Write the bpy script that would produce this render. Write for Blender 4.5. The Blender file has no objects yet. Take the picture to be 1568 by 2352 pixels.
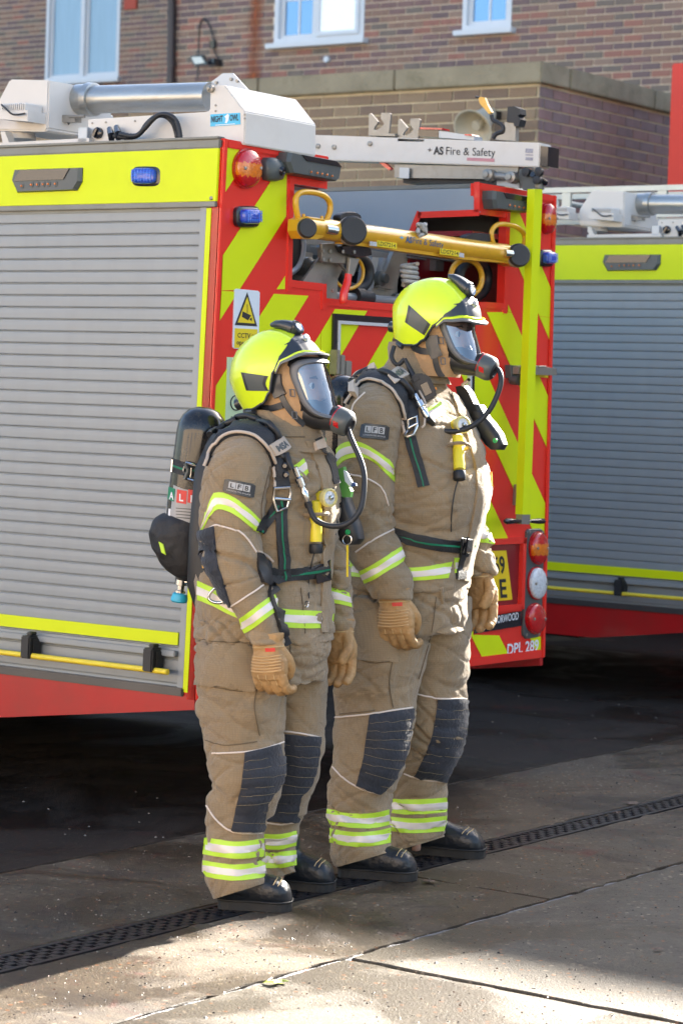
import bpy, bmesh, math, random
from mathutils import Vector, Matrix, noise
from mathutils.bvhtree import BVHTree
random.seed(7)
SC = bpy.context.scene
COL = SC.collection
# ------------------------------------------------------------------ camera
FPX = 5694.6
CAMP = Vector((0, 0, 1.53))
_p = math.radians(-2.6477); _r = math.radians(1.9125)
CF = Vector((0, math.cos(_p), math.sin(_p)))
_R0 = Vector((1, 0, 0)); _U0 = _R0.cross(CF)
CR = _R0*math.cos(_r) + _U0*math.sin(_r)
CU = -_R0*math.sin(_r) + _U0*math.cos(_r)
cam_d = bpy.data.cameras.new("camera"); cam = bpy.data.objects.new("camera", cam_d); COL.objects.link(cam)
cam.matrix_world = Matrix(((CR.x, CU.x, -CF.x, 0), (CR.y, CU.y, -CF.y, 0), (CR.z, CU.z, -CF.z, CAMP.z), (0, 0, 0, 1)))
cam_d.sensor_fit = 'VERTICAL'; cam_d.sensor_height = 36; cam_d.sensor_width = 24
cam_d.lens = FPX/2352*36
cam_d.clip_start = .1; cam_d.clip_end = 600
cam_d.dof.use_dof = True; cam_d.dof.focus_distance = 7.8; cam_d.dof.aperture_fstop = 6.3
SC.camera = cam
# ------------------------------------------------------------------ world, sun, exposure
SUN_EL = math.radians(26.0); SUN_AZ = math.radians(35.4)      # azimuth from +Y towards +X
w = bpy.data.worlds.new("World"); SC.world = w; w.use_nodes = True
nt = w.node_tree; bg = nt.nodes['Background']
sky = nt.nodes.new('ShaderNodeTexSky'); sky.sky_type = 'NISHITA'; sky.sun_disc = False
sky.sun_elevation = SUN_EL; sky.sun_rotation = SUN_AZ; sky.dust_density = 2.0; sky.air_density = 1.0; sky.ozone_density = 1.0
nt.links.new(sky.outputs[0], bg.inputs[0]); bg.inputs[1].default_value = .055
sd = bpy.data.lights.new("sun", 'SUN'); sd.energy = 5.0; sd.angle = math.radians(.55); sd.color = (1, .93, .82)
sun = bpy.data.objects.new("sun", sd); COL.objects.link(sun)
sdir = Vector((math.sin(SUN_AZ)*math.cos(SUN_EL), math.cos(SUN_AZ)*math.cos(SUN_EL), math.sin(SUN_EL)))
sun.rotation_mode = 'QUATERNION'; sun.rotation_quaternion = sdir.to_track_quat('Z', 'Y'); sun.location = sdir*40
SC.view_settings.view_transform = 'Standard'; SC.view_settings.look = 'None'
SC.view_settings.gamma = 1; SC.view_settings.use_curve_mapping = False
SC.view_settings.exposure = 3.2
SC.render.engine = 'CYCLES'
try:
    SC.cycles.max_bounces = 8; SC.cycles.diffuse_bounces = 4; SC.cycles.sample_clamp_indirect = 6
except Exception: pass
# ------------------------------------------------------------------ pixel helpers (photo shown at 1568 x 2352)
def ray(px, py):
    return (CF*FPX + CR*(px-784) - CU*(py-1176)).normalized()
def ground(px, py, z=0.0):
    d = ray(px, py); return CAMP + d*((z-CAMP.z)/d.z)
def plane_hit(px, py, o, n):
    d = ray(px, py); return CAMP + d*((o-CAMP).dot(n)/d.dot(n))
EV = Vector((.5796, .8149, 0)); NV = Vector((.8149, -.5796, 0))       # yard axes: along rear of trucks / along their length, towards camera
def EN(e, n, z=0): return EV*e + NV*n + Vector((0, 0, z))
# ------------------------------------------------------------------ materials
MATS = {}
def mat(name, col, rough=.5, metal=0, var=.08, vs=6, bump=0, bs=60, coat=0, trans=0, alpha=1, spec=.5, dirt=0, ds=3, dcol=(.05, .04, .03), ior=1.5, rvar=0, stretch=(1, 1, 1), sheen=0, emis=None):
    if name in MATS: return MATS[name]
    m = bpy.data.materials.new(name); m.use_nodes = True; t = m.node_tree; N = t.nodes; L = t.links
    b = N['Principled BSDF']; tc = N.new('ShaderNodeTexCoord'); mp = N.new('ShaderNodeMapping'); mp.inputs['Scale'].default_value = stretch
    L.new(tc.outputs['Object'], mp.inputs[0])
    nz = N.new('ShaderNodeTexNoise'); nz.inputs['Scale'].default_value = vs; nz.inputs['Detail'].default_value = 6; L.new(mp.outputs[0], nz.inputs[0])
    mx = N.new('ShaderNodeMix'); mx.data_type = 'RGBA'; L.new(nz.outputs[0], mx.inputs[0])
    mx.inputs[6].default_value = tuple(max(0, c*(1-var*1.6)) for c in col)+(1,); mx.inputs[7].default_value = tuple(min(1, c*(1+var*1.6)) for c in col)+(1,)
    out = mx.outputs[2]
    if dirt:
        n2 = N.new('ShaderNodeTexNoise'); n2.inputs['Scale'].default_value = ds; n2.inputs['Detail'].default_value = 8; n2.inputs['Roughness'].default_value = .7; L.new(mp.outputs[0], n2.inputs[0])
        rp = N.new('ShaderNodeMapRange'); rp.inputs[1].default_value = .5; rp.inputs[2].default_value = .72; rp.inputs[4].default_value = dirt; L.new(n2.outputs[0], rp.inputs[0])
        m2 = N.new('ShaderNodeMix'); m2.data_type = 'RGBA'; L.new(rp.outputs[0], m2.inputs[0]); L.new(out, m2.inputs[6]); m2.inputs[7].default_value = dcol+(1,); out = m2.outputs[2]
    L.new(out, b.inputs['Base Color'])
    b.inputs['Roughness'].default_value = rough; b.inputs['Metallic'].default_value = metal
    b.inputs['Coat Weight'].default_value = coat; b.inputs['Coat Roughness'].default_value = .05
    b.inputs['Transmission Weight'].default_value = trans; b.inputs['Alpha'].default_value = alpha
    b.inputs['Specular IOR Level'].default_value = spec; b.inputs['IOR'].default_value = ior
    if sheen: b.inputs['Sheen Weight'].default_value = sheen; b.inputs['Sheen Roughness'].default_value = .4
    if rvar:
        rr = N.new('ShaderNodeMapRange'); rr.inputs[1].default_value = .3; rr.inputs[2].default_value = .7; rr.inputs[3].default_value = max(.02, rough-rvar); rr.inputs[4].default_value = min(1, rough+rvar)
        n3 = N.new('ShaderNodeTexNoise'); n3.inputs['Scale'].default_value = vs*2.3; n3.inputs['Detail'].default_value = 6; L.new(mp.outputs[0], n3.inputs[0]); L.new(n3.outputs[0], rr.inputs[0]); L.new(rr.outputs[0], b.inputs['Roughness'])
    if bump:
        n4 = N.new('ShaderNodeTexNoise'); n4.inputs['Scale'].default_value = bs; n4.inputs['Detail'].default_value = 5; L.new(mp.outputs[0], n4.inputs[0])
        bp = N.new('ShaderNodeBump'); bp.inputs['Strength'].default_value = bump; bp.inputs['Distance'].default_value = .01; L.new(n4.outputs[0], bp.inputs['Height']); L.new(bp.outputs[0], b.inputs['Normal'])
    MATS[name] = m; return m
YEL = mat('fluorescent_yellow_vinyl', (.66, .76, .007), .38, spec=.22, var=.03, dirt=.10, ds=2.5, bump=.06, bs=400, dcol=(.3, .32, .05))
RED = mat('signal_red_paint', (.80, .032, .020), .25, var=.05, coat=.4, dirt=.12, ds=3, dcol=(.25, .03, .02))
REDD = mat('dark_red_sill_paint', (.42, .008, .01), .3, var=.08, coat=.3, dirt=.25, ds=2)
SHUT = mat('satin_aluminium_slat', (.265, .288, .305), .42, .15, var=.04, dirt=.12, ds=4, dcol=(.17, .165, .155), stretch=(2.5, 2.5, .5))
ALU = mat('grey_extruded_aluminium', (.17, .175, .165), .42, .5, var=.1, dirt=.25, ds=8)
STEEL = mat('brushed_steel', (.30, .285, .255), .42, .6, var=.12, dirt=.3, ds=20, dcol=(.12, .10, .08))
CHROME = mat('bright_metal', (.62, .62, .62), .18, 1, var=.1)
GREYP = mat('blue_grey_painted_panel', (.27, .31, .35), .45, var=.05, dirt=.1)
WHITE = mat('cream_white_painted_metal', (.64, .61, .565), .4, var=.04, dirt=.22, ds=5, dcol=(.45, .38, .30))
BLACK = mat('black_rubber', (.016, .017, .02), .5, var=.2, dirt=.1, dcol=(.06, .055, .05), ds=12)
BLKG = mat('gloss_black_plastic', (.012, .013, .018), .2, var=.2, coat=.3)
DGREY = mat('dark_grey_housing', (.075, .085, .085), .38, var=.12)
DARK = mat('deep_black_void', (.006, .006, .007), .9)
BLUE = mat('blue_lamp_lens', (.003, .06, .50), .1, var=.4, vs=90, coat=.8, bump=.5, bs=120)
LRED = mat('red_lamp_lens', (.50, .006, .008), .1, var=.3, vs=60, coat=.9, bump=.25, bs=120)
LAMB = mat('amber_lamp_lens', (.75, .17, .006), .1, var=.3, vs=60, coat=.9, bump=.25, bs=120)
LCLR = mat('clear_lamp_lens', (.62, .65, .70), .15, var=.3, vs=90, coat=.9, bump=.5, bs=150)
GOLD = mat('golden_yellow_paint', (.72, .38, .02), .3, var=.08, coat=.3, dirt=.3, ds=10, dcol=(.25, .12, .02))
RODY = mat('yellow_nylon_rod', (.80, .62, .04), .4, var=.05, dirt=.2, ds=8, dcol=(.5, .28, .03))
PRINTK = mat('black_print', (.015, .015, .017), .5)
PRINTW = mat('white_print', (.78, .78, .80), .5)
PRINTG = mat('green_print', (.0, .20, .09), .5)
PRINTR = mat('red_print', (.65, .05, .04), .5)
SIGNW = mat('white_sign_vinyl', (.70, .76, .82), .35)
SIGNY = mat('yellow_sign_vinyl', (.80, .62, .02), .35, var=.03)
SIGNC = mat('sky_blue_sticker', (.05, .45, .70), .35)
PALE = mat('pale_green_sign', (.55, .68, .42), .35)
ROPE = mat('grey_rope_fibre', (.42, .40, .36), .8, var=.2, vs=60, bump=.5, bs=200)
# ------------------------------------------------------------------ objects
def tag(o, label=None, cat=None, group=None, kind=None):
    if label: o['label'] = label
    if cat: o['category'] = cat
    if group: o['group'] = group
    if kind: o['kind'] = kind
    return o
def empty(name, loc=(0, 0, 0), mw=None, **k):
    o = bpy.data.objects.new(name, None); COL.objects.link(o); o.empty_display_size = .1
    if mw is not None: o.matrix_basis = mw
    else: o.location = loc
    return tag(o, **k)
def wm(o):
    m = o.matrix_basis.copy()
    while o.parent: o = o.parent; m = o.matrix_basis @ m
    return m
def link(name, me, parent=None):
    o = bpy.data.objects.new(name, me); COL.objects.link(o)
    if parent is not None: o.parent = parent
    return o
def mk(name, vs, fs, m, parent=None, smooth=False, mi=None, shade_angle=None):
    """vertices in world space; stored relative to the parent"""
    inv = wm(parent).inverted() if parent is not None else None
    me = bpy.data.meshes.new(name)
    vs = [Vector(v) for v in vs]
    if inv is not None: vs = [inv @ v for v in vs]
    me.from_pydata([tuple(v) for v in vs], [], fs)
    for x in (m if isinstance(m, (list, tuple)) else [m]): me.materials.append(x)
    if mi: me.polygons.foreach_set('material_index', mi)
    if smooth: me.polygons.foreach_set('use_smooth', [True]*len(me.polygons))
    me.update()
    bm = bmesh.new(); bm.from_mesh(me); bmesh.ops.recalc_face_normals(bm, faces=bm.faces)
    if shade_angle:
        for e in bm.edges:
            if len(e.link_faces) == 2 and e.calc_face_angle(0) > shade_angle: e.smooth = False
    bm.to_mesh(me); bm.free()
    return link(name, me, parent)
def prism_geo(pts, d, bev=0):
    """closed outline pts (world), extruded by vector d; bev shrinks the far face edge"""
    pts = [Vector(p) for p in pts]; n = len(pts); c = sum(pts, Vector())/n
    vs = list(pts); fs = [list(range(n))]
    if bev:
        dn = d.normalized()
        vs += [p + d - dn*bev for p in pts]
        vs += [p + d + (c-p)*min(.35, bev/max(1e-5, (c-p).length)) for p in pts]
        for k in (0, n): fs += [[k+i, k+(i+1) % n, k+n+(i+1) % n, k+n+i] for i in range(n)]
        fs.append([2*n+i for i in range(n)])
    else:
        vs += [p+d for p in pts]
        fs += [[i, (i+1) % n, n+(i+1) % n, n+i] for i in range(n)]
        fs.append([n+i for i in range(n)])
    return vs, fs
def prism(name, pts, d, m, parent=None, bev=0, smooth=False):
    v, f = prism_geo(pts, Vector(d), bev); return mk(name, v, f, m, parent, smooth, shade_angle=.5 if smooth else None)
def box_geo(c, ax, ay, az):
    c, ax, ay, az = map(Vector, (c, ax, ay, az))
    vs = [c+ax*i+ay*j+az*k for i in (-1, 1) for j in (-1, 1) for k in (-1, 1)]
    return vs, [[0, 1, 3, 2], [4, 6, 7, 5], [0, 4, 5, 1], [2, 3, 7, 6], [0, 2, 6, 4], [1, 5, 7, 3]]
def box(name, c, ax, ay, az, m, parent=None, bev=0):
    v, f = box_geo(c, ax, ay, az); o = mk(name, v, f, m, parent)
    if bev: bevel(o, bev)
    return o
def bevel(o, wd, seg=2):
    bm = bmesh.new(); bm.from_mesh(o.data)
    es = [e for e in bm.edges if len(e.link_faces) == 2 and e.calc_face_angle(0) > .6]
    bmesh.ops.bevel(bm, geom=es, offset=wd, segments=seg, affect='EDGES', clamp_overlap=True); bm.to_mesh(o.data); bm.free()
def joined(geos):
    V = []; F = []
    for v, f in geos:
        k = len(V); V += list(v); F += [[i+k for i in x] for x in f]
    return V, F
def catmull(pts, n=8, closed=False):
    P = [Vector(p) for p in pts]; out = []; m = len(P)
    rng = range(m) if closed else range(m-1)
    for i in rng:
        if closed: a, b, c, d = P[(i-1) % m], P[i], P[(i+1) % m], P[(i+2) % m]
        else: a = P[max(i-1, 0)]; b = P[i]; c = P[i+1]; d = P[min(i+2, m-1)]
        for j in range(n):
            t = j/n; out.append(.5*((2*b)+(c-a)*t+(2*a-5*b+4*c-d)*t*t+(3*b-a-3*c+d)*t**3))
    if not closed: out.append(P[-1])
    return out
def tube_geo(pts, r, n=10, caps=True, closed=False, flat=None):
    P = [Vector(p) for p in pts]; m = len(P); rs = r if isinstance(r, (list, tuple)) else [r]*m
    V = []; F = []; up = None
    for i, p in enumerate(P):
        if closed: t = (P[(i+1) % m]-P[i-1])
        else: t = (P[min(i+1, m-1)]-P[max(i-1, 0)])
        if t.length < 1e-9: t = Vector((0, 0, 1))
        t.normalize()
        if up is None: up = t.orthogonal().normalized()
        up = (up - t*up.dot(t)).normalized(); s = t.cross(up)
        for k in range(n):
            a = 2*math.pi*k/n; V.append(p+(up*math.cos(a)+s*math.sin(a))*rs[i])
    for i in range(m if closed else m-1):
        j = (i+1) % m
        F += [[i*n+k, i*n+(k+1) % n, j*n+(k+1) % n, j*n+k] for k in range(n)]
    if caps and not closed: F.append(list(range(n))[::-1]); F.append([(m-1)*n+k for k in range(n)])
    return V, F
def tube(name, pts, r, m, parent=None, n=10, closed=False):
    v, f = tube_geo(pts, r, n, True, closed); return mk(name, v, f, m, parent, True, shade_angle=.8)
def lathe(name, base, axis, prof, m, parent=None, n=24, mi=None):
    """prof: list of (radius, distance along the axis)"""
    ax = Vector(axis).normalized(); a = ax.orthogonal().normalized(); b = ax.cross(a); base = Vector(base)
    V = []; F = []
    for r, h in prof:
        for k in range(n):
            t = 2*math.pi*k/n; V.append(base+ax*h+(a*math.cos(t)+b*math.sin(t))*max(r, 1e-5))
    for i in range(len(prof)-1): F += [[i*n+k, i*n+(k+1) % n, (i+1)*n+(k+1) % n, (i+1)*n+k] for k in range(n)]
    F.append(list(range(n))[::-1]); F.append([(len(prof)-1)*n+k for k in range(n)])
    ml = None
    if mi: ml = [mi[i] for i in range(len(prof)-1) for k in range(n)]+[mi[0], mi[-1]]
    return mk(name, V, F, m, parent, True, ml, shade_angle=.7)
def dome(name, pts, d, m, parent=None, rings=4, pick=None, edge=.25):
    """rounded raised lens on outline pts; d is the height vector"""
    pts = [Vector(p) for p in pts]; n = len(pts); c = sum(pts, Vector())/n; V = []; F = []
    V += pts; V += [p+d*edge for p in pts]
    for k in range(1, rings+1):
        a = math.pi/2*k/(rings+.35); V += [c+(p-c)*math.cos(a)+d*(edge+(1-edge)*math.sin(a)) for p in pts]
    R = rings+2
    for k in range(R-1): F += [[k*n+i, k*n+(i+1) % n, (k+1)*n+(i+1) % n, (k+1)*n+i] for i in range(n)]
    F.append([(R-1)*n+i for i in range(n)]); mi = None
    if pick:
        V2 = V; mi = [pick(sum((V2[i] for i in f), Vector())/len(f)) for f in F]
    return mk(name, V, F, m, parent, True, mi, shade_angle=1.0)
def ell(cx, cy, rx, ry, n=20, sq=2.0, rot=0):
    o = []
    for k in range(n):
        t = 2*math.pi*k/n; c, s = math.cos(t), math.sin(t)
        x = rx*math.copysign(abs(c)**(2/sq), c); y = ry*math.copysign(abs(s)**(2/sq), s)
        o.append((cx+x*math.cos(rot)-y*math.sin(rot), cy+x*math.sin(rot)+y*math.cos(rot)))
    return o
_fc = {}
def font_mesh(s, bold=0.0, shear=0.0):
    k = (s, bold, shear)
    if k in _fc: return _fc[k]
    c = bpy.data.curves.new('lettering', 'FONT'); c.body = s; c.size = 1; c.offset = bold; c.resolution_u = 3; c.shear = shear
    o = bpy.data.objects.new('lettering', c); COL.objects.link(o)
    dg = bpy.context.evaluated_depsgraph_get(); dg.update()
    me = bpy.data.meshes.new_from_object(o.evaluated_get(dg)); vs = [v.co.copy() for v in me.vertices]; fs = [list(p.vertices) for p in me.polygons]
    COL.objects.unlink(o); bpy.data.objects.remove(o); bpy.data.meshes.remove(me); bpy.data.curves.remove(c)
    x0 = min(v.x for v in vs); x1 = max(v.x for v in vs)
    y1 = max(v.y for v in vs)
    vs = [((v.x-x0)/(x1-x0), v.y/y1) for v in vs]
    _fc[k] = (vs, fs); return _fc[k]
def text(name, s, fn, bl, br, h, m, parent, off, up=None, bold=0.0):
    """lettering whose baseline runs from picture point bl to br on the surface fn; off = world offset"""
    vs, fs = font_mesh(s, bold)
    if up is None: up = (.033, -1)
    V = []
    for x, y in vs:
        p = fn(bl[0]+(br[0]-bl[0])*x+up[0]*h*y, bl[1]+(br[1]-bl[1])*x+up[1]*h*y)
        V.append(p+off if not callable(off) else off(p))
    return mk(name, V, fs, m, parent)
def copy_tree(o, parent=None):
    c = o.copy(); COL.objects.link(c); c.parent = parent
    for ch in [x for x in bpy.data.objects if x.parent == o]: copy_tree(ch, c)
    return c
# ================================================================== GROUND
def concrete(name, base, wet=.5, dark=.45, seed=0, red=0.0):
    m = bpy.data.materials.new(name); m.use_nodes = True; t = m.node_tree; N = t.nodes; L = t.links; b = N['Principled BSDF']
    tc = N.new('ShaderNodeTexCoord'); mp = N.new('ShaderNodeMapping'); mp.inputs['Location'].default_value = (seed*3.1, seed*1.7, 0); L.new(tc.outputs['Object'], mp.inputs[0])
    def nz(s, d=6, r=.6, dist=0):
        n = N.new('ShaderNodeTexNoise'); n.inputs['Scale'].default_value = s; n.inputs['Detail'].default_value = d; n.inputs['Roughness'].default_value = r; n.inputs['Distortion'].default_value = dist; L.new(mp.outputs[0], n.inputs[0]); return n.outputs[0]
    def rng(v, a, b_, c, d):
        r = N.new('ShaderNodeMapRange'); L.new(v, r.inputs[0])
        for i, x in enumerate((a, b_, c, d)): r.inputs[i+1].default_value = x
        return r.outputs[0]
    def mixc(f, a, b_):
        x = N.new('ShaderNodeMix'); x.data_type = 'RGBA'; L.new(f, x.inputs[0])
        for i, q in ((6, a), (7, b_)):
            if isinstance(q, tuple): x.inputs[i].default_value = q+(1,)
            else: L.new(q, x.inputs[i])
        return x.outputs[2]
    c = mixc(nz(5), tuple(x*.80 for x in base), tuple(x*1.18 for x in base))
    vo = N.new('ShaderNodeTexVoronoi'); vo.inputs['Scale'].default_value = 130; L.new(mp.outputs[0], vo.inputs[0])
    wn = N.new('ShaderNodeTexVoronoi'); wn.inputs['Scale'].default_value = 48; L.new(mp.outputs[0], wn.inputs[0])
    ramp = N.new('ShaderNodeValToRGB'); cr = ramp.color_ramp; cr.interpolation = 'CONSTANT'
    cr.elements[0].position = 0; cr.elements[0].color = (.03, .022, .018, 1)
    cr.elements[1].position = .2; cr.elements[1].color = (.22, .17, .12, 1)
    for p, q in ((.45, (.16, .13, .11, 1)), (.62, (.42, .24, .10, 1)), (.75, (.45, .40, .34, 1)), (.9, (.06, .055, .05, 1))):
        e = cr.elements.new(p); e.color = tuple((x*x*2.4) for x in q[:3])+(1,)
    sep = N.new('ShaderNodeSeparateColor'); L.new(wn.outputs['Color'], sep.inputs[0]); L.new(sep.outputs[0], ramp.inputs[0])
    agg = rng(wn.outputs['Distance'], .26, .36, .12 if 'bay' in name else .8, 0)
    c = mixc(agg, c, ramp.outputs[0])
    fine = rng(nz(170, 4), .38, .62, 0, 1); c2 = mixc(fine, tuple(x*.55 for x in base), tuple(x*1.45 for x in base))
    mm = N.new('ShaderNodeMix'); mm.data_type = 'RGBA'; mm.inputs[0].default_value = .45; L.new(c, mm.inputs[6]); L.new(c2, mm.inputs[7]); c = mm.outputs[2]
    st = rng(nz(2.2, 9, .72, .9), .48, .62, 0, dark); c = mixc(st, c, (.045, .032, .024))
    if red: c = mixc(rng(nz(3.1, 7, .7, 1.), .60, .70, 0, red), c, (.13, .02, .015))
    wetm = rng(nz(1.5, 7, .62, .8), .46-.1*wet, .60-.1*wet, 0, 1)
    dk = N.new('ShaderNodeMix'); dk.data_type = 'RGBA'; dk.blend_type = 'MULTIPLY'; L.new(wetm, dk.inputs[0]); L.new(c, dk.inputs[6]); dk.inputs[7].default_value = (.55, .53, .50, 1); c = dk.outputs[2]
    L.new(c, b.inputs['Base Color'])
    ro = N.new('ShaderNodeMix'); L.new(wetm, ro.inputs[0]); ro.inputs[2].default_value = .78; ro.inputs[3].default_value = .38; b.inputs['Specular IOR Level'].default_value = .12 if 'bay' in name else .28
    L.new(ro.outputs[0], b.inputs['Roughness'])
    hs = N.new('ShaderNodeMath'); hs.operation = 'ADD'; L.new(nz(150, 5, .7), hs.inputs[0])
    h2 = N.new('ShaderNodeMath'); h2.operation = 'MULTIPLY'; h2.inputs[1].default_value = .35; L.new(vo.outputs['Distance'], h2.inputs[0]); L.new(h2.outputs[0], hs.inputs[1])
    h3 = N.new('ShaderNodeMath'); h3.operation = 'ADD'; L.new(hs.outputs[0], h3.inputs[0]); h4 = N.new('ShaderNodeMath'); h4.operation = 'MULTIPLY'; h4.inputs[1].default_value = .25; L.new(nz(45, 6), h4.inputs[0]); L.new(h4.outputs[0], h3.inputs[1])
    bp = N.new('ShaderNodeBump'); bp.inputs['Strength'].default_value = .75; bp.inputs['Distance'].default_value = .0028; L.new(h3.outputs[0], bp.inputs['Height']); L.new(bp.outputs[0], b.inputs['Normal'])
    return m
CON1 = concrete('washed_yard_concrete', (.105, .079, .052), .5, .8, 0, .6)
CON2 = concrete('smooth_damp_concrete', (.118, .100, .076), .7, .45, 3)
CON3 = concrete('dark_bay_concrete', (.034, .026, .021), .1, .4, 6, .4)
ASPH = mat('yard_asphalt', (.12, .11, .10), .8, var=.25, bump=.4, bs=120)
JOINT = mat('joint_grit', (.05, .045, .04), .7, var=.5, vs=50, bump=.8, bs=150)
PALEJ = mat('pale_broken_joint_sealant', (.17, .17, .18), .45, var=.45, vs=60, bump=.8, bs=120, dirt=.95, ds=9)
IRON = mat('cast_iron_grate', (.032, .030, .034), .42, .6, var=.3, vs=30, dirt=.4, ds=20, dcol=(.05, .035, .025))
gr = mk('ground', [EN(-200, -200, -.035), EN(250, -200, -.035), EN(250, 200, -.035), EN(-200, 200, -.035)], [[0, 1, 2, 3]], ASPH); tag(gr, kind='structure')
def wob(a, b, seg, amp, seed):
    n = max(2, int((b-a).length/seg)); o = []
    d = (b-a).normalized(); s = Vector((-d.y, d.x, 0))
    for i in range(n+1):
        p = a+(b-a)*(i/n)
        k = 0 if i in (0, n) else noise.noise(Vector((p.x*9+seed, p.y*9, seed)))*amp + (max(0, noise.noise(Vector((p.x*23, p.y*23, seed+5)))-.25)*amp*5 if random.random() < .8 else 0)
        o.append(p+s*k)
    return o
def slab(e0, e1, n0, n1, m, amp=.004, seg=.05, top=0.0):
    q = [EN(e0, n0, top), EN(e1, n0, top), EN(e1, n1, top), EN(e0, n1, top)]
    out = []
    for i in range(4):
        a, b = q[i], q[(i+1) % 4]
        near = min(a.length, b.length) < 14
        out += wob(a, b, seg if near else 1.5, amp if near else 0, i+e0)[:-1]
    n = len(out); c = sum(out, Vector())/n
    V = [Vector((p.x, p.y, top)) + (c-p).normalized()*.004 for p in out]+[Vector((p.x, p.y, top-.004)) for p in out]+[Vector((p.x, p.y, -.0345)) for p in out]
    F = [list(range(n))]
    for k in (0, n): F += [[k+i, k+n+i, k+n+(i+1) % n, k+(i+1) % n] for i in range(n)]
    return mk('concrete_slab', V, F, m, gr)
g = .006
N1, N2, N3, N4 = -5.33, -4.55, -4.41, -3.85
for e0, e1 in ((-14, -8), (-8, -2.4), (-2.4, 1.5), (1.5, 5.49), (5.51, 9.6), (9.6, 14), (14, 20)):
    slab(e0+g, e1-g, N4+.010, 1.5, CON2, .006)
    slab(e0+g, e1-g, 1.55, 7, CON2, .006)
for e0, e1 in ((-8, 2.1), (2.1, 6.6), (6.6, 11.3), (11.3, 18)):
    slab(e0+g, e1-g, N3+.012, N4-.010, CON1, .009, .035)
    slab(e0+g*.5, e1-g*.5, N1+.012, N2-.012, CON1, .009, .035)
for e0, e1 in ((-8, 4.1), (4.1, 11.2), (11.2, 18)):
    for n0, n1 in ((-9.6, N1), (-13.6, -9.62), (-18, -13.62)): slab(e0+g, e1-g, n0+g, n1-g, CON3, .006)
# joint fillers: two strips at different depths
for nn, wd, mm in ((N4, .013, PALEJ), (N1, .010, JOINT)):
    V = []; F = []; k = 0; e = 1.0
    while e < 15:
        z = -.004-abs(noise.noise(Vector((e*7, nn, 0))))*.012; ww = wd*(.8+.5*noise.noise(Vector((e*17, nn, 3))))
        V += [EN(e, nn-ww, z), EN(e, nn+ww, z-.002)]
        if k: F.append([2*k-2, 2*k-1, 2*k+1, 2*k])
        k += 1; e += .03
    mk('joint_filler', V, F, mm, gr)
# drainage channel
chan = empty('drainage_channel', EN(6, (N2+N3)/2, -.03), label='black cast iron slotted drain running across the concrete yard past the boots', cat='drain')
mk('channel_bed', [EN(1, N2, -.034), EN(16, N2, -.034), EN(16, N3, -.034), EN(1, N3, -.034)], [[0, 1, 2, 3]], DARK, chan)
def grate_geo():
    G = []
    wd = (N3-N2)/2; c0 = Vector((0, 0, -.006))
    for s in (-1, 1): G.append(box_geo(NV*s*(wd-.010)+c0, EV*.2475, NV*.009, Vector((0, 0, .006))))
    for k in range(16):
        x = -.24+k*.032
        for j in range(5):
            if (k+j) % 2 == 0 or j in (0,): continue
            G.append(box_geo(EV*(x+.016)+NV*(-wd+.019+(j+.5)*(wd*2-.038)/5)+c0, EV*.013, NV*.0105, Vector((0, 0, .0065))))
        G.append(box_geo(EV*x+c0, EV*.005, NV*(wd-.015), Vector((0, 0, .005))))
    return joined(G)
gv, gf = grate_geo(); gme = None
for i in range(26):
    c = EN(2.6+i*.5, (N2+N3)/2, 0)
    if gme is None:
        me = bpy.data.meshes.new('grate'); me.from_pydata([tuple(v) for v in gv], [], gf); me.materials.append(IRON); gme = me
    o = link('grate', gme, chan); o.location = wm(chan).inverted() @ c
    o.rotation_euler = (0, 0, random.uniform(-.004, .004))
# litter: leaves and small pale grit on the slabs
LEAF = mat('yellow_green_leaf', (.30, .34, .04), .5); LEAFB = mat('brown_leaf', (.10, .06, .04), .6); GRIT = mat('pale_grit', (.24, .21, .18), .8)
def leaf(px, py, s, m, lab):
    p = ground(px, py); V = []; a0 = random.uniform(0, 6)
    for k in range(10):
        a = k/10*2*math.pi; r = s*(1 if k % 2 else .55)*(1.4 if k in (0, 9, 1) else 1)
        V.append(p+Vector((math.cos(a+a0)*r, math.sin(a+a0)*r*.7, .004+.006*random.random())))
    V.append(p+Vector((0, 0, .012))); o = mk('leaf', V, [[i, (i+1) % 10, 10] for i in range(10)], m); tag(o, lab, 'leaf', 'fallen leaves on the yard')
leaf(628, 2263, .030, LEAF, 'yellow green leaf lying in the pale joint below the left boots'); leaf(648, 2259, .02, LEAF, 'small green leaf beside the bigger leaf in the pale joint')
leaf(1450, 1848, .035, LEAFB, 'brown leaf lying on the drain grate at the right'); leaf(985, 2029, .03, LEAFB, 'dark wet leaf in front of the taller firefighter'); leaf(1512, 2185, .016, LEAFB, 'tiny brown leaf on the smooth slab at far right')
leaf(1415, 1870+0, .016, LEAFB, 'dark leaf scrap on slab just before the drain')
V = []; F = []
gp = [(112, 1860), (160, 1905), (60, 1810), (312, 1820), (358, 1925), (55, 1843), (362, 1835), (490, 1848), (150, 1918), (196, 1921), (124, 1988), (135, 2068), (342, 1870), (320, 1890), (205, 1900), (1130, 1660), (1228, 1640), (1235, 1660), (1305, 1665), (1190, 1600), (1360, 1645), (1465, 1640), (1505, 1650), (1495, 1700), (1415, 1675), (1365, 1697), (1230, 1700), (1420, 1620), (1530, 1625), (1150, 1685), (1300, 1610), (375, 1925)]
for px, py in gp:
    c = ground(px, py); r = random.uniform(.003, .0065); k = len(V)
    for dx, dy, dz in ((1, 0, .2), (0, 1, .2), (-1, 0, .2), (0, -1, .2), (0, 0, 1)): V.append(c+Vector((dx*r, dy*r, dz*r+.001)))
    F += [[k, k+1, k+4], [k+1, k+2, k+4], [k+2, k+3, k+4], [k+3, k, k+4]]
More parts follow.
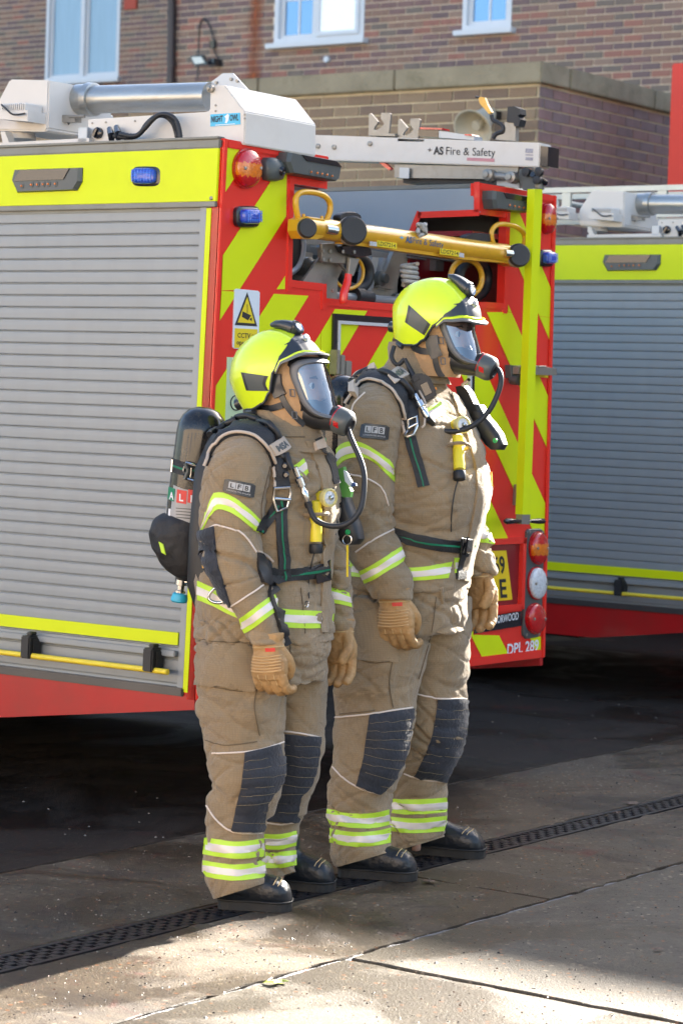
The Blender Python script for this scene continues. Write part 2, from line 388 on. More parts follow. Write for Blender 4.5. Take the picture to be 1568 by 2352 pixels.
tag(mk('grit', V, F, GRIT), 'pale grit scattered over the dark concrete', 'grit', kind='stuff')
rg = random.Random(5)
for nm_, cl_, cnt_ in (('pale', (.22, .19, .15), 1900), ('rust', (.20, .085, .035), 1500), ('dark', (.012, .010, .009), 3200)):
    V = []; F = []
    for i in range(cnt_):
        e = rg.uniform(3.6, 11); n_ = rg.choice((rg.uniform(-5.3, -3.86), rg.uniform(-5.3, -3.86), rg.uniform(-3.8, -2.6)))
        if N2-.02 < n_ < N3+.02: continue
        c = EN(e, n_, 0); r = rg.uniform(.0016, .0042)*(1.5 if rg.random() < .08 else 1); a = rg.uniform(0, 6); k = len(V)
        for j in range(3): V.append(c+Vector((math.cos(a+j*2.09)*r*rg.uniform(.7, 1.3), math.sin(a+j*2.09)*r*rg.uniform(.7, 1.3), .0003)))
        V.append(c+Vector((0, 0, r*.8))); F += [[k, k+1, k+3], [k+1, k+2, k+3], [k+2, k, k+3]]
    tag(mk('gravel_specks', V, F, mat(nm_+'_gravel_speck', cl_, .5)), nm_+' gravel specks worn out of the concrete surface', 'gravel', kind='stuff')
# ================================================================== BUILDINGS
BR = [mat('brick_'+n, c, .85, var=.22, vs=12, bump=.5, bs=60, dirt=.35, ds=10, dcol=(.10, .07, .06)) for n, c in
      (('brown', (.255, .16, .12)), ('purple', (.17, .118, .115)), ('grey_brown', (.18, .145, .12)), ('red', (.31, .145, .11)), ('tan', (.28, .19, .145)), ('plum', (.21, .13, .12)))]
MORT = mat('sandy_mortar', (.66, .55, .42), .9, var=.15, vs=20, bump=.4, bs=90)
BRA = [mat('annex_brick_'+n, c, .85, var=.2, vs=9, bump=.5, bs=60, dirt=.4, ds=6, dcol=(.13, .10, .06)) for n, c in
       (('brown', (.235, .165, .11)), ('dusk', (.19, .135, .10)), ('light', (.275, .20, .13)))]
MORTA = mat('pale_annex_mortar', (.55, .47, .32), .9, var=.15, vs=20, bump=.4, bs=90)
UPVC = mat('white_window_frame', (.62, .65, .68), .35, var=.03)
COPE = mat('weathered_concrete_coping', (.27, .235, .16), .85, var=.25, vs=4, bump=.5, bs=40, dirt=.6, ds=5, dcol=(.09, .08, .035))
def bwall(parent, o, d, nrm, s0, s1, z0, z1, seen, mats, mort, weights, holes=(), L=.225, H=.075, back=.25, limit=295, key=None, mort_name='mortar_wall'):
    """individual bricks where seen(point) is true, on a recessed mortar wall with real openings"""
    d = Vector(d); nrm = Vector(nrm); Z = Vector((0, 0, 1))
    # mortar backing built as strips around the openings
    xs = sorted({s0, s1} | {h[0] for h in holes} | {h[1] for h in holes}); zs = sorted({z0, z1} | {h[2] for h in holes} | {h[3] for h in holes}); G = []
    for i in range(len(xs)-1):
        for j in range(len(zs)-1):
            cx = (xs[i]+xs[i+1])/2; cz = (zs[j]+zs[j+1])/2
            if any(h[0] < cx < h[1] and h[2] < cz < h[3] for h in holes): continue
            G.append(box_geo(o+d*cx+Z*cz-nrm*(back/2), d*((xs[i+1]-xs[i])/2), nrm*(back/2), Z*((zs[j+1]-zs[j])/2)))
    v, f = joined(G); mk(mort_name, v, f, mort, parent)
    items = []
    for r in range(int(math.floor(z0/H)), int(z1/H)):
        off = (r % 2)*L/2; zc = (r+.5)*H
        for c in range(int(math.floor(s0/L))-1, int(s1/L)+2):
            a = c*L+off+.006; b = a+L-.012
            segs = [(max(a, s0), min(b, s1))]
            for h in holes:
                if h[2]-.02 < zc < h[3]+.02:
                    ns = []
                    for x, y in segs:
                        if y <= h[0] or x >= h[1]: ns.append((x, y))
                        else:
                            if x < h[0]: ns.append((x, h[0]))
                            if y > h[1]: ns.append((h[1], y))
                    segs = ns
            for x, y in segs:
                if y-x < .03: continue
                p = o+d*((x+y)/2)+Z*zc
                if seen(p): items.append((p, (y-x)/2, abs((y-x)-(L-.012)) < .002))
    items.sort(key=lambda t: (t[0]-CAMP).length)
    cache = {}; rest = [[] for _ in mats]
    inv = wm(parent).inverted(); cnt = 0
    for p, hw, full in items:
        mi = random.choices(range(len(mats)), weights)[0]
        dep = random.uniform(.006, .010)
        if cnt < limit and full:
            k = (mi, random.randrange(2))
            if k not in cache:
                vv, ff = box_geo((0, 0, 0), d*hw, nrm*.02, Z*(H/2-.0062)); vv = [x+(Vector([random.uniform(-.001, .001) for _ in range(3)])) for x in vv]
                me = bpy.data.meshes.new('brick'); me.from_pydata([tuple(q) for q in vv], [], ff); me.materials.append(mats[mi]); cache[k] = me
            ob = link('brick', cache[k], parent); ob.location = inv @ (p-nrm*(.02-dep)); cnt += 1
        else: rest[mi].append(box_geo(p-nrm*(.02-dep), d*hw, nrm*.02, Z*(H/2-.0062)))
    V = []; F = []; MI = []
    for i, G in enumerate(rest):
        for v, f in G:
            k = len(V); V += v; F += [[q+k for q in x] for x in f]; MI += [i]*len(f)
    if V: tag(mk('remaining_bricks', V, F, list(mats), parent, mi=MI), kind='stuff')
def pix(p):
    d = p-CAMP; z = d.dot(CF); return 784+FPX*d.dot(CR)/z, 1176-FPX*d.dot(CU)/z
def inframe(p, m=60):
    if (p-CAMP).dot(CF) < 1: return False
    x, y = pix(p); return -m < x < 1568+m and -m < y < 2352
def fac(e):                   # point on a wall plane e = const seen at a picture point -> (n, z)
    def g_(px, py):
        q = plane_hit(px, py, EV*e, EV); return q.dot(NV), q.z
    return g_
EF = 22.4; EW = 27.0; EAVE = 7.95
f1 = fac(EF-.005); f2 = fac(EW-.005)
nL = f1(402, 60)[0]
def rect(f, x0, y0, x1, y1):
    a = f(x0, (y0+y1)/2)[0]; b = f(x1, (y0+y1)/2)[0]; c = f((x0+x1)/2, y0)[1]; d_ = f((x0+x1)/2, y1)[1]
    return (min(a, b), max(a, b), min(c, d_), max(c, d_))
w2 = rect(f1, 633, -60, 838, 95); w3 = rect(f1, 1064, -60, 1176, 68)
w1 = rect(f2, 108, -60, 277, 184)
h2 = (w2[0], w2[1], w2[2], w2[2]+1.25); h3 = (w3[0], w3[1], w3[2], w3[2]+1.2); h1 = (w1[0], w1[1], w1[2], w1[2]+1.45)
bld = empty('brick_building', EN(EF, -12), label='long brown brick building with white windows and a rusty streak behind the yard', cat='building')
# extra windows outside the picture keep the facade going
more2 = [(h2[0]+k*4.2, h2[0]+k*4.2+1.3, h2[2], h2[3]) for k in (2, 3, 4)]
gfw = [(h2[0]+k*4.2, h2[0]+k*4.2+1.3, 1.0, 2.3) for k in (2, 3, 4)]
NST = -4.36; EAVE2 = 10.2  # unseen eave step, placed and sized to shape the shade on the yard
bwall(bld, EV*EF, NV, -EV, nL, NST, 0, EAVE2, lambda p: inframe(p) and pix(p)[1] < 330, BR, MORT, (4, 4, 3, 2, 1.4, 3), holes=[h2, h3], limit=290)
bwall(bld, EV*EF, NV, -EV, NST, 14, 0, EAVE, lambda p: False, BR, BR[0], (4, 4, 3, 2, 1.4, 3), holes=[h for h in more2+gfw if h[0] > NST+.3], limit=0, mort_name='plain_brick_wall')
SLATE = mat('slate_roof', (.07, .07, .075), .7, var=.3, vs=20)
for a, b, ev in ((nL-.3, NST, EAVE2), (NST+.01, 14.3, EAVE)):
    mk('roof', [EN(EF-.4, a, ev), EN(EF-.4, b, ev), EN(EF+3, b, ev+.75), EN(EF+3, a, ev+.75), EN(EF-.4, a, ev-.15), EN(EF-.4, b, ev-.15), EN(EF+8, b, ev-.15), EN(EF+8, a, ev-.15), EN(EF+8, b, ev), EN(EF+8, a, ev)], [[0, 1, 2, 3], [4, 5, 1, 0], [3, 2, 8, 9], [4, 7, 6, 5]], SLATE, bld)
    mk('gable', [EN(EF-.4, b, ev-.15), EN(EF+8, b, ev-.15), EN(EF+8, b, ev), EN(EF+3, b, ev+.75), EN(EF-.4, b, ev)], [[0, 1, 2, 3, 4]], BR[0], bld)
for n_, ev in ((nL, EAVE2), (NST, EAVE2), (14, EAVE)):
    mk('end_wall', [EN(EF+.25, n_, 0), EN(EF+8, n_, 0), EN(EF+8, n_, ev), EN(EF+.25, n_, ev)], [[0, 1, 2, 3]], BR[0], bld)
wing = empty('brick_wing', EN(EW, -24), label='set back brick wing at far left with the curtained white window', cat='building')
bwall(wing, EV*EW, NV, -EV, -44, nL+4, 0, EAVE2, lambda p: inframe(p) and pix(p)[0] < 425 and pix(p)[1] < 330, BR, MORT, (4, 4, 3, 1.4, 1.4, 3), holes=[h1, (h1[0]-5, h1[1]-5, h1[2], h1[3])], limit=290)
mk('roof', [EN(EW-.4, -44, EAVE2), EN(EW-.4, nL+4, EAVE2), EN(EW+3, nL+4, EAVE2+.7), EN(EW+3, -44, EAVE2+.7)], [[0, 1, 2, 3]], MATS['slate_roof'], wing)
GLASS = mat('window_glass_reflecting_sky', (.13, .27, .46), .03, .55, var=.04, coat=1)  # blue of the reflected sky is put into the base colour
CURT = mat('net_curtain_sky_tinted', (.24, .38, .50), .35, .1, var=.10, vs=7, stretch=(6, 6, .3), coat=.8)  # curtain cloth, with the blue of reflected sky mixed into its colour
BRIGHT = mat('pane_with_painted_white_reflection', (.93, .94, .95), .25, .2, var=.01, coat=.8)  # white sky reflection on the open casement, painted as base colour
def window(parent, e, h, panes, sill=True, sub=0):
    n0, n1, z0, z1 = h; W = empty('window', EN(e+.05, (n0+n1)/2, z0)); W.parent = parent; W.matrix_basis = wm(parent).inverted() @ Matrix.Translation(EN(e+.05, (n0+n1)/2, z0))
    G = []; t = .055
    def bar(a, b, c, d_, w_=.05, y=.03): G.append(box_geo(EN(e+y, (a+b)/2, (c+d_)/2), NV*((b-a)/2), EV*w_, Vector((0, 0, (d_-c)/2))))
    bar(n0, n0+t, z0, z1); bar(n1-t, n1, z0, z1); bar(n0+t, n1-t, z0, z0+t); bar(n0+t, n1-t, z1-t, z1)
    for i, (a, b, m_, yy, gb) in enumerate(panes):
        A = n0+(n1-n0)*a; B = n0+(n1-n0)*b
        if a > 0: bar(A-.035, A+.035, z0+t, z1-t, .045)
        q = .045; A2 = A+(.035 if a > 0 else t); B2 = B-(.035 if b < 1 else t); C = z0+t; D = z1-t
        bar(A2, A2+q, C, D, .02, yy); bar(B2-q, B2, C, D, .02, yy); bar(A2+q, B2-q, C, C+q, .02, yy); bar(A2+q, B2-q, D-q, D, .02, yy)
        if gb: bar((A2+B2)/2-.014, (A2+B2)/2+.014, C+q, D-q, .008, yy); bar(A2+q, B2-q, C+q+.38, C+q+.405, .007, yy)
        mk('pane', [EN(e+yy, A2+q, C+q), EN(e+yy, B2-q, C+q), EN(e+yy, B2-q, D-q), EN(e+yy, A2+q, D-q)], [[0, 1, 2, 3]], m_, W)
    v, f = joined(G); mk('frame', v, f, UPVC, W)
    if sill: box('sill', EN(e-.01, (n0+n1)/2, z0-.03), NV*((n1-n0)/2+.06), EV*.10, (0, 0, .029), UPVC, W, .006)
    return W
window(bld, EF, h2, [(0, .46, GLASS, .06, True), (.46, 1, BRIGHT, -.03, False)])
window(bld, EF, h3, [(0, 1, GLASS, .05, True)])
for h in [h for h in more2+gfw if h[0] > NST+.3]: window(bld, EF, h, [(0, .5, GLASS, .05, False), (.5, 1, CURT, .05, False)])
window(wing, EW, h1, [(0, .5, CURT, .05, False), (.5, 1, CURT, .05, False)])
# downpipe, flood light, cable, vent, rust
def fp(e, px, py, off=0): n_, z_ = fac(e)(px, py); return EN(e-off, n_, z_)
tube('downpipe', [fp(EF, 402, -80, .06), fp(EF, 402, 60, .06), fp(EF, 400, 210, .06), fp(EF, 400, 300, .06)], .048, mat('dark_brown_pipe', (.035, .02, .02), .4), bld, 14)
for y in (30, 150): tube('pipe_bracket', [fp(EF, 402, y-4, .06), fp(EF, 402, y+4, .06)], .056, MATS['dark_brown_pipe'], bld, 14)
vn = rect(f2, 288, -30, 317, 22); box('air_vent', EN(EW-.02, (vn[0]+vn[1])/2, (vn[2]+vn[3])/2), NV*((vn[1]-vn[0])/2), EV*.02, (0, 0, (vn[3]-vn[2])/2), mat('red_clay_vent', (.42, .07, .04), .7), wing, .005)
fl = empty('flood_light', fp(EF, 487, 145, .1), label='small black flood light fixed to the brick wall with a looping cable', cat='flood light')
prism('housing', [fp(EF, x, y, .22) for x, y in ((463, 134), (493, 132), (505, 153), (474, 157))], EV*.05, BLKG, fl, .004)
prism('lens', [fp(EF, x, y, .223) for x, y in ((468, 137), (490, 136), (499, 150), (476, 153))], -EV*.004, mat('flood_glass', (.65, .66, .6), .15, coat=.6), fl)
prism('wall_bracket', [fp(EF, x, y, .0) for x, y in ((500, 138), (511, 138), (511, 153), (500, 153))], -EV*.16, BLKG, fl, .004)
tube('junction_box', [fp(EF, 494, 95, .04), fp(EF, 494, 112, .04)], [.04, .035], BLKG, fl, 12)
tube('cable', catmull([fp(EF, 455, 185, .01), fp(EF, 458, 110, .01), fp(EF, 461, 60, .02), fp(EF, 472, 44, .03), fp(EF, 485, 60, .03), fp(EF, 495, 95, .03)], 6), .009, BLKG, fl, 8)
tube('cable', catmull([fp(EF, 494, 112, .03), fp(EF, 498, 125, .02), fp(EF, 506, 140, .02)], 5), .008, BLKG, fl, 8)
lathe('pipe_outlet', fp(EF, 754, 137, .0), -EV, [(.035, 0), (.035, .05), (.0, .05)], UPVC, bld, 12)
# rust streak down the wall: stain on a thin deposit that follows the bricks
ms = bpy.data.materials.new('rust_streak'); ms.use_nodes = True; t_ = ms.node_tree; b_ = t_.nodes['Principled BSDF']; b_.inputs['Base Color'].default_value = (.34, .09, .03, 1); b_.inputs['Roughness'].default_value = .9
uvn = t_.nodes.new('ShaderNodeTexCoord'); sx = t_.nodes.new('ShaderNodeSeparateXYZ'); t_.links.new(uvn.outputs['Generated'], sx.inputs[0])
ab = t_.nodes.new('ShaderNodeMath'); ab.operation = 'PINGPONG'; ab.inputs[1].default_value = .5; t_.links.new(sx.outputs[0], ab.inputs[0])
nn_ = t_.nodes.new('ShaderNodeTexNoise'); nn_.inputs['Scale'].default_value = 4; nn_.inputs['Detail'].default_value = 6; t_.links.new(uvn.outputs['Object'], nn_.inputs[0])
ml_ = t_.nodes.new('ShaderNodeMath'); ml_.operation = 'MULTIPLY'; t_.links.new(ab.outputs[0], ml_.inputs[0]); t_.links.new(nn_.outputs[0], ml_.inputs[1])
mr_ = t_.nodes.new('ShaderNodeMapRange'); mr_.inputs[1].default_value = .04; mr_.inputs[2].default_value = .26; mr_.inputs[4].default_value = .72; t_.links.new(ml_.outputs[0], mr_.inputs[0]); t_.links.new(mr_.outputs[0], b_.inputs['Alpha'])
a_ = rect(f1, 560, -60, 612, 200); mk('rust_stain', [EN(EF-.014, a_[0], a_[2]-.1), EN(EF-.014, a_[1], a_[2]-.1), EN(EF-.014, a_[1], a_[3]), EN(EF-.014, a_[0], a_[3])], [[0, 1, 2, 3]], ms, bld)
# annex
AC = CAMP+ray(1245, 141)*1; sc_ = 16.8/AC.y; AC = CAMP+ray(1245, 141)*sc_*1.0
AC = CAMP+ray(1245, 141)*(16.8/ray(1245, 141).y); eA = AC.dot(EV)+.04; nA = AC.dot(NV)-.04; zA = AC.z
anx = empty('brick_annex', EN(eA, nA), label='low brown brick annex with concrete coping and a loudspeaker on its corner', cat='building')
bwall(anx, EV*eA, NV, -EV, -17.5, nA, 0, zA-.14, lambda p: inframe(p) and pix(p)[1] < 460, BRA, MORTA, (4, 2, 3), limit=190)
bwall(anx, NV*nA, EV, NV, eA, EF-.3, 0, zA-.14, lambda p: inframe(p) and pix(p)[1] < 620 and p.dot(EV) > eA+.001, [mat('annex_brick_plum', (.24, .155, .145), .8, var=.2, vs=9, bump=.5), mat('annex_brick_shade_slate', (.20, .145, .145), .8, var=.2, vs=9, bump=.5)], MORTA, (3, 2), limit=100)  # right face: its bluish shade is put into these brick colours
for k in range(9):
    a = nA+.05-k*1.2; box('coping_stone', EN(eA+.13, a-.6, zA-.07), NV*.596, EV*.19, (0, 0, .07), COPE, anx, .008)
for k in range(5):
    a = eA+.33+k*1.2
    if a+1.2 < EF-.1: box('coping_stone', EN(a+.6, nA-.14, zA-.07), EV*.596, NV*.19, (0, 0, .07), COPE, anx, .008)
mk('flat_roof', [EN(eA, -17.5, zA-.14), EN(eA, nA, zA-.14), EN(EF, nA, zA-.14), EN(EF, -17.5, zA-.14)], [[0, 1, 2, 3]], ASPH, anx)
# horn loudspeaker on the annex
hp = fac(eA)(1085, 290); hs = empty('horn_loudspeaker', EN(eA-.1, hp[0], hp[1]), label='cream horn loudspeaker mounted on the annex brick wall', cat='loudspeaker')
HORN = mat('cream_horn_plastic', (.50, .46, .36), .45, var=.08)
hb = plane_hit(1122, 262, EV*(eA-.12), EV); hf = plane_hit(1085, 296, EV*(eA-.34), EV)
ax_ = (hf-hb); l_ = ax_.length
lathe('horn', hb, ax_, [(.045, -.02), (.06, .02), (.07, l_*.35), (.10, l_*.7), (.135, l_), (.142, l_+.004), (.13, l_+.004), (.095, l_*.7), (.03, l_*.5), (.0, l_*.5)], HORN, hs, 28)
lathe('driver', hb+ax_*.5, ax_, [(.0, 0), (.03, .0), (.035, l_*.3), (.03, l_*.34), (0, l_*.34)], HORN, hs, 16)
box('wall_bracket', (hb+EN(eA, hb.dot(NV)+.02, hb.z))/2, NV*.02, EV*.07, (0, 0, .03), BLKG, hs, .004)
# red column beyond the trucks
rc = plane_hit(1541, 146, EV*15.2, EV); rb = rc.copy(); rb.z = 0
box('red_column', EN(15.5, rc.dot(NV)+.45, rc.z/2), NV*.45, EV*.3, (0, 0, rc.z/2), mat('red_column_paint', (.62, .03, .015), .5, var=.04), None, .01); tag(bpy.data.objects['red_column'], 'tall bright red painted column at the right picture edge behind the trucks', 'column')
# unseen pale building behind the camera, added to bounce warm sunlight
opp = empty('added_bounce_building', EN(-14, 0), label='unseen pale rendered building behind the camera, added to bounce warm light', cat='building')
box('wall', EN(-16, -6, 3.2), NV*22, EV*2, (0, 0, 3.2), mat('pale_render', (.40, .32, .24), .9, var=.06), opp)
for k in range(7): box('window', EN(-13.97, -24+k*6, 2.2), NV*.8, EV*.03, (0, 0, .7), GLASS, opp)
# ================================================================== FIRE ENGINE
TM = Matrix(((.5796, -.8149, .0018), (.8149, .5796, .0019), (-.0026, .0004, 1.0)))
TO = Vector((-.4725, 8.5886, .463)); HB = 1.9465; KT = .0229; TW = 2.3
def T(u, w_, v): return TO + TM @ Vector((1.15+(u-1.15)*(1-KT*(v-1)), w_, v))
TE = (TM.col[0]).copy(); TF = (TM.col[1]).copy(); TZ = TM.col[2].copy()      # across to the far side, towards the cab, up
def Rr(px, py, w_=0.0):
    p = plane_hit(px, py, TO+TF*w_, TF); q = TM.transposed() @ (p-TO); v = q.z
    return ((q.x-1.15)/(1-KT*(v-1))+1.15, w_, v)
def Ss(px, py, u=0.0):
    v = 1
    for _ in range(4):
        uu = 1.15+(u-1.15)*(1-KT*(v-1)); p = plane_hit(px, py, TO+TE*uu, TE); q = TM.transposed() @ (p-TO); v = q.z
    return (u, q.y, v)
def RP(px, py, w_=0.0): return T(*Rr(px, py, w_))
def SP(px, py, u=0.0): return T(*Ss(px, py, u))
tb = TO-TZ*.463
FT = empty('fire_engine', mw=Matrix.Translation(tb) @ TM.to_4x4(), label='red and yellow fire engine parked behind the two firefighters, its striped rear towards them', cat='fire engine')
def tbox(name, u0, u1, w0, w1, v0, v1, m, par=FT, bev=0):
    vs = [T(u, w_, v) for u in (u0, u1) for w_ in (w0, w1) for v in (v0, v1)]
    o = mk(name, vs, [[0, 1, 3, 2], [4, 6, 7, 5], [0, 4, 5, 1], [2, 3, 7, 6], [0, 2, 6, 4], [1, 5, 7, 3]], m, par)
    if bev: bevel(o, bev)
    return o
# --- rear wall with the ladder opening
rear_px = [(510, 317), (752, 360), (751, 434), (669, 421), (664, 651), (743, 660), (744, 692), (905, 706), (1113, 700), (1156, 703), (1162, 500), (1097, 492), (1097, 421), (1273, 450), (1248, 1510), (447, 1608)]
rp = [Rr(*p) for p in rear_px]
# snap outer corners on to the box
rp[0] = (0, 0, HB); rp[13] = (TW, 0, HB); rp[14] = (TW, 0, 0); rp[15] = (0, 0, 0)
prism('rear_panel', [T(*p) for p in rp], TF*.035, RED, FT)
# raised red border of the opening
def strip_t(name, pts, wd, h, m, par=FT, w_=0):
    G = []
    for a, b in zip(pts[:-1], pts[1:]):
        A = Vector(a); B = Vector(b); d = (B-A).normalized(); s = Vector((-d.z, 0, d.x))
        q = [A-d*wd*.5+s*0, B+d*wd*.5, B+d*wd*.5+s*wd, A-d*wd*.5+s*wd]
        G.append(prism_geo([T(*x) for x in q], -TF*h))
    v, f = joined(G); return mk(name, v, f, m, par)
pr = lambda l: [Rr(*p) for p in l]
bd = [(745, 436, 669, 423), ]
border = pr([(664, 423), (659, 656), (738, 665), (739, 698), (908, 712), (1113, 706), (1160, 709), (1167, 497)])
for i in range(len(border)-1):
    A = Vector(border[i]); B = Vector(border[i+1]); d = (B-A).normalized(); s = Vector((d.z, 0, -d.x)); wd = .022
    q = [A-s*wd, B-s*wd, B+s*wd*.2, A+s*wd*.2]
    if abs(d.z) > .7: q = [x+Vector((0, 0, .02 if x is q[0] or x is q[3] else -.02))*(1 if d.z < 0 else -1) for x in q]
    prism('opening_trim', [T(*x) for x in q], -TF*(.006 if i % 2 else .0065), RED, FT)
# outer edge trims
for nm, a, b in (('edge_trim', (510, 317), (447, 1608)), ('edge_trim', (1273, 450), (1248, 1510))):
    u = 0 if a[0] < 800 else TW; s = 1 if u == 0 else -1
    tbox(nm, u+s*.001, u+s*.024, -.010, -.001, .0, HB, RED, FT, .003)
tbox('edge_trim', .026, TW-.026, -.009, -.001, .0, .035, RED, FT, .003)
tbox('edge_trim', .026, Rr(751, 362)[0], -.009, -.001, HB-.03, HB-.001, RED, FT, .003)
tbox('edge_trim', Rr(1099, 421)[0], TW-.026, -.009, -.001, HB-.03, HB-.001, RED, FT, .003)
# --- chevrons: fit the two stripe families on the rear plane, then clip them to the panels
def clip(poly, a, b, c):      # keep a*u+b*v<=c
    o = []
    for i in range(len(poly)):
        p, q = poly[i], poly[(i+1) % len(poly)]; fp_ = a*p[0]+b*p[1]-c; fq = a*q[0]+b*q[1]-c
        if fp_ <= 0: o.append(p)
        if (fp_ < 0 < fq) or (fq < 0 < fp_):
            t = fp_/(fp_-fq); o.append((p[0]+(q[0]-p[0])*t, p[1]+(q[1]-p[1])*t))
    return o
def uv(px, py): q = Rr(px, py); return q[0], q[2]
def slope(l): 
    s = 0
    for a, b in l: A = uv(*a); B = uv(*b); s += (A[1]-B[1])/(A[0]-B[0])
    return s/len(l)
sl = slope([((618, 422), (514, 583)), ((657, 498), (508, 733)), ((653, 638), (502, 882)), ((711, 676), (674, 738)), ((819, 753), (775, 828)), ((890, 760), (839, 845))])
cl = lambda px, py: uv(px, py)[1]-sl*uv(px, py)[0]
L2u, L2l, L3u, L3l, L4u = cl(566, 502), cl(580, 618), cl(577, 760), cl(692, 707), cl(741, 755)
per = (L2u-L3u+L3u-L4u)/2; wy = ((L2u-L2l)+(L3u-L3l))/2
sr = slope([((1192, 495), (1264, 663)), ((1188, 614), (1262, 792)), ((1162, 692), (1258, 913)), ((1118, 717), (1255, 1030))])
cr_ = lambda px, py: uv(px, py)[1]-sr*uv(px, py)[0]
R2u, R2l, R3u, R3l = cr_(1230, 583), cr_(1225, 703), cr_(1210, 803), cr_(1187, 873)
perR = R2u-R3u; wyR = ((R2u-R2l)+(R3u-R3l))/2
regL = [[(521, 338), (658, 362), (653, 655), (509, 640)], [(508, 668), (735, 681), (735, 1578), (452, 1592)]]
regL[0] = [(521, 338), (658, 361), (653, 664), (508, 667)]
regM = [(736, 708), (985, 722), (985, 1545), (736, 1562)]
regR = [[(985, 722), (1118, 717), (1165, 717), (1266, 730), (1250, 1240), (985, 1265)], [(985, 1462), (1090, 1458), (1240, 1462), (1240, 1496), (985, 1530)], [(1168, 482), (1268, 478), (1262, 729), (1165, 716)], [(985, 1265), (1085, 1265), (1085, 1458), (985, 1462)]]
def stripes(regs, s_, c0, p_, wd):
    for reg in regs:
        P = [uv(*q) for q in reg]
        for k in range(-3, 8):
            q = clip(clip(P, -s_, 1, c0-p_*k), s_, -1, -(c0-p_*k-wd))
            if len(q) > 2: prism('chevron_stripe', [T(a, -.0012, b) for a, b in q], -TF*.0012, YEL, FT)
stripes(regL+[regM], sl, L2u, per, wy)
stripes(regR, sr, R2u, perR, wyR)
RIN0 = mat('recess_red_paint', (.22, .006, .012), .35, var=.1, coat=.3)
# --- body behind
v_sh_t = Ss(300, 476)[2]; 
tbox('side_floor', .0, TW, .036, 7.2, .0, .02, REDD)
utop = Rr(752, 400)[0]
u_l = Rr(668, 540)[0]; tbox('locker_body', .012, u_l-.006, .036, 7.2, .021, HB-.055, GREYP)
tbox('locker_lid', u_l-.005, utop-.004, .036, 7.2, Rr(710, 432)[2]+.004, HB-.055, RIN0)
uinn = Rr(1097, 450)[0]
tbox('far_side_wall', TW-.03, TW-.001, .036, 7.2, .021, HB-.002, SHUT)
tbox('far_side_panel', TW-.0005, TW+.012, .036, 7.2, HB-.32, HB-.05, YEL)
tbox('far_corner_post', TW-.0005, TW+.010, .036, .12, .021, HB-.33, RED)
tbox('locker_roof', 0.03, utop, .0365, 7.2, HB-.05, HB-.004, ALU)
tbox('far_locker_roof', uinn, TW-.001, .0365, 7.2, HB-.02, HB-.004, ALU)
# grey inner wall of the far locker with red edging and dark red recess
def IN(px, py): return Ss(px, py, uinn)
ip = [(1097, 421), (1088, 421), (650, 440), (520, 446), (520, 900), (935, 760), (935, 560), (962, 492), (1097, 487)]
q = [IN(*p) for p in ip]; q[0] = (uinn, .036, HB-.022); q[1] = (uinn, .05, HB-.022); q[2] = (uinn, 3.5, HB-.022); q[3] = (uinn, 7.1, HB-.022); q[4] = (uinn, 7.1, IN(900, 545)[2]); q[5] = (uinn, IN(935, 600)[1], IN(935, 580)[2])
prism('inner_wall', [T(*p) for p in q], TE*.02, GREYP, FT)
for a, b in (((1095, 424), (1095, 487)), ((1095, 489), (960, 494)), ((962, 492), (934, 562)), ((934, 562), (934, 700))):
    A = Vector(IN(*a)); B = Vector(IN(*b)); d = (B-A).normalized(); s = Vector((0, -d.z, d.y)); G = prism_geo([T(*x) for x in (A-s*.013-d*.01, B-s*.013, B+s*.013, A+s*.013-d*.01)], -TE*.004); mk('inner_wall_trim', G[0], G[1], RED, FT)
wr = IN(935, 600)[1]
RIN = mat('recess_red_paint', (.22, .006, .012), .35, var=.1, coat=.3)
vr0 = Rr(1130, 703)[2]
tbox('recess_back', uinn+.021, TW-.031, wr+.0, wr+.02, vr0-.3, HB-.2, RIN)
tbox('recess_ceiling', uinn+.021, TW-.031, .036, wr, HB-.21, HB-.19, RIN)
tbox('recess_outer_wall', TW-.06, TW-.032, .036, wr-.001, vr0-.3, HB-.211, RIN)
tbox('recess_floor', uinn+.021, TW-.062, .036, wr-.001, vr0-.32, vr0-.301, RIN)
# bay between the lockers: floor, front bulkhead, dark shelves
vb = Rr(800, 700)[2]
tbox('gantry_floor', utop, uinn+.02, .036, 7.2, vb-.17, vb-.15, mat('chequer_plate', (.18, .18, .19), .4, .6, var=.3, vs=30))
tbox('lower_body', .012, TW-.031, 1.9, 7.2, .021, vb-.18, REDD)
tbox('rear_compartment', .25, TW-.035, .04, 1.85, .3, vb-.18, DARK)
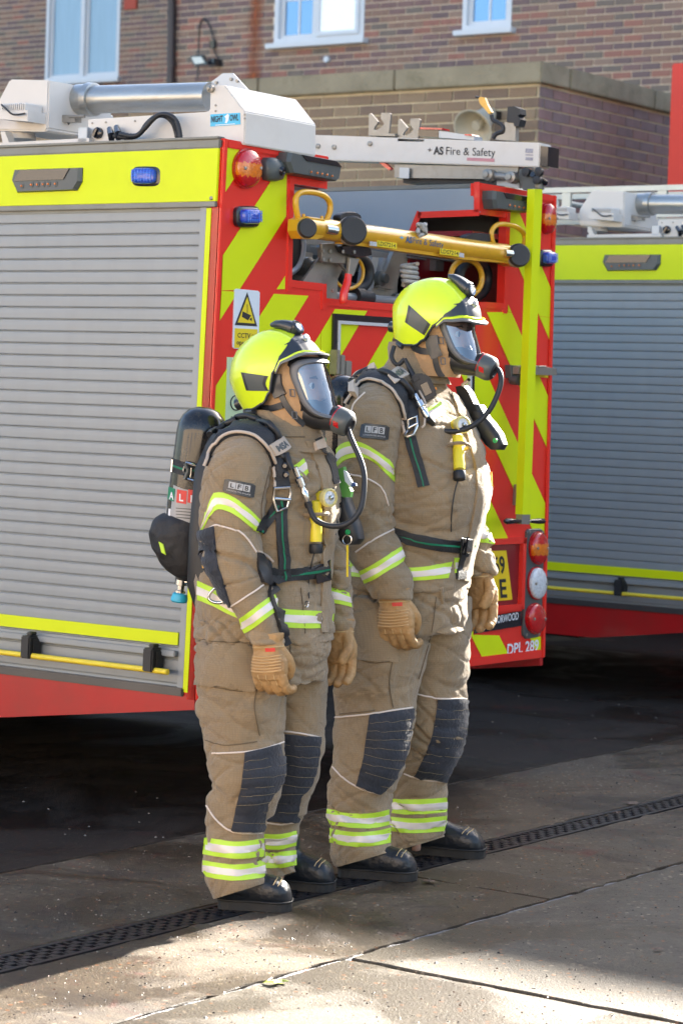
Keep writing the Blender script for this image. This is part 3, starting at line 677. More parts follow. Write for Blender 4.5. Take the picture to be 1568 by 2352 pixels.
# --- nearside: rail, yellow panel, shutter, sill
def sidepoly(name, pts, h, m, par=FT, bev=0, u=0):
    return prism(name, [T(*((q[0], q[1], q[2]))) for q in pts], -TE*h, m, par, bev)
def S_(px, py): return Ss(px, py)
WF = 7.2
def vs_(px, py): return S_(px, py)[2]
v1 = vs_(250, 346+.0); vt = HB; vp1 = vs_(252, 350); vp0 = vs_(250, 469); vst = vs_(250, 481)
vy1 = vs_(212, 1445-13); vy0 = vs_(212, 1447+13); vsb = vs_(215, 1552); vrl = vs_(215, 1566)
w_e = S_(471, 800)[1]; w_e = .5*(S_(459, 520)[1]+S_(421, 1550)[1])
wsh = 1.62
def side_bank(wa, wb, par=FT, bar=True):
    """one roller shutter bay between wa and wb"""
    # recessed shutter slats
    pitch = (S_(0, 1387)[2]-S_(0, 1387-0)[2]); p_ = (vs_(0, 506.8)-vs_(0, 1405.0))/33
    n_ = int((vst-vsb)/p_)+1; cache = None
    prof = [(-.001, .0), (-.0035, .0012), (-.0048, .005), (-.0054, p_*.5), (-.0050, p_-.0062), (-.0038, p_-.0048), (-.001, p_-.0043)]
    for k in range(n_):
        z0 = vst-.001-(k+1)*p_; hh = p_
        if z0 < vsb: break
        pts = [(.012+a-.004, z0+b) for a, b in prof]+[(.012+.004, z0+p_-.0045), (.012+.004, z0)]
        V = [T(a, w__, b) for w__ in (wa+.012, wb-.012) for a, b in pts]; n = len(pts)
        F = [[i, (i+1) % n, n+(i+1) % n, n+i] for i in range(n)]+[list(range(n))[::-1], [n+i for i in range(n)]]
        mk('shutter_slat', V, F, SHUT, par)
    tbox('shutter_backing', .022, .03, wa, wb, vsb-.02, vst+.02, DARK, par)
    tbox('shutter_guide', -.004, .02, wa-.018, wa+.011, vsb-.03, vst+.004, SHUT, par, .002)
    tbox('shutter_guide', -.004, .02, wb-.011, wb+.018, vsb-.03, vst+.004, SHUT, par, .002)
    tbox('reflective_stripe', -.0065, -.001, wa+.014, wb-.014, vy0, vy1, YEL, par)
    # bottom bar, rod and its clamps
    vb1 = vs_(0, 1456); vb0 = vs_(0, 1470)
    tbox('shutter_bottom_rail', -.022, -.001, wa+.014, wb-.014, vs_(0, 1462), vs_(0, 1449), SHUT, par, .003)
    tbox('sill_rail', -.012, .03, wa-.02, wb+.02, vrl-.012, vsb-.004, mat('dark_sill_rail', (.09, .09, .095), .35, .5, var=.2, dirt=.3), par, .004)
    vr = vs_(215, 1519)
    tube('lift_bar', [T(-.045, wa+.02, vr), T(-.045, wb-.02, vr)], .0105, RODY, par, 12)
    return vr
vr = side_bank(w_e, wsh)
side_bank(wsh+.1, wsh+1.5); side_bank(wsh+1.6, wsh+3.0)
for px, py in ((86, 1483), (366, 1512)):
    q = S_(px, py)
    for w0, w1, u0, u1, a, b in ((-.022, .022, -.066, -.008, -.043, .04), (-.014, .014, -.05, -.012, .04, .052), (-.028, -.0225, -.05, -.006, -.03, .03)):
        tbox('bar_clamp', u0, u1, q[1]+w0, q[1]+w1, q[2]+a, q[2]+b, BLACK, FT, .005)
tbox('top_rail', -.012, .03, .0, WF, vp1, HB-.003, ALU, FT, .004)
tbox('top_rail_lip', -.02, .02, .002, WF, HB-.0025, HB+.006, ALU, FT, .002)
tbox('side_panel_core', .0, .011, .036, WF, vp0-.03, vp1, ALU)
tbox('yellow_side_panel', -.013, -.001, .004, WF, vp0+.001, vp1-.001, YEL, FT, .0015)
tbox('panel_lower_trim', -.016, .0, .004, WF, vp0-.018, vp0, ALU, FT, .002)
lathe('rivet', T(-.013, S_(491, 456)[1], S_(491, 456)[2]), -TE, [(.007, 0), (.007, .003), (.003, .006)], STEEL, FT, 12)
# red and yellow corner post
tbox('corner_post', .0, .03, .036, w_e-.018, .02, vp0-.019, RED)
tbox('corner_post_front', .0, .034, .0, .0355, .0, vp0-.0185, RED)
wy0 = S_(497, 500)[1]; wy1 = S_(473, 500)[1]
tbox('corner_stripe', -.003, -.0005, .030, .066, vs_(440, 1592), vs_(480, 478), YEL, FT, .001)
# sill skirt below the shutters (deeper towards the cab)
q = [(-.001, .0, .0), (-.001, w_e+0.0, vrl), (-.001, WF, vrl), (-.001, WF, -.25), (-.001, 1.7, vs_(0, 1650)-.04), ]
sk = [(0, .0005, vrl-.001), (0, WF, vrl-.013), (0, WF, vs_(0, 1648)-.0), (0, S_(0, 1648)[1], vs_(0, 1648)), (0, .0005, vs_(455, 1632))]
prism('side_skirt', [T(.001, a, b) for _, a, b in sk], TE*.03, REDD, FT)
prism('far_side_skirt', [T(TW-.03, a, b) for _, a, b in sk], TE*.028, REDD, FT)
for w_ in (2.9, 6.3):
    for u in (.16, TW-.16):
        wh = empty('wheel'); wh.parent = FT; c = T(u, w_, -.463+.48); wh.matrix_basis = wm(FT).inverted() @ Matrix.Translation(c)
        lathe('tyre', c-TE*.13, TE, [(.27, 0), (.45, .0), (.48, .03), (.48, .23), (.45, .26), (.27, .26)], BLACK, wh, 40)
        lathe('rim', c-TE*.09, TE, [(.0, .05), (.10, .05), (.12, .0), (.2, .06), (.27, .02), (.275, .18), (0, .18)], STEEL, wh, 32)
tbox('chassis', .35, TW-.35, 1.2, 7.0, -.20, -.001, DARK)
# --- lamps on the side and rear
def lampbar(fn, Tn, poly, strip, leds, nrm, h, side):
    L_ = empty('work_lamp'); L_.parent = FT; c = sum((fn(*p) for p in poly), Vector())/len(poly); L_.matrix_basis = wm(FT).inverted() @ Matrix.Translation(c)
    prism('housing', [fn(*p) for p in poly], nrm*h, DGREY, L_, .012)
    prism('dark_lens', [fn(*p)+nrm*(h*.99) for p in strip], nrm*.004, BLKG, L_, .001)
    for p in leds:
        cc = fn(*p)+nrm*(h*.98); lathe('reflector', cc, nrm, [(.0105, 0), (.0105, .003), (.006, .0035), (.003, .002)], MATS['dark_grey_housing'], L_, 16)
        lathe('led', cc+nrm*.002, nrm, [(.004, 0), (.004, .004), (0, .006)], LAMB, L_, 10)
    return L_
lampbar(SP, None, [(36, 415), (42, 391), (197, 386), (196, 418), (184.5, 438.6), (49, 443.8)], [(59, 393), (174, 388.6), (160, 414), (46, 418)], [(64, 429), (86, 426), (100, 425.5), (113, 425), (125, 424.5), (141, 424)], -TE, .03, 0)
lampbar(RP, None, [(632, 372), (636, 350), (748, 370), (757, 384), (752, 412), (745, 417), (640, 398)], [(662, 357), (741, 371), (754, 385), (673, 371)], [(683, 396), (697, 398), (708, 400), (719, 402), (731, 405)], -TF, .06, 1)
lampbar(RP, None, [(1106, 458), (1107, 438), (1187, 451), (1204, 466), (1200, 484), (1190, 489), (1110, 480)], [(1126, 443), (1184, 453), (1198, 466), (1133, 457)], [(1140, 472), (1151, 474), (1161, 476), (1172, 478)], -TF, .06, 1)
def blue(fn, nrm, cx, cy, rx, ry, h):
    B = empty('blue_lamp'); B.parent = FT; c = fn(cx, cy); B.matrix_basis = wm(FT).inverted() @ Matrix.Translation(c)
    dome('base', [fn(*p) for p in ell(cx, cy, rx, ry, 28, 4)], nrm*h*.5, BLKG, B, 2, edge=.6)
    dome('lens', [fn(*p)+nrm*h*.42 for p in ell(cx-rx*.06, cy-ry*.03, rx*.74, ry*.70, 28, 4)], nrm*h*.62, BLUE, B, 3, edge=.55)
    G = []
    for k in range(-3, 4):
        a = fn(cx-rx*.06+k*rx*.19, cy-ry*.55)+nrm*h*.99; b = fn(cx-rx*.06+k*rx*.19, cy+ry*.5)+nrm*h*.99
        G.append(tube_geo([a, b], .0014, 5))
    for k in (-1, 0, 1):
        a = fn(cx-rx*.65, cy+k*ry*.3)+nrm*h*.99; b = fn(cx+rx*.55, cy+k*ry*.3)+nrm*h*.99; G.append(tube_geo([a, b], .0012, 5))
    v, f = joined(G); mk('lens_ribs', v, f, mat('blue_lens_rib', (.02, .18, .75), .15, coat=.6), B)
    return B
blue(SP, -TE, 341, 406, 37, 26, .035)
def rear_blue(cx, cy, rx, ry): blue(RP, -TF, cx, cy, rx, ry, .05)
rear_blue(562, 498, 27, 25)
rear_blue(1248, 593, 16, 20)
def round_lamp(cx, cy, rx, ry, kind, h=.035, off=0.0):
    B = empty('rear_lamp'); B.parent = FT; c = RP(cx, cy); B.matrix_basis = wm(FT).inverted() @ Matrix.Translation(c)
    o3 = -TF*off
    dome('bezel', [RP(*p)+o3 for p in ell(cx, cy, rx*1.06, ry*1.04, 28)], -TF*h*.35, BLACK if kind == 'b' else LRED, B, 1, edge=.8)
    z = (c).z; hgt = abs(RP(cx, cy-ry).z-RP(cx, cy+ry).z)
    if kind == 'tri': ms_, pk = [LRED, LAMB, LRED], (lambda p: 0 if p.z > z+hgt*.13 else (1 if p.z > z-hgt*.22 else 2))
    elif kind == 'clr': ms_, pk = [LCLR], None
    else: ms_, pk = [LRED], None
    dome('lens', [RP(*p)+o3-TF*h*.3 for p in ell(cx, cy, rx*.97, ry*.97, 36)], -TF*h*.75, ms_, B, 7, pick=pk, edge=.3)
    for s in (-1, 1): lathe('lens_screw', RP(cx+s*rx*.62, cy)+o3-TF*h*.85, -TF, [(.006, 0), (.006, .006), (.003, .007)], STEEL, B, 10)
round_lamp(562, 387, 29, 45, 'tri', .04)
round_lamp(1252, 502, 14, 35, 'tri', .04)
LP_ = [(1204.7, 1221), (1209, 1215), (1236, 1213.6), (1243, 1219), (1244, 1228), (1236.5, 1452), (1231, 1463), (1204, 1467), (1197, 1460), (1196, 1450)]
prism('lamp_cluster_plate', [RP(*p) for p in LP_], -TF*.012, DGREY, FT, .004)
round_lamp(1227, 1258, 19, 37, 'tri', .03, .012); round_lamp(1223.5, 1339, 19, 37, 'clr', .03, .012); round_lamp(1220, 1420, 20, 35, 'red', .03, .012)
for p in ((1210, 1222), (1239, 1223), (1203, 1457), (1231, 1457)): lathe('plate_screw', RP(*p)-TF*.012, -TF, [(.006, 0), (.006, .003), (.003, .004)], STEEL, FT, 8)
# camera pod on the rear
dome('reversing_camera', [RP(*p) for p in [(598, 372), (604, 362), (618, 362), (630, 368), (641, 380), (642, 398), (636, 413), (620, 417), (603, 413), (598, 398)]], -TF*.045, DGREY, FT, 4, edge=.5)
lathe('camera_lens', RP(624, 392)-TF*.038, (-TF*.8+TE*.25-TZ*.3), [(.016, 0), (.016, .014), (.010, .016), (.008, .010)], BLKG, FT, 16)
# number plate recess, plate, station board, number
rec = [(1010, 1256), (1191, 1247), (1186, 1386), (1010, 1400)]
tbox('plate_recess', Rr(1035, 1300)[0], Rr(1190, 1300)[0], -.0022, -.0012, Rr(1188, 1386)[2], Rr(1188, 1249)[2], RIN)
for a, b in (((1035, 1247), (1195, 1241)), ((1195, 1241), (1190, 1392)), ((1190, 1392), (1035, 1406))):
    A = Vector(Rr(*a)); B = Vector(Rr(*b)); d = (B-A).normalized(); s = Vector((-d.z, 0, d.x)); prism('recess_frame', [T(*x) for x in (A-s*.012-d*.012, B-s*.012+d*.012, B+s*.012+d*.012, A+s*.012-d*.012)], -TF*.022, RED, FT, .002)
npl = [(1040, 1268), (1159, 1264), (1173, 1377), (1040, 1390)]
npf = lambda x, y: RP(x, y)-TF*.003
prism('number_plate', [npf(*p) for p in npl], -TF*.004, mat('number_plate_yellow', (.82, .56, .015), .35), FT, .001)
text('plate_number', '69', npf, (1131, 1316), (1156, 1316), 40, PRINTK, FT, -TF*.006, up=(-.08, -1), bold=.02)
text('plate_letter', 'E', npf, (1145, 1372), (1160, 1371), 42, PRINTK, FT, -TF*.006, up=(-.08, -1), bold=.02)
prism('station_board', [RP(*p) for p in ((1090, 1419), (1195, 1403), (1194, 1437), (1087, 1455))], -TF*.008, BLKG, FT, .002)
text('station_name', 'WEST NORWOOD', RP, (1098, 1438), (1185, 1422), 17, PRINTW, FT, -TF*.010, bold=.012)
text('fleet_number', 'DPL 289', RP, (1162, 1504), (1234, 1493), 25, PRINTW, FT, -TF*.004, bold=.02)
# --- signs
prism('cctv_sign', [RP(*p) for p in [(537, 665), (541, 663), (591, 668), (595, 672), (592, 799), (587, 803), (537, 801), (533, 797)]], -TF*.004, SIGNW, FT, .0006)
o2 = -TF*.0046
def flat(name, pts, m, k=1): 
    return prism(name, [RP(*p)-TF*.0042 for p in pts], -TF*.0006*k, m, FT)
flat('warning_triangle', [(565.7, 671), (588.5, 750), (537, 746.5)], PRINTK); flat('triangle_fill', [(565.6, 682), (582.5, 743), (543.5, 740.5)], SIGNY, 2)
flat('camera_pictogram', [(554.5, 715), (573.8, 724.6), (567, 736), (552.8, 727.5)], PRINTK, 3); flat('camera_pictogram', [(570, 733), (575.5, 729), (575.5, 738)], PRINTK, 3.2); flat('camera_pictogram', [(564.6, 699), (565.6, 699), (565.6, 719), (564.6, 719)], PRINTK, 3.4)
flat('sign_caption_field', [(537, 753.7), (589, 756.5), (587, 800), (536, 799)], SIGNY)
text('sign_lettering', 'CCTV in', RP, (543, 775), (583, 777.5), 11, PRINTK, FT, -TF*.0058, bold=.01)
text('sign_lettering', 'operation', RP, (541, 791), (584, 793.5), 10, PRINTK, FT, -TF*.0058, bold=.01)
prism('stay_back_sign', [RP(*p) for p in [(521, 820), (585, 824), (580, 990), (515, 986)]], -TF*.003, PALE, FT, .0006)
tube('cycle_pictogram', [RP(541+13*math.cos(a*.3142), 925+17*math.sin(a*.3142))-TF*.004 for a in range(20)], .0022, PRINTK, FT, 6, closed=True)
tube('cycle_pictogram', [RP(541, 925)-TF*.004, RP(543, 908)-TF*.004], .002, PRINTK, FT, 6); tube('cycle_pictogram', [RP(541, 925)-TF*.004, RP(556, 930)-TF*.004, RP(566, 938)-TF*.004], .002, PRINTK, FT, 6)
text('sign_lettering', 'Stay back', RP, (528, 968), (578, 970), 12, PRINTK, FT, -TF*.0038, bold=.01)
# --- rear door: black seal and silver frame
def frame(name, pts, wd, h, m, w_=0):
    P = [Vector(Rr(*p)) for p in pts]; G = []
    c = sum(P, Vector())/len(P)
    inn = [p+(c-p).normalized()*wd*1.414 for p in P]
    for i in range(len(P)):
        j = (i+1) % len(P); G.append(prism_geo([T(*x) for x in (P[i], P[j], inn[j], inn[i])], -TF*h))
    v, f = joined(G); return mk(name, v, f, m, FT)
dr = [(761, 720), (1085, 742), (1080, 1230), (752, 1236)]
frame('door_seal', dr, .036, .012, BLKG)
dr2 = [(770, 736), (1077, 755), (1072, 1222), (760, 1224)]
frame('door_frame', dr2, .013, .016, mat('silver_frame', (.62, .64, .67), .35, .3))
for k, (px, py) in enumerate(((752, 828), (762, 832), (776, 838))):
    q = Rr(px, py); tbox('door_hinge', q[0]-.008, q[0]+.012+.01*k, -.05+.004*k, -.014, q[2]-.05, q[2]+.04-.012*k, STEEL, FT, .003)
# --- mast gear on the near locker roof
UM = .10
def M_(px, py, u=UM): return SP(px, py, u)
gear = empty('lighting_mast'); gear.parent = FT; gear.matrix_basis = wm(FT).inverted() @ Matrix.Translation(M_(400, 300)); 
base_px = [(201, 274), (470, 257), (481, 254), (483, 197), (516, 195), (563, 256), (562, 332), (201, 334)]
bevel(prism('mast_housing', [M_(*p) for p in base_px], TE*.42, WHITE, gear, 0), .004)
prism('hinge_plate', [M_(x, y, .30) for x, y in ((474, 206), (481, 191), (512, 168), (534, 168), (572, 210))], TE*.01, mat('grey_steel_plate', (.42, .45, .48), .4, .4), gear)
for x, y in ((497, 190), (531, 182), (545, 186)): lathe('plate_bolt', M_(x, y, .298), -TE, [(.006, 0), (.006, .004), (0, .004)], STEEL, gear, 10)
lathe('pivot_pin', M_(487, 204), -TE, [(.014, 0), (.014, .014), (.008, .016), (.006, .024), (0, .025)], STEEL, gear, 16)
for x, y in ((496, 242), (496, 255), (562+8, 263), (625, 272), (213, 283), (244, 281), (311, 278)):
    lathe('housing_bolt', M_(x, y) if x < 560 else M_(563, y), -TE, [(.004, 0), (.004, .003), (0, .004)], STEEL, gear, 8)
tube_a, tube_b = M_(484, 222, .30), M_(205, 229, .30); ax_ = tube_b-tube_a; ln = ax_.length
MAST = mat('mast_aluminium', (.40, .41, .40), .33, .75, var=.2, vs=3, dirt=.55, ds=4, dcol=(.24, .2, .14), stretch=(1, 1, 4))
lathe('mast_tube', tube_a, ax_, [(.052, 0), (.052, ln)], MAST, gear, 40)
lathe('mast_collar', tube_b, ax_, [(.053, -.03), (.062, -.028), (.064, 0), (.060, .004), (.058, .055), (.05, .056), (.05, .07), (.054, .072), (.054, .115), (.047, .117), (.047, .13), (.050, .132), (.047, .16), (.03, .165)], [MAST, mat('worn_dark_collar', (.10, .095, .09), .45, .5, var=.35, vs=30, dirt=.4)], gear, 40, mi=[0]*5+[1]*9)
tube('rubber_boot', catmull([M_(140, 230, .30), M_(133, 262, .26), M_(150, 278, .22)], 5), .022, BLACK, gear, 12)
prism('clevis', [M_(x, y, .2) for x, y in ((141, 264), (172, 264), (172, 280), (141, 280))], TE*.04, STEEL, gear, .002)
tube('clevis_rod', [M_(160, 268, .2), M_(195, 267, .2)], .006, STEEL, gear, 8)
bevel(prism('head_box', [M_(x, y, .12) for x, y in ((-14, 250), (22, 182), (112, 184), (110, 296), (104, 302), (-14, 300))], TE*.36, WHITE, gear, 0), .006)
def flood(cx, cy, u):
    F_ = []
    c = Vector(Ss(cx, cy, u)); b = lambda du, dw, dv: T(c.x+du, c.y+dw, c.z+dv)
    G = [prism_geo([b(0, x, y) for x, y in ((-.075, -.02), (.075, -.005), (.075, .03), (-.075, .02))], TE*.10)]
    for k in range(12): G.append(prism_geo([b(.0, -.06+k*.0105, .02), b(0, -.056+k*.0105, .02), b(0, -.056+k*.0105, .05), b(0, -.06+k*.0105, .045)], TE*.09))
    v, f = joined(G); mk('flood_lamp', v, f, WHITE, gear)
    tube('lamp_cable', catmull([b(-.01, .05, .045), b(-.02, .02, .03), b(-.02, -.02, .005), b(-.01, -.07, .008)], 5), .0035, BLACK, gear, 8)
flood(30, 268, .02); flood(196, 290, .42); flood(-90, 268, .02)
tube('pedestal', [M_(50, 322, .2), M_(50, 300, .2)], [.055, .05], WHITE, gear, 24)
prism('pedestal_strut', [M_(x, y, .08) for x, y in ((2, 302), (12, 302), (24, 335), (8, 335))], TE*.04, WHITE, gear, .003)
prism('tray', [M_(x, y, .07) for x, y in ((0, 328), (205, 317), (205, 330), (0, 340))], TE*.42, WHITE, gear, .002)
tbox('parking_bracket', .07, .09, S_(171, 315)[1], S_(150, 315)[1], HB-.004, HB+.07, mat('grey_steel_plate', (1, 1, 1)), FT, .002)
for off, pts in ((0, [(262, 312), (300, 316), (322, 306), (338, 284), (358, 268), (378, 266), (396, 280), (404, 300), (408, 322)]), (1, [(276, 308), (312, 312), (332, 296), (350, 276), (366, 264), (388, 264), (404, 276), (412, 298), (415, 322)])):
    P = catmull([M_(x, y, .055-off*.03) for x, y in pts], 10); tube('corrugated_hose', P, [.0095 if i % 2 else .0078 for i in range(len(P))], BLACK, gear, 12)
for x, y, a in ((252, 310, 0), (268, 306, 1)): tube('cable_plug', [M_(x, y-14, .08), M_(x+4, y, .05), M_(x+5, y+14, .06)], [.010, .013, .010], BLKG, gear, 12)
lathe('switch_knob', M_(228, 306), -TE, [(.021, 0), (.021, .012), (.016, .016), (0, .016)], BLKG, gear, 20)
box('knob_grip', M_(228, 306)-TE*.02, TF*.004+TZ*.002, TE*.006, TZ*.014-TF*.008, BLKG, gear)
stf = lambda x, y: SP(x, y, UM)-TE*.0012
prism('maker_sticker', [stf(*p) for p in ((484, 263), (552, 259), (553, 286), (484, 291))], -TE*.0008, SIGNC, gear)
prism('sticker_band', [stf(*p)-TE*.0009 for p in ((486, 265), (550, 261), (550, 281), (486, 284))], -TE*.0004, SIGNC, gear)
text('sticker_lettering', 'NIGHT', stf, (486.5, 281), (513, 279), 14, PRINTK, gear, -TE*.0022, bold=.03)
text('sticker_lettering', 'OWL', stf, (529, 277.5), (549, 276.5), 14, PRINTK, gear, -TE*.0022, bold=.03)
prism('sticker_bird', [stf(*p)-TE*.0015 for p in ((518, 283), (520, 272), (517, 268), (524, 262), (527, 264), (526, 276), (522, 283))], -TE*.0004, PRINTW, gear)
prism('sticker_small_print', [stf(*p)-TE*.0015 for p in ((496, 287), (541, 284), (541, 285.5), (496, 288.5))], -TE*.0004, PRINTW, gear)
# --- gantry beam above the far side
UB = uinn+.28
B_ = lambda x, y, u=UB: SP(x, y, u)
gan = empty('ladder_gantry'); gan.parent = FT; gan.matrix_basis = wm(FT).inverted() @ Matrix.Translation(B_(1000, 345))
bevel(prism('gantry_beam', [B_(*p) for p in ((560, 304), (1240, 328), (1237, 384), (560, 362))], TE*.09, WHITE, gan, 0), .004)
prism('beam_end_cap', [B_(*p) for p in ((1241, 335), (1258, 337), (1256, 382), (1240, 380))], TE*.09, BLKG, gan, .003)
text('beam_lettering', '+', B_, (981, 350), (992, 350.5), 10, PRINTK, gan, -TE*.002, bold=.0)
text('beam_lettering', 'AS', B_, (995, 354), (1018, 355), 18, PRINTK, gan, -TE*.002, bold=.035)
text('beam_lettering', 'Fire & Safety', B_, (1024, 355), (1137, 359), 18, PRINTK, gan, -TE*.002, bold=0)
prism('beam_label', [B_(*p)-TE*.001 for p in ((1072, 362), (1135, 364.5), (1135, 372), (1072, 369))], -TE*.001, mat('faded_pink_label', (.55, .25, .27), .6), gan)
for y0, y1 in ((341, 352), (354, 358), (361, 369)): prism('beam_code_label', [B_(*p)-TE*.001 for p in ((1207, y0), (1224, y0+1), (1223, y1), (1206, y1-1))], -TE*.001, mat('grey_code_label', (.35, .34, .38), .6, var=.5, vs=200), gan)
for x, y in ((768, 338), (731, 336), (850, 330)): lathe('beam_bolt', B_(x, y), -TE, [(.011, 0), (.011, .006), (.005, .008)], STEEL, gan, 14)
prism('lower_rail', [B_(*p, UB+.02) for p in ((906, 378), (1190, 383), (1184, 412), (905, 408))], TE*.06, STEEL, gan, .003)
prism('lower_rail_plate', [B_(*p, UB+.01) for p in ((919, 385), (941, 386), (940, 410), (918, 409))], -TE*.006, mat('grey_steel_plate', (1, 1, 1)), gan)
prism('under_tray', [B_(*p, UB+.05) for p in ((925, 408), (1130, 412), (1130, 424), (925, 420))], TE*.1, BLACK, gan)
tube('roller_axle', [B_(1125, 403, UB-.02), B_(1178, 408, UB-.02)], .015, STEEL, gan, 14)
for x, y in ((1124, 402), (1176, 408)): lathe('roller', B_(x, y, UB-.03), -TE*1, [(.02, -.03), (.024, -.02), (.024, .02), (.012, .024), (.012, .034), (0, .035)], STEEL, gan, 18)
prism('roller_bracket', [B_(*p, UB) for p in ((1140, 408), (1190, 412), (1192, 432), (1140, 425))], TE*.02, mat('grey_steel_plate', (1, 1, 1)), gan)
prism('pivot_block', [B_(*p, UB-.02) for p in ((1192, 388), (1222, 390), (1228, 432), (1200, 436), (1190, 410))], TE*.08, DGREY, gan, .006)
for x, y in ((1210, 396), (1240, 395), (1236, 414)): lathe('pivot_boss', B_(x, y, UB-.03), -TE, [(.018, 0), (.018, .018), (.008, .02), (0, .02)], BLACK, gan, 14)
def claw(x0, flip=1):
    pts = [(0, 0), (0, 52), (10, 58), (15, 58), (14, 54), (12, 18), (13, 5)] 
    o = [(846, 312), (847, 262), (851, 260), (868, 280), (860, 291), (858, 297), (863, 300), (877, 291), (882, 284), (874, 272), (875, 259), (894, 259), (897, 262), (893, 300), (890, 312)]
    return o
for dx, dy, du in ((0, 0, 0), (67, 13, .0)):
    prism('ladder_claw', [B_(x+dx, y+dy, UB+.02+du) for x, y in claw(0)], TE*.012, STEEL, gan)
    prism('claw_base', [B_(x+dx, y+dy, UB+.0) for x, y in ((846, 305), (906, 307), (906, 313), (846, 311))], TE*.08, STEEL, gan)
prism('stop_block', [B_(x, y, UB+.01) for x, y in ((960, 298), (1006, 299), (1006, 316), (960, 313))], TE*.07, BLKG, gan, .003)
prism('stop_block_side', [B_(x, y, UB+.012) for x, y in ((1007, 300), (1088, 312), (1088, 322), (1007, 316))], TE*.066, mat('grey_steel_plate', (1, 1, 1)), gan, .003)
prism('red_pad', [B_(x, y, UB+.0) for x, y in ((964, 292), (1014, 294), (1014, 298), (964, 297))], TE*.06, LRED, gan, .002)
prism('red_pad', [B_(x, y, UB+.0) for x, y in ((1066, 308), (1082, 308), (1084, 312), (1066, 311))], TE*.06, LRED, gan, .001)
prism('red_stay', [B_(x, y, UB+.03) for x, y in ((866, 371), (880, 371), (898, 387), (893, 391))], TE*.02, RED, gan)
prism('catch_post', [B_(x, y, UB+.02) for x, y in ((1136, 320), (1136, 308), (1156, 308), (1158, 280), (1184, 280), (1182, 324))], TE*.03, STEEL, gan, .002)
prism('catch_head', [B_(x, y, UB+.01) for x, y in ((1163, 281), (1165, 245), (1180, 244), (1193, 250), (1194, 262), (1188, 266), (1194, 274), (1190, 290), (1180, 290), (1178, 281))], TE*.05, BLACK, gan, .003)
tube('strap_hook', catmull([B_(x, y, UB+.02) for x, y in ((1128, 264), (1132, 276), (1144, 282), (1154, 290), (1154, 302), (1140, 307), (1132, 318))], 5), .009, BLACK, gan, 8)
prism('yellow_lever', [B_(x, y, UB+.02) for x, y in ((1098, 226), (1102, 222), (1112, 224), (1118, 240), (1128, 258), (1122, 262), (1110, 248), (1101, 238))], TE*.02, GOLD, gan, .003)
tube('lever_pin', [B_(1091, 222, UB+.02), B_(1120, 232, UB+.05)], .005, BLKG, gan, 8)
# grab pole hanging at the rear
pole = empty('operating_pole'); pole.parent = FT; pole.matrix_basis = wm(FT).inverted() @ Matrix.Translation(RP(1220, 800, -.11))
P_ = lambda x, y, w_=-.11: RP(x, y, w_)
def bar_px(name, x0, y0, x1, y1, wd, dw, m, w_=-.11):
    a = P_(x0-wd/2, y0, w_); b = P_(x0+wd/2, y0, w_); c = P_(x1+wd/2, y1, w_); d_ = P_(x1-wd/2, y1, w_)
    o = prism(name, [a, b, c, d_], TF*dw, m, pole); return o
bar_px('pole_tube', 1236, 434, 1208, 1182, 18, .034, YEL)
bar_px('pole_top_fitting', 1238, 396, 1236, 434, 16, .03, STEEL); 
tube('knuckle', [P_(1229, 384), P_(1233, 430)], .014, STEEL, pole, 12); tube('knuckle_bolt', [P_(1222, 400), P_(1252, 420)], .012, BLKG, pole, 12)
bar_px('pole_bottom_fitting', 1208, 1182, 1206.5, 1204, 18, .03, STEEL)
tube('tee_handle', [P_(x, 1197+(x-1158)*.006, -.10) for x in (1158, 1163, 1175, 1190, 1197)], [.006, .013, .012, .009, .007], BLKG, pole, 14); tube('tee_handle', [P_(x, 1197, -.10) for x in (1217, 1224, 1236, 1247, 1251)], [.007, .009, .012, .011, .004], BLKG, pole, 14)
tube('tee_bar', [P_(1190, 1197.5, -.10), P_(1220, 1197, -.10)], .006, STEEL, pole, 10)
tube('pole_clip', [P_(1236, 842-0, -.115), P_(1252, 842, -.115)], .004, STEEL, pole, 8)
for nm, q, h, m in (('pole_bracket', [(1162, 842), (1200, 838), (1250, 846), (1250, 862), (1162, 858)], .06, STEEL), ('pole_bracket_foot', [(1158, 838), (1182, 840), (1182, 868), (1160, 868)], .03, DGREY)):
    prism(nm, [RP(*p) for p in q], -TF*h, m, pole, .003)
tube('bracket_roller', [RP(1175, 872, -.02), RP(1192, 874, -.06)], .02, DGREY, pole, 14)
prism('yellow_label', [RP(*p)-TF*.003 for p in ((1234, 843), (1256, 845), (1256, 868), (1234, 866))], -TF*.001, SIGNY, FT)
prism('wedge_bracket', [RP(*p) for p in ((1178, 1112), (1196, 1134), (1190, 1152), (1176, 1160))], -TF*.03, STEEL, FT, .002)
# ladder assembly seen in the opening
lad = empty('ladder_head_gear'); lad.parent = FT; lad.matrix_basis = wm(FT).inverted() @ Matrix.Translation(RP(900, 560, 0))
wl = -.045
L_ = lambda x, y, w_=wl: RP(x, y, w_)
a, b = L_(742, 527), L_(1178, 586)
tube('yellow_cross_tube', [L_(700, 521), L_(742, 527), L_(900, 548), L_(1060, 570), L_(1160, 583)], .039, GOLD, lad, 24)
prism('yellow_lower_flange', [L_(x, y, wl-.02) for x, y in ((722, 538), (790, 546), (790, 560), (1060, 596), (1160, 604), (1180, 612), (1170, 590), (1060, 576), (800, 542))], TF*.045, GOLD, lad, .003)
LW = lambda x, y: L_(x, y, wl-.041)
text('tube_lettering', '+', LW, (917, 550), (927, 551), 8, SIGNC, lad, Vector(), bold=.02)
text('tube_lettering', 'AS', LW, (931, 556), (946, 558), 14, mat('dark_blue_print', (.03, .10, .22), .5), lad, Vector(), bold=.04)
text('tube_lettering', 'Fire & Safety', LW, (948, 558), (1018, 569), 14, MATS['dark_blue_print'], lad, Vector())
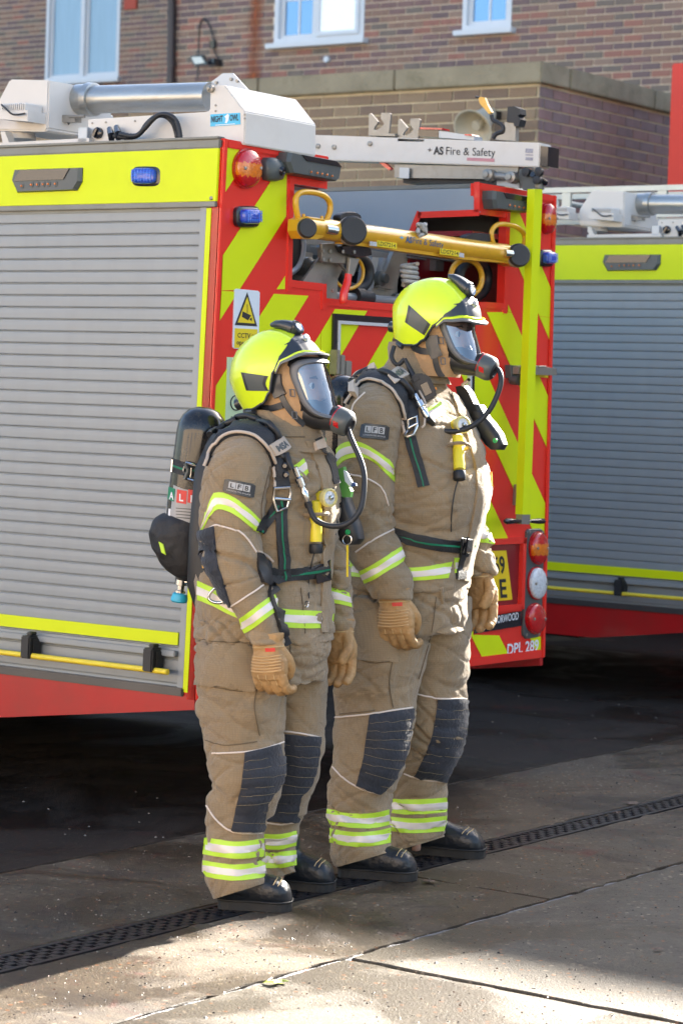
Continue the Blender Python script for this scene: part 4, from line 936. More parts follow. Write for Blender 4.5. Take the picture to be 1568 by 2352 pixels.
for x0, y0, x1, y1, s in ((868, 565, 908, 571, 'LDS7214'), (1012, 583, 1052, 589, 'LDS7214')):
    prism('code_plate', [L_(x0-3, y0-13, wl-.036), L_(x1+2, y1-13, wl-.036), L_(x1+2, y1+1, wl-.036), L_(x0-3, y0+1, wl-.036)], -TF*.002, SIGNY, lad)
    text('code_lettering', s, lambda x, y: L_(x, y, wl-.0385), (x0, y0-2), (x1, y1-2), 9, PRINTK, lad, Vector(), bold=.01)
for q in (((848, 554), (864, 556), (864, 566), (848, 564)), ((1053, 580), (1064, 582), (1064, 592), (1053, 590))): prism('tag_label', [L_(x, y, wl-.037) for x, y in q], -TF*.002, mat('faded_white_label', (.5, .5, .5), .6, var=.5, vs=150), lad)
# end plates, wheels and grab loops
def loop(pts, r, u0=wl): tube('grab_loop', catmull([L_(x, y, u0) for x, y in pts], 5), r, GOLD, lad, 12)
loop([(690, 508), (683, 495), (679, 465), (683, 448), (698, 441), (725, 443), (746, 451), (757, 466), (757, 486), (748, 508), (744, 512)], .011)
loop([(1134, 564), (1129, 548), (1129, 530), (1140, 517), (1160, 515), (1184, 521), (1200, 534), (1204, 550), (1200, 566)], .010)
prism('loop_bracket', [L_(x, y, wl-.03) for x, y in ((686, 504), (700, 498), (745, 504), (750, 520), (742, 545), (726, 550), (692, 548), (684, 530))], TF*.05, GOLD, lad, .004)
for x, y in ((697, 497), (739, 502), (1136, 566), (1182, 570)): tube('bracket_stud', [L_(x, y+6), L_(x, y-6)], .006, GOLD, lad, 8)
wax = (-TF*.72-TE*.55+TZ*.05).normalized()
for x, y, r, lt in ((706, 524, .036, .012), (811, 529, .054, .03), (1192, 586, .048, .03)):
    c = L_(x, y, wl-.06); ri = mat('worn_tyre_rim', (.40, .38, .34), .5, var=.2)
    lathe('roller_wheel', c, wax, [(r*.3, -lt*1.6), (r*.95, -lt*1.5), (r*1.0, -lt), (r*1.0, -.004), (r*.93, .0), (r*.93, .006), (r*.86, .010), (0, .010)], [ri, mat('worn_black_rubber', (.035, .035, .037), .6, var=.3, dirt=.2)], lad, 32, mi=[0, 0, 0, 1, 1, 1, 1])
for x, y in ((757, 527), (765, 529), (1166, 582)): tube('axle_nut', [L_(x-8, y-1, wl-.04), L_(x+8, y+1, wl-.05)], .016, CHROME, lad, 8)
for x, y, rx, ry in ((790, 500, 26, 14), (1088, 546, 34, 11)): prism('rubber_pad', [L_(*p, wl+.03) for p in ell(x, y, rx, ry, 16)], -TF*.03, BLACK, lad, .004)
# brackets and plates under the cross tube
prism('gusset_plate', [L_(x, y, .02) for x, y in ((733, 570), (782, 570), (790, 610), (776, 640), (774, 690), (744, 690), (744, 662), (685, 660), (735, 590))], TF*.012, STEEL, lad, .002)
prism('clamp_plate', [L_(x, y, -.01) for x, y in ((733, 560), (760, 558), (812, 590), (815, 598), (790, 606), (735, 602))], -TF*.01, mat('dull_steel', (.26, .24, .21), .4, .7, var=.2), lad, .002)
for x, y in ((741, 576), (757, 577), (741, 596), (757, 597), (763, 667)): lathe('hex_bolt', L_(x, y, -.022), -TF, [(.008, 0), (.008, .006), (0, .007)], STEEL, lad, 6)
prism('black_latch', [L_(x, y, -.02) for x, y in ((768, 566), (800, 560), (826, 564), (838, 572), (840, 586), (812, 592), (790, 586), (776, 580))], -TF*.03, BLKG, lad, .004)
for x, y in ((787, 578), (813, 579)): lathe('latch_bolt', L_(x, y, -.052), -TF, [(.007, 0), (.007, .003), (0, .004)], STEEL, lad, 12)
prism('latch_arm', [L_(x, y, -.025) for x, y in ((798, 592), (820, 594), (806, 634), (794, 634))], -TF*.012, STEEL, lad, .002)
tube('red_lever', catmull([L_(x, y, -.05) for x, y in ((800, 630), (797, 650), (790, 672), (788, 698))], 4), [.014]*4+[.0155]*4+[.016]*4+[.013], RED, lad, 12)
for x, y, rx, ry in ((800, 625, 34, 38), (1070, 638, 36, 42)):
    tube('yellow_ring', [L_(*p, .03) for p in ell(x, y, rx, ry, 32)], .007 if x < 900 else .012, GOLD, lad, 8, closed=True)
    tube('black_ring', [L_(*p, .09) for p in ell(x+16, y+2, rx*.9, ry*.98, 32)], .022, BLACK, lad, 10, closed=True)
tube('wheel_rim', [L_(*p, .12) for p in ell(662, 565, 34, 62, 32)], .012, mat('pale_blue_rim', (.42, .48, .56), .35, .2), lad, 10, closed=True)
lathe('wheel_disc', L_(662, 565, .13), -TF, [(.085, 0), (.085, .01), (0, .012)], BLACK, lad, 28)
tube('stay_rod', [L_(775, 600, -.0), L_(800, 632, -.0)], .005, STEEL, lad, 8)
tube('drive_shaft', [L_(700, 674, .06), L_(940, 694, .06)], .017, mat('painted_grey_shaft', (.22, .24, .26), .35, .2), lad, 14)
tube('shaft_coupling', [L_(812, 680, .06), L_(828, 681, .06), L_(830, 682, .06), L_(850, 684, .06)], [.034, .034, .027, .027], BLACK, lad, 16)
for k, (x0, y0, x1, y1, wd, w_) in enumerate(((668, 545, 940, 560, 14, .25), (668, 590, 905, 612, 12, .35), (800, 565, 935, 590, 16, .16), (668, 630, 780, 640, 22, .4), (935, 575, 1100, 600, 10, .14))):
    prism('ladder_stile', [L_(x0, y0, w_), L_(x1, y1, w_), L_(x1, y1+wd, w_), L_(x0, y0+wd, w_)], TF*.03, STEEL, lad, .002)
for x, y in ((854, 590), (880, 592)): prism('ladder_rung', [L_(x, y, .12), L_(x+16, y+2, .12), L_(x+2, y+78, .12), L_(x-14, y+76, .12)], TF*.05, MATS['grey_steel_plate'], lad, .003)
prism('angle_bar', [L_(x, y, .10) for x, y in ((905, 575), (935, 580), (905, 665), (870, 660))], TF*.02, STEEL, lad, .002)
prism('bay_shade_backing', [L_(x, y, .8) for x, y in ((560, 520), (1060, 570), (1060, 760), (560, 720))], TF*.02, mat('shadowed_bay_metal', (.045, .05, .06), .5, .4, var=.4, vs=5), lad)  # dark backing sheet; the shade inside the bay is put into its colour
tube('rope_line', catmull([L_(x, y, -.06) for x, y in ((830, 520), (880, 527), (930, 535), (960, 541))], 6), .0075, ROPE, lad, 8)
K = []
for i in range(40):
    a = i*.5; K.append(L_(968+9*math.sin(a*1.3), 528+13*math.cos(a*.9), -.07+.018*math.sin(a*2.1)))
tube('rope_knot', catmull(K, 2), .0075, ROPE, lad, 8)
K = [L_(941+17*math.cos(i*.55)+2*math.sin(i), 606+i*.95, .0+.03*math.sin(i*.55)) for i in range(52)]
tube('rope_coil', catmull(K, 2), .0085, ROPE, lad, 8)
for k, (x, y, a, b, w0, m_) in enumerate(((676, 470, .030, .06, .3, STEEL), (700, 600, .05, .035, .2, STEEL), (690, 640, .09, .02, .15, DGREY), (760, 610, .03, .07, .35, STEEL), (820, 605, .05, .03, .22, DGREY), (846, 650, .06, .045, .3, BLACK), (880, 676, .08, .02, .12, STEEL), (905, 640, .025, .06, .25, STEEL), (925, 560, .06, .02, .3, GREYP), (960, 585, .06, .018, .2, STEEL), (1010, 600, .03, .04, .3, STEEL), (720, 560, .02, .08, .5, STEEL), (830, 545, .12, .02, .6, STEEL), (1000, 555, .1, .015, .5, STEEL))):
    c_ = L_(x, y, w0); mk('gantry_bar', *box_geo(c_+TF*.6, TE*a, TZ*b, TF*.6), m_, lad)
for x, y, r_ in ((702, 612, .035), (868, 640, .03), (905, 690, .028), (960, 680, .04)): lathe('gantry_boss', L_(x, y, .12), -TF, [(r_, -.05), (r_, .02), (r_*.6, .025), (r_*.6, .04), (0, .04)], DGREY, lad, 20)
# --- second engine: a copy parked alongside
ET = copy_tree(FT)
P0 = SP(187, 226, .30)
DE, DN = 4.30, 2.0
best = None
for i in range(60):
    for j in range(60):
        de = 3.4+i*.035; dn = -.6+j*.06; x, y = pix(P0+EV*de+NV*dn); s = (x-1474)**2+(y-466)**2
        if best is None or s < best[0]: best = (s, de, dn)
DE, DN = best[1], best[2]
ET.matrix_basis = Matrix.Translation(EV*DE+NV*DN) @ FT.matrix_basis
tag(ET, 'second fire engine beyond the striped one at the right edge, only its shuttered side showing', 'fire engine')
FT['group'] = 'fire engines'; ET['group'] = 'fire engines'
# ladder lying along the roof of the far engine
LS = mat('pale_ladder_aluminium', (.50, .52, .48), .4, .4, var=.1)
ld = empty('roof_ladder', T(1.2, 1, HB)+EV*DE+NV*DN+Vector((0, 0, .25)), label='long pale metal ladder lying on the roof of the farther fire engine', cat='ladder')
off_ = EV*DE+NV*DN
for u in (.95, 1.35):
    vs = [T(u+du, w_, HB+dv)+off_ for du in (0, .03) for w_ in (-.25, 5.8) for dv in (.34, .37)]
    mk('rail', vs, [[0, 1, 3, 2], [4, 6, 7, 5], [0, 4, 5, 1], [2, 3, 7, 6], [0, 2, 6, 4], [1, 5, 7, 3]], LS, ld)
    vs = [T(u+du, w_, HB+dv)+off_ for du in (0, .03) for w_ in (-.25, 5.8) for dv in (.19, .22)]
    mk('rail', vs, [[0, 1, 3, 2], [4, 6, 7, 5], [0, 4, 5, 1], [2, 3, 7, 6], [0, 2, 6, 4], [1, 5, 7, 3]], LS, ld)
    for k in range(19):
        w_ = -.1+k*.31; mk('brace', *box_geo(T(u+.015, w_, HB+.28)+off_, TE*.011, TF*.028, TZ*.059), LS, ld)
for k in range(19):
    w_ = -.1+k*.31; tube('rung', [T(.98, w_, HB+.28)+off_, T(1.35, w_, HB+.28)+off_], .016, LS, ld, 8)
for w_ in (.4, 2.6, 5.0): mk('ladder_rest', *box_geo(T(1.17, w_, HB+.09)+off_, TE*.3, TF*.03, TZ*.095), WHITE, ld)
# ================================================================== FIREFIGHTERS
def fabric():
    m = bpy.data.materials.new('tan_ripstop_fabric'); m.use_nodes = True; t = m.node_tree; N = t.nodes; L = t.links; b = N['Principled BSDF']
    tc = N.new('ShaderNodeTexCoord')
    n1 = N.new('ShaderNodeTexNoise'); n1.inputs['Scale'].default_value = 7; n1.inputs['Detail'].default_value = 7; L.new(tc.outputs['Object'], n1.inputs[0])
    mx = N.new('ShaderNodeMix'); mx.data_type = 'RGBA'; L.new(n1.outputs[0], mx.inputs[0]); mx.inputs[6].default_value = (.195, .137, .075, 1); mx.inputs[7].default_value = (.37, .268, .155, 1)
    # ripstop grid: fine dark threads every 7 mm in height and around the body
    mp = N.new('ShaderNodeMapping'); mp.inputs['Scale'].default_value = (150, 150, 150); L.new(tc.outputs['Object'], mp.inputs[0])
    sx = N.new('ShaderNodeSeparateXYZ'); L.new(mp.outputs[0], sx.inputs[0]); fr = []
    ad = N.new('ShaderNodeMath'); ad.operation = 'ADD'; L.new(sx.outputs[0], ad.inputs[0]); L.new(sx.outputs[1], ad.inputs[1])
    for s in (ad.outputs[0], sx.outputs[2]):
        f = N.new('ShaderNodeMath'); f.operation = 'FRACT'; L.new(s, f.inputs[0]); g_ = N.new('ShaderNodeMath'); g_.operation = 'LESS_THAN'; g_.inputs[1].default_value = .26; L.new(f.outputs[0], g_.inputs[0]); fr.append(g_.outputs[0])
    mm = N.new('ShaderNodeMath'); mm.operation = 'MAXIMUM'; L.new(fr[0], mm.inputs[0]); L.new(fr[1], mm.inputs[1])
    ms = N.new('ShaderNodeMath'); ms.operation = 'MULTIPLY'; ms.inputs[1].default_value = .13; L.new(mm.outputs[0], ms.inputs[0])
    m2 = N.new('ShaderNodeMix'); m2.data_type = 'RGBA'; L.new(ms.outputs[0], m2.inputs[0]); L.new(mx.outputs[2], m2.inputs[6]); m2.inputs[7].default_value = (.085, .06, .04, 1)
    n2 = N.new('ShaderNodeTexNoise'); n2.inputs['Scale'].default_value = 3.5; n2.inputs['Detail'].default_value = 9; n2.inputs['Roughness'].default_value = .7; L.new(tc.outputs['Object'], n2.inputs[0])
    rp = N.new('ShaderNodeMapRange'); rp.inputs[1].default_value = .52; rp.inputs[2].default_value = .75; rp.inputs[4].default_value = .5; L.new(n2.outputs[0], rp.inputs[0])
    m3 = N.new('ShaderNodeMix'); m3.data_type = 'RGBA'; L.new(rp.outputs[0], m3.inputs[0]); L.new(m2.outputs[2], m3.inputs[6]); m3.inputs[7].default_value = (.15, .11, .08, 1)
    L.new(m3.outputs[2], b.inputs['Base Color']); b.inputs['Roughness'].default_value = .85; b.inputs['Sheen Weight'].default_value = .25; b.inputs['Sheen Roughness'].default_value = .5
    n3 = N.new('ShaderNodeTexNoise'); n3.inputs['Scale'].default_value = 24; n3.inputs['Detail'].default_value = 8; n3.inputs['Distortion'].default_value = 1.4; n3.inputs['Roughness'].default_value = .62; L.new(tc.outputs['Object'], n3.inputs[0])
    bp = N.new('ShaderNodeBump'); bp.inputs['Strength'].default_value = .8; bp.inputs['Distance'].default_value = .009; L.new(n3.outputs[0], bp.inputs['Height']); L.new(bp.outputs[0], b.inputs['Normal'])
    return m
FAB = fabric()
HOODM = mat('tan_knit_hood', (.46, .275, .135), .9, var=.12, vs=14, bump=.5, bs=70, sheen=.3)
NAVY = mat('dark_navy_knee_fabric', (.021, .024, .034), .72, var=.25, vs=20, bump=.4, bs=90, sheen=.25)
LIME = mat('lime_reflective_trim', (.52, .78, .05), .5, var=.06, vs=20, dirt=.12, ds=15)
SILV = mat('silver_reflective_tape', (.78, .70, .64), .45, .1, var=.05, dirt=.15, ds=12)
PIPE = mat('pale_piping', (.72, .62, .54), .6)
WEB = mat('black_webbing', (.018, .019, .022), .6, var=.25, vs=40, bump=.4, bs=200)
GRNS = mat('green_webbing_stripe', (.0, .17, .08), .6)
BEIGE = mat('beige_strap_edge', (.52, .42, .33), .8, var=.1)
SKIN = mat('skin', (.50, .29, .21), .5, var=.06)
HELM = mat('fluorescent_helmet_shell', (.69, .86, .02), .22, var=.04, coat=.6, dirt=.22, ds=16, dcol=(.4, .5, .05))
HBLK = mat('helmet_dark_trim', (.020, .024, .032), .35, var=.2, coat=.2)
MRUB = mat('mask_black_rubber', (.014, .015, .018), .42, var=.2)
MFRM = mat('mask_grey_frame', (.12, .125, .135), .38, var=.1)
LEATH = mat('tan_glove_leather', (.40, .235, .095), .62, var=.18, vs=14, bump=.5, bs=60, dirt=.7, ds=11, dcol=(.16, .085, .035))
BOOT = mat('black_boot_leather', (.014, .017, .022), .38, var=.3, vs=12, bump=.35, bs=60, dirt=.25, ds=10, dcol=(.06, .055, .05))
SOLE = mat('boot_sole_rubber', (.012, .012, .012), .7, var=.2, dirt=.5, ds=14, dcol=(.07, .06, .05))
STITCH = mat('tan_stitching', (.50, .36, .18), .8)
CARB = mat('carbon_cylinder', (.010, .011, .014), .2, var=.4, vs=10, coat=.35, spec=.35, dirt=.3, ds=25, dcol=(.10, .09, .07))
TORCH = mat('yellow_torch_plastic', (.78, .64, .03), .38, var=.06, dirt=.25, ds=18, dcol=(.4, .3, .05))
def lensmat():
    m = bpy.data.materials.new('mask_visor_glass'); m.use_nodes = True; t = m.node_tree; N = t.nodes; L = t.links; N.remove(N['Principled BSDF']); out = N['Material Output']
    a = N.new('ShaderNodeBsdfTransparent'); a.inputs[0].default_value = (.80, .86, .90, 1); g_ = N.new('ShaderNodeBsdfGlossy'); g_.inputs['Roughness'].default_value = .03; g_.inputs[0].default_value = (.9, .95, 1, 1)
    lw = N.new('ShaderNodeFresnel'); lw.inputs[0].default_value = 1.9; mr = N.new('ShaderNodeMapRange'); mr.inputs[3].default_value = .13; L.new(lw.outputs[0], mr.inputs[0]); mx = N.new('ShaderNodeMixShader'); L.new(mr.outputs[0], mx.inputs[0]); L.new(a.outputs[0], mx.inputs[1]); L.new(g_.outputs[0], mx.inputs[2]); L.new(mx.outputs[0], out.inputs[0]); return m
VISOR = lensmat()

class Frame:
    def __init__(s, o, f):
        s.o = Vector(o); s.F = Vector((f[0], f[1], 0)).normalized(); s.L = Vector((-s.F.y, s.F.x, 0)); s.Z = Vector((0, 0, 1))
    def __call__(s, X, Y, Z): return s.o+s.F*X+s.L*Y+s.Z*Z
    def at(s, px, py, Y): return plane_hit(px, py, s.o+s.L*Y, s.L)
    def loc(s, p): d = p-s.o; return Vector((d.dot(s.F), d.dot(s.L), d.z))
    def mpp(s, py, Y): return (s.o+s.L*Y-CAMP).dot(CF)/FPX
def loft(rings, n=28, ex=2.35):
    """rings: (centre local-world Vector, axis A vector, axis B vector)"""
    V = []; F = []
    for c, A, B in rings:
        for k in range(n):
            t = 2*math.pi*k/n; cs, sn = math.cos(t), math.sin(t)
            V.append(c+A*math.copysign(abs(cs)**(2/ex), cs)+B*math.copysign(abs(sn)**(2/ex), sn))
    m = len(rings)
    for i in range(m-1): F += [[i*n+k, i*n+(k+1) % n, (i+1)*n+(k+1) % n, (i+1)*n+k] for k in range(n)]
    F.append(list(range(n))[::-1]); F.append([(m-1)*n+k for k in range(n)])
    return V, F
def limb(fr, rows, asp=1.0, ex=2.3, n=28):
    """rows: (py, xl, xr, Y[, b]) outline of the limb as seen; gives horizontal rings"""
    R = []
    rows = densify(rows)
    for r in rows:
        py, xl, xr, Y = r[:4]; c = fr.at((xl+xr)/2, py, Y); hw = (xr-xl)/2*(c-CAMP).dot(CF)/FPX
        if len(r) > 4: b = r[4]; a = math.sqrt(max(hw*hw-(.47*b)**2, .0016))/.883
        else: a = hw/math.sqrt(.78+.22*asp*asp); b = a*asp
        R.append((c, fr.F*a, fr.L*b))
    return loft(R, n, ex)
def densify(rows, k=3):
    out = []
    for i in range(len(rows)-1):
        a = rows[max(i-1, 0)]; b = rows[i]; c = rows[i+1]; d = rows[min(i+2, len(rows)-1)]
        for j in range(k):
            t = j/k; out.append(tuple(.5*((2*q)+(r-p)*t+(2*p-5*q+4*r-s)*t*t+(3*q-p-3*r+s)*t**3) for p, q, r, s in zip(a, b, c, d)))
    out.append(rows[-1]); return out
def remesh(name, geo, vox, m, parent, smooth=2, disp=None, sub=0):
    V, F = geo
    me = bpy.data.meshes.new(name); me.from_pydata([tuple(v) for v in V], [], F); me.update()
    bm = bmesh.new(); bm.from_mesh(me); bmesh.ops.recalc_face_normals(bm, faces=bm.faces); bm.to_mesh(me); bm.free()
    o = bpy.data.objects.new(name, me); COL.objects.link(o)
    md = o.modifiers.new('r', 'REMESH'); md.mode = 'VOXEL'; md.voxel_size = vox
    if smooth: s = o.modifiers.new('s', 'SMOOTH'); s.iterations = smooth; s.factor = .5
    dg = bpy.context.evaluated_depsgraph_get(); dg.update()
    m2 = bpy.data.meshes.new_from_object(o.evaluated_get(dg)); bpy.data.objects.remove(o); bpy.data.meshes.remove(me); m2.name = name
    if disp:
        no = [v.normal.copy() for v in m2.vertices]
        for v, n_ in zip(m2.vertices, no): v.co = v.co+n_*disp(v.co, n_)
        bm = bmesh.new(); bm.from_mesh(m2); bmesh.ops.smooth_vert(bm, verts=bm.verts, factor=.15, use_axis_x=True, use_axis_y=True, use_axis_z=True); bm.to_mesh(m2); bm.free()
    m2.materials.clear(); m2.materials.append(m); m2.polygons.foreach_set('use_smooth', [True]*len(m2.polygons)); m2.update()
    W = [v.co.copy() for v in m2.vertices]; bv = BVHTree.FromPolygons(W, [list(p.vertices) for p in m2.polygons])
    inv = wm(parent).inverted(); m2.transform(inv); m2.update()
    ob = link(name, m2, parent); return ob, bv
def ridged(p, s):
    return 1-abs(noise.noise(p*1.0+Vector((s, s*2, s*3))))*2.2
def folds(fr, amp=.006, seed=0, zones=()):
    """crumple of heavy fabric: soft diagonal folds, stronger inside zones (z centre, spread, gain)"""
    def d(p, n_):
        q = fr.loc(p); g_ = 1.0
        for zc, sp, k in zones: g_ += k*math.exp(-((q.z-zc)/sp)**2)
        a = ridged(Vector((q.x*3.2, q.y*3.2, q.z*13+q.x*5)), seed)
        b = ridged(Vector((q.x*6+q.z*4, q.y*6, q.z*19-q.x*7)), seed+7)
        c = noise.noise(Vector((q.x*5, q.y*5, q.z*5+seed)))
        wp = noise.noise(Vector((q.x*4, q.y*4, q.z*4+seed)))*.09
        e1 = noise.noise(Vector((q.x*2.6+q.z*1.5, q.y*2.6, (q.z+wp)*11+q.x*6+seed)))
        e2 = noise.noise(Vector((q.x*4-q.z*3, q.y*4+5, (q.z-wp)*17-q.x*9+seed*2)))
        e3 = noise.noise(Vector((q.x*9+seed, q.y*9, q.z*7)))
        cr = max(0, 1-abs(e1)/.13)**1.5*.95+max(0, 1-abs(e2)/.12)**1.5*.6+max(0, 1-abs(e3)/.06)*.25
        m = .35+1.3*max(0, noise.noise(Vector((q.x*3, q.y*3, q.z*3.5+seed*3)))+.25)
        return amp*g_*(.35*max(a, -.2)+.2*max(b, -.2)-cr*m*.9-.1)+.008*c
    return d
class Surf:
    def __init__(s, bvs, fr): s.b = bvs; s.fr = fr
    def hit(s, px, py, back=False):
        best = None; d = ray(px, py)
        for b in s.b:
            h = b.ray_cast(CAMP+d*20, -d) if back else b.ray_cast(CAMP, d)
            if h[0] is not None:
                if best is None or ((h[0]-CAMP).length < (best[0]-CAMP).length) != back: best = (h[0], h[1])
        if best is None: return None
        n_ = best[1]; 
        if n_.dot(d) > 0 and not back: n_ = -n_
        if back and n_.dot(d) < 0: n_ = -n_
        return best[0], n_
    def __call__(s, px, py): h = s.hit(px, py); return h[0] if h else None
def resamp(P, n):
    P = [Vector((p[0], p[1], 0)) for p in P]; 
    if len(P) > 2: P = catmull(P, 8)
    L = [0]
    for a, b in zip(P[:-1], P[1:]): L.append(L[-1]+(b-a).length)
    o = []; j = 0
    for i in range(n):
        t = L[-1]*i/(n-1)
        while j < len(L)-2 and L[j+1] < t: j += 1
        f = (t-L[j])/max(1e-9, L[j+1]-L[j]); o.append(P[j].lerp(P[j+1], min(1, f)))
    return o
def patch(name, A, B, S, m, parent, off=.003, nu=16, nv=5, back=False, rib=0, rows_mat=None, thick=True, puff=0, sm=1):
    """surface piece between two picture rails A and B lying on garment surface S"""
    a = resamp(A, nu); b = resamp(B, nu); V = []; G = []
    for i in range(nu):
        hs = [None]*nv
        ts = [j/(nv-1) for j in range(nv)]
        ok = [t for t in [k/24 for k in range(25)] if S.hit(*(a[i].lerp(b[i], t).xy), back)]
        if not ok: continue
        lo, hi = min(ok), max(ok)
        # refine the silhouette
        if lo > 0:
            for q in range(6):
                t = lo-1/24/2**(q+1)
                if S.hit(*(a[i].lerp(b[i], t).xy), back): lo = t
        if hi < 1:
            for q in range(6):
                t = hi+1/24/2**(q+1)
                if S.hit(*(a[i].lerp(b[i], t).xy), back): hi = t
        row = []
        prev = None
        for t in ts:
            tt = lo+(hi-lo)*t; h = S.hit(*(a[i].lerp(b[i], tt).xy), back)
            if h is None: h = prev
            if h is None: continue
            if prev is not None and (h[0]-prev[0]).length > .12: h = (prev[0]+(h[0]-prev[0]).normalized()*.01, prev[1])
            row.append(h); prev = h
        if len(row) == nv: G.append((i, row))
    if len(G) < 2: return None
    n = len(G)
    for _ in range(sm):
        H_ = [[(p.copy(), q.copy()) for p, q in row] for _i, row in G]
        for i in range(1, n-1):
            if G[i+1][0]-G[i-1][0] > 2: continue
            for j in range(nv):
                a0, b0, c0 = H_[i-1][j], H_[i][j], H_[i+1][j]; pm = (a0[0]+c0[0])*.5; dv = pm-b0[0]
                G[i][1][j] = (b0[0]+b0[1]*dv.dot(b0[1])*.55, (a0[1]+b0[1]*2+c0[1]).normalized())
    for i, row in G:
        for j, (p, n_) in enumerate(row):
            e = off
            if rib: e += rib*abs(math.sin(i*math.pi*rows_mat/nu)) if rows_mat else 0
            if puff: e += puff*math.sin(math.pi*j/(nv-1))*min(1, math.sin(math.pi*(i+.5)/nu)*2)
            V.append(p+n_*e)
    F = []
    for i in range(n-1):
        if G[i+1][0]-G[i][0] > 1: continue
        F += [[i*nv+j, i*nv+j+1, (i+1)*nv+j+1, (i+1)*nv+j] for j in range(nv-1)]
    if thick:
        k = len(V)
        for i, row in G:
            for p, n_ in row: V.append(p-n_*.004)
        def q(x, y): F.append([x, y, y+k, x+k])
        for i in range(n-1): q(i*nv, (i+1)*nv); q(i*nv+nv-1, (i+1)*nv+nv-1)
        for j in range(nv-1): q(j, j+1); q((n-1)*nv+j, (n-1)*nv+j+1)
    return mk(name, V, F, m, parent, True, shade_angle=1.0)
def lerp2(A, B, t, n=9):
    a = resamp(A, n); b = resamp(B, n); return [tuple(a[i].lerp(b[i], t).xy) for i in range(n)]
def tape(S, top, bot, parent, wrap=True, off=.0035, nu=22, n='reflective_band'):
    """lime-silver-lime band between two rails"""
    for back in ((False, True) if wrap else (False,)):
        for nm, t0, t1, m, o_ in ((n, .0, 1.0, LIME, off), ('silver_strip', .29, .71, SILV, off+.0018)):
            patch(nm, lerp2(top, bot, t0), lerp2(top, bot, t1), S, m, parent, o_, nu, 5, back)
def piping(S, pts, parent, r=.0028, m=None, n='piping'):
    P = []
    for p in resamp(pts, max(8, len(pts)*6)):
        h = S.hit(p.x, p.y)
        if h: P.append(h[0]+h[1]*.002)
    if len(P) > 2: return tube(n, P, r, m or PIPE, parent, 6)
def strap(name, pts, wpx, S, parent, m=None, off=.006, stripe=False, nu=None, n2=None):
    P = resamp(pts, nu or 20); A = []; B = []
    for i, p in enumerate(P):
        t = (P[min(i+1, len(P)-1)]-P[max(i-1, 0)]).normalized(); s = Vector((-t.y, t.x, 0)); w_ = wpx if not callable(wpx) else wpx(i/(len(P)-1))
        A.append(tuple((p+s*w_/2).xy)); B.append(tuple((p-s*w_/2).xy))
    o = patch(name, A, B, S, m or WEB, parent, off, nu or 20, 4, sm=8)
    if stripe:
        A2 = [((a[0]+b[0])/2+(a[0]-b[0])*.06, (a[1]+b[1])/2+(a[1]-b[1])*.06) for a, b in zip(A, B)]; B2 = [((a[0]+b[0])/2-(a[0]-b[0])*.06, (a[1]+b[1])/2-(a[1]-b[1])*.06) for a, b in zip(A, B)]
        patch('green_stripe', A2, B2, S, GRNS, parent, off+.0016, nu or 20, 2, sm=8)
    return o
def quadmap(S, q, off, bulge=.0):
    """flat little panel resting on the surface, spanned by four picture corners tl, tr, br, bl"""
    P = []
    for x, y in q:
        h = S.hit(x, y) or S.hit(sum(p[0] for p in q)/4, sum(p[1] for p in q)/4); P.append(h[0])
    c = S.hit(sum(p[0] for p in q)/4, sum(p[1] for p in q)/4); n_ = (P[1]-P[0]).cross(P[3]-P[0]).normalized()
    if n_.dot(c[1]) < 0: n_ = -n_
    push = max(0, max((S.hit(q[0][0]*(1-u)*(1-v)+q[1][0]*u*(1-v)+q[2][0]*u*v+q[3][0]*(1-u)*v, q[0][1]*(1-u)*(1-v)+q[1][1]*u*(1-v)+q[2][1]*u*v+q[3][1]*(1-u)*v) or c)[0].dot(n_)-(P[0]*(1-u)*(1-v)+P[1]*u*(1-v)+P[2]*u*v+P[3]*(1-u)*v).dot(n_)-bulge*math.sin(math.pi*u) for u in (0, .25, .5, .75, 1) for v in (0, .5, 1)))
    def f(u, v, o=0.0): return P[0]*(1-u)*(1-v)+P[1]*u*(1-v)+P[2]*u*v+P[3]*(1-u)*v+n_*(off+push+o+bulge*math.sin(math.pi*max(0, min(1, u))))
    return f, n_
def qpanel(name, f, u0, v0, u1, v1, o, th, m, parent, k=8, rnd=0):
    V = []; F = []
    for i in range(k+1):
        u = u0+(u1-u0)*i/k; c = rnd*(1-min(1, min(i, k-i)/(k*.12+.01)))
        for v in (v0+c, v1-c): V += [f(u, v, o), f(u, v, o-th)]
    for i in range(k): a = i*4; b = a+4; F += [[a, b, b+2, a+2], [a+1, a+3, b+3, b+1], [a, a+1, b+1, b], [a+2, b+2, b+3, a+3]]
    F += [[0, 2, 3, 1], [k*4, k*4+1, k*4+3, k*4+2]]
    return mk(name, V, F, m, parent, False)
def qtext(name, s, f, u0, v0, u1, h, o, m, parent, bold=0):
    vs, fs = font_mesh(s, bold); return mk(name, [f(u0+(u1-u0)*x, v0-h*y, o) for x, y in vs], fs, m, parent)
def badge(S, q, parent):
    f, n_ = quadmap(S, q, .003, .006); gm = mat('badge_grey', (.46, .46, .46), .7)
    qpanel('sleeve_badge', f, 0, 0, 1, 1, .0, .006, HBLK, parent, 16, .10)
    for v0, v1 in ((.05, .09), (.91, .95)): qpanel('badge_border', f, .05, v0, .95, v1, .0007, .001, DGREY, parent)
    for i, c in enumerate('LFB'):
        u0 = .15+i*.235; qpanel('badge_letter_square', f, u0, .16, u0+.215, .62, .0008, .001, gm, parent)
        qtext('badge_letter', c, f, u0+.05, .55, u0+.165, .32, .0014, PRINTK, parent, .02)
    qtext('badge_letter', 'LONDON FIRE BRIGADE', f, .12, .84, .88, .11, .0009, gm, parent)
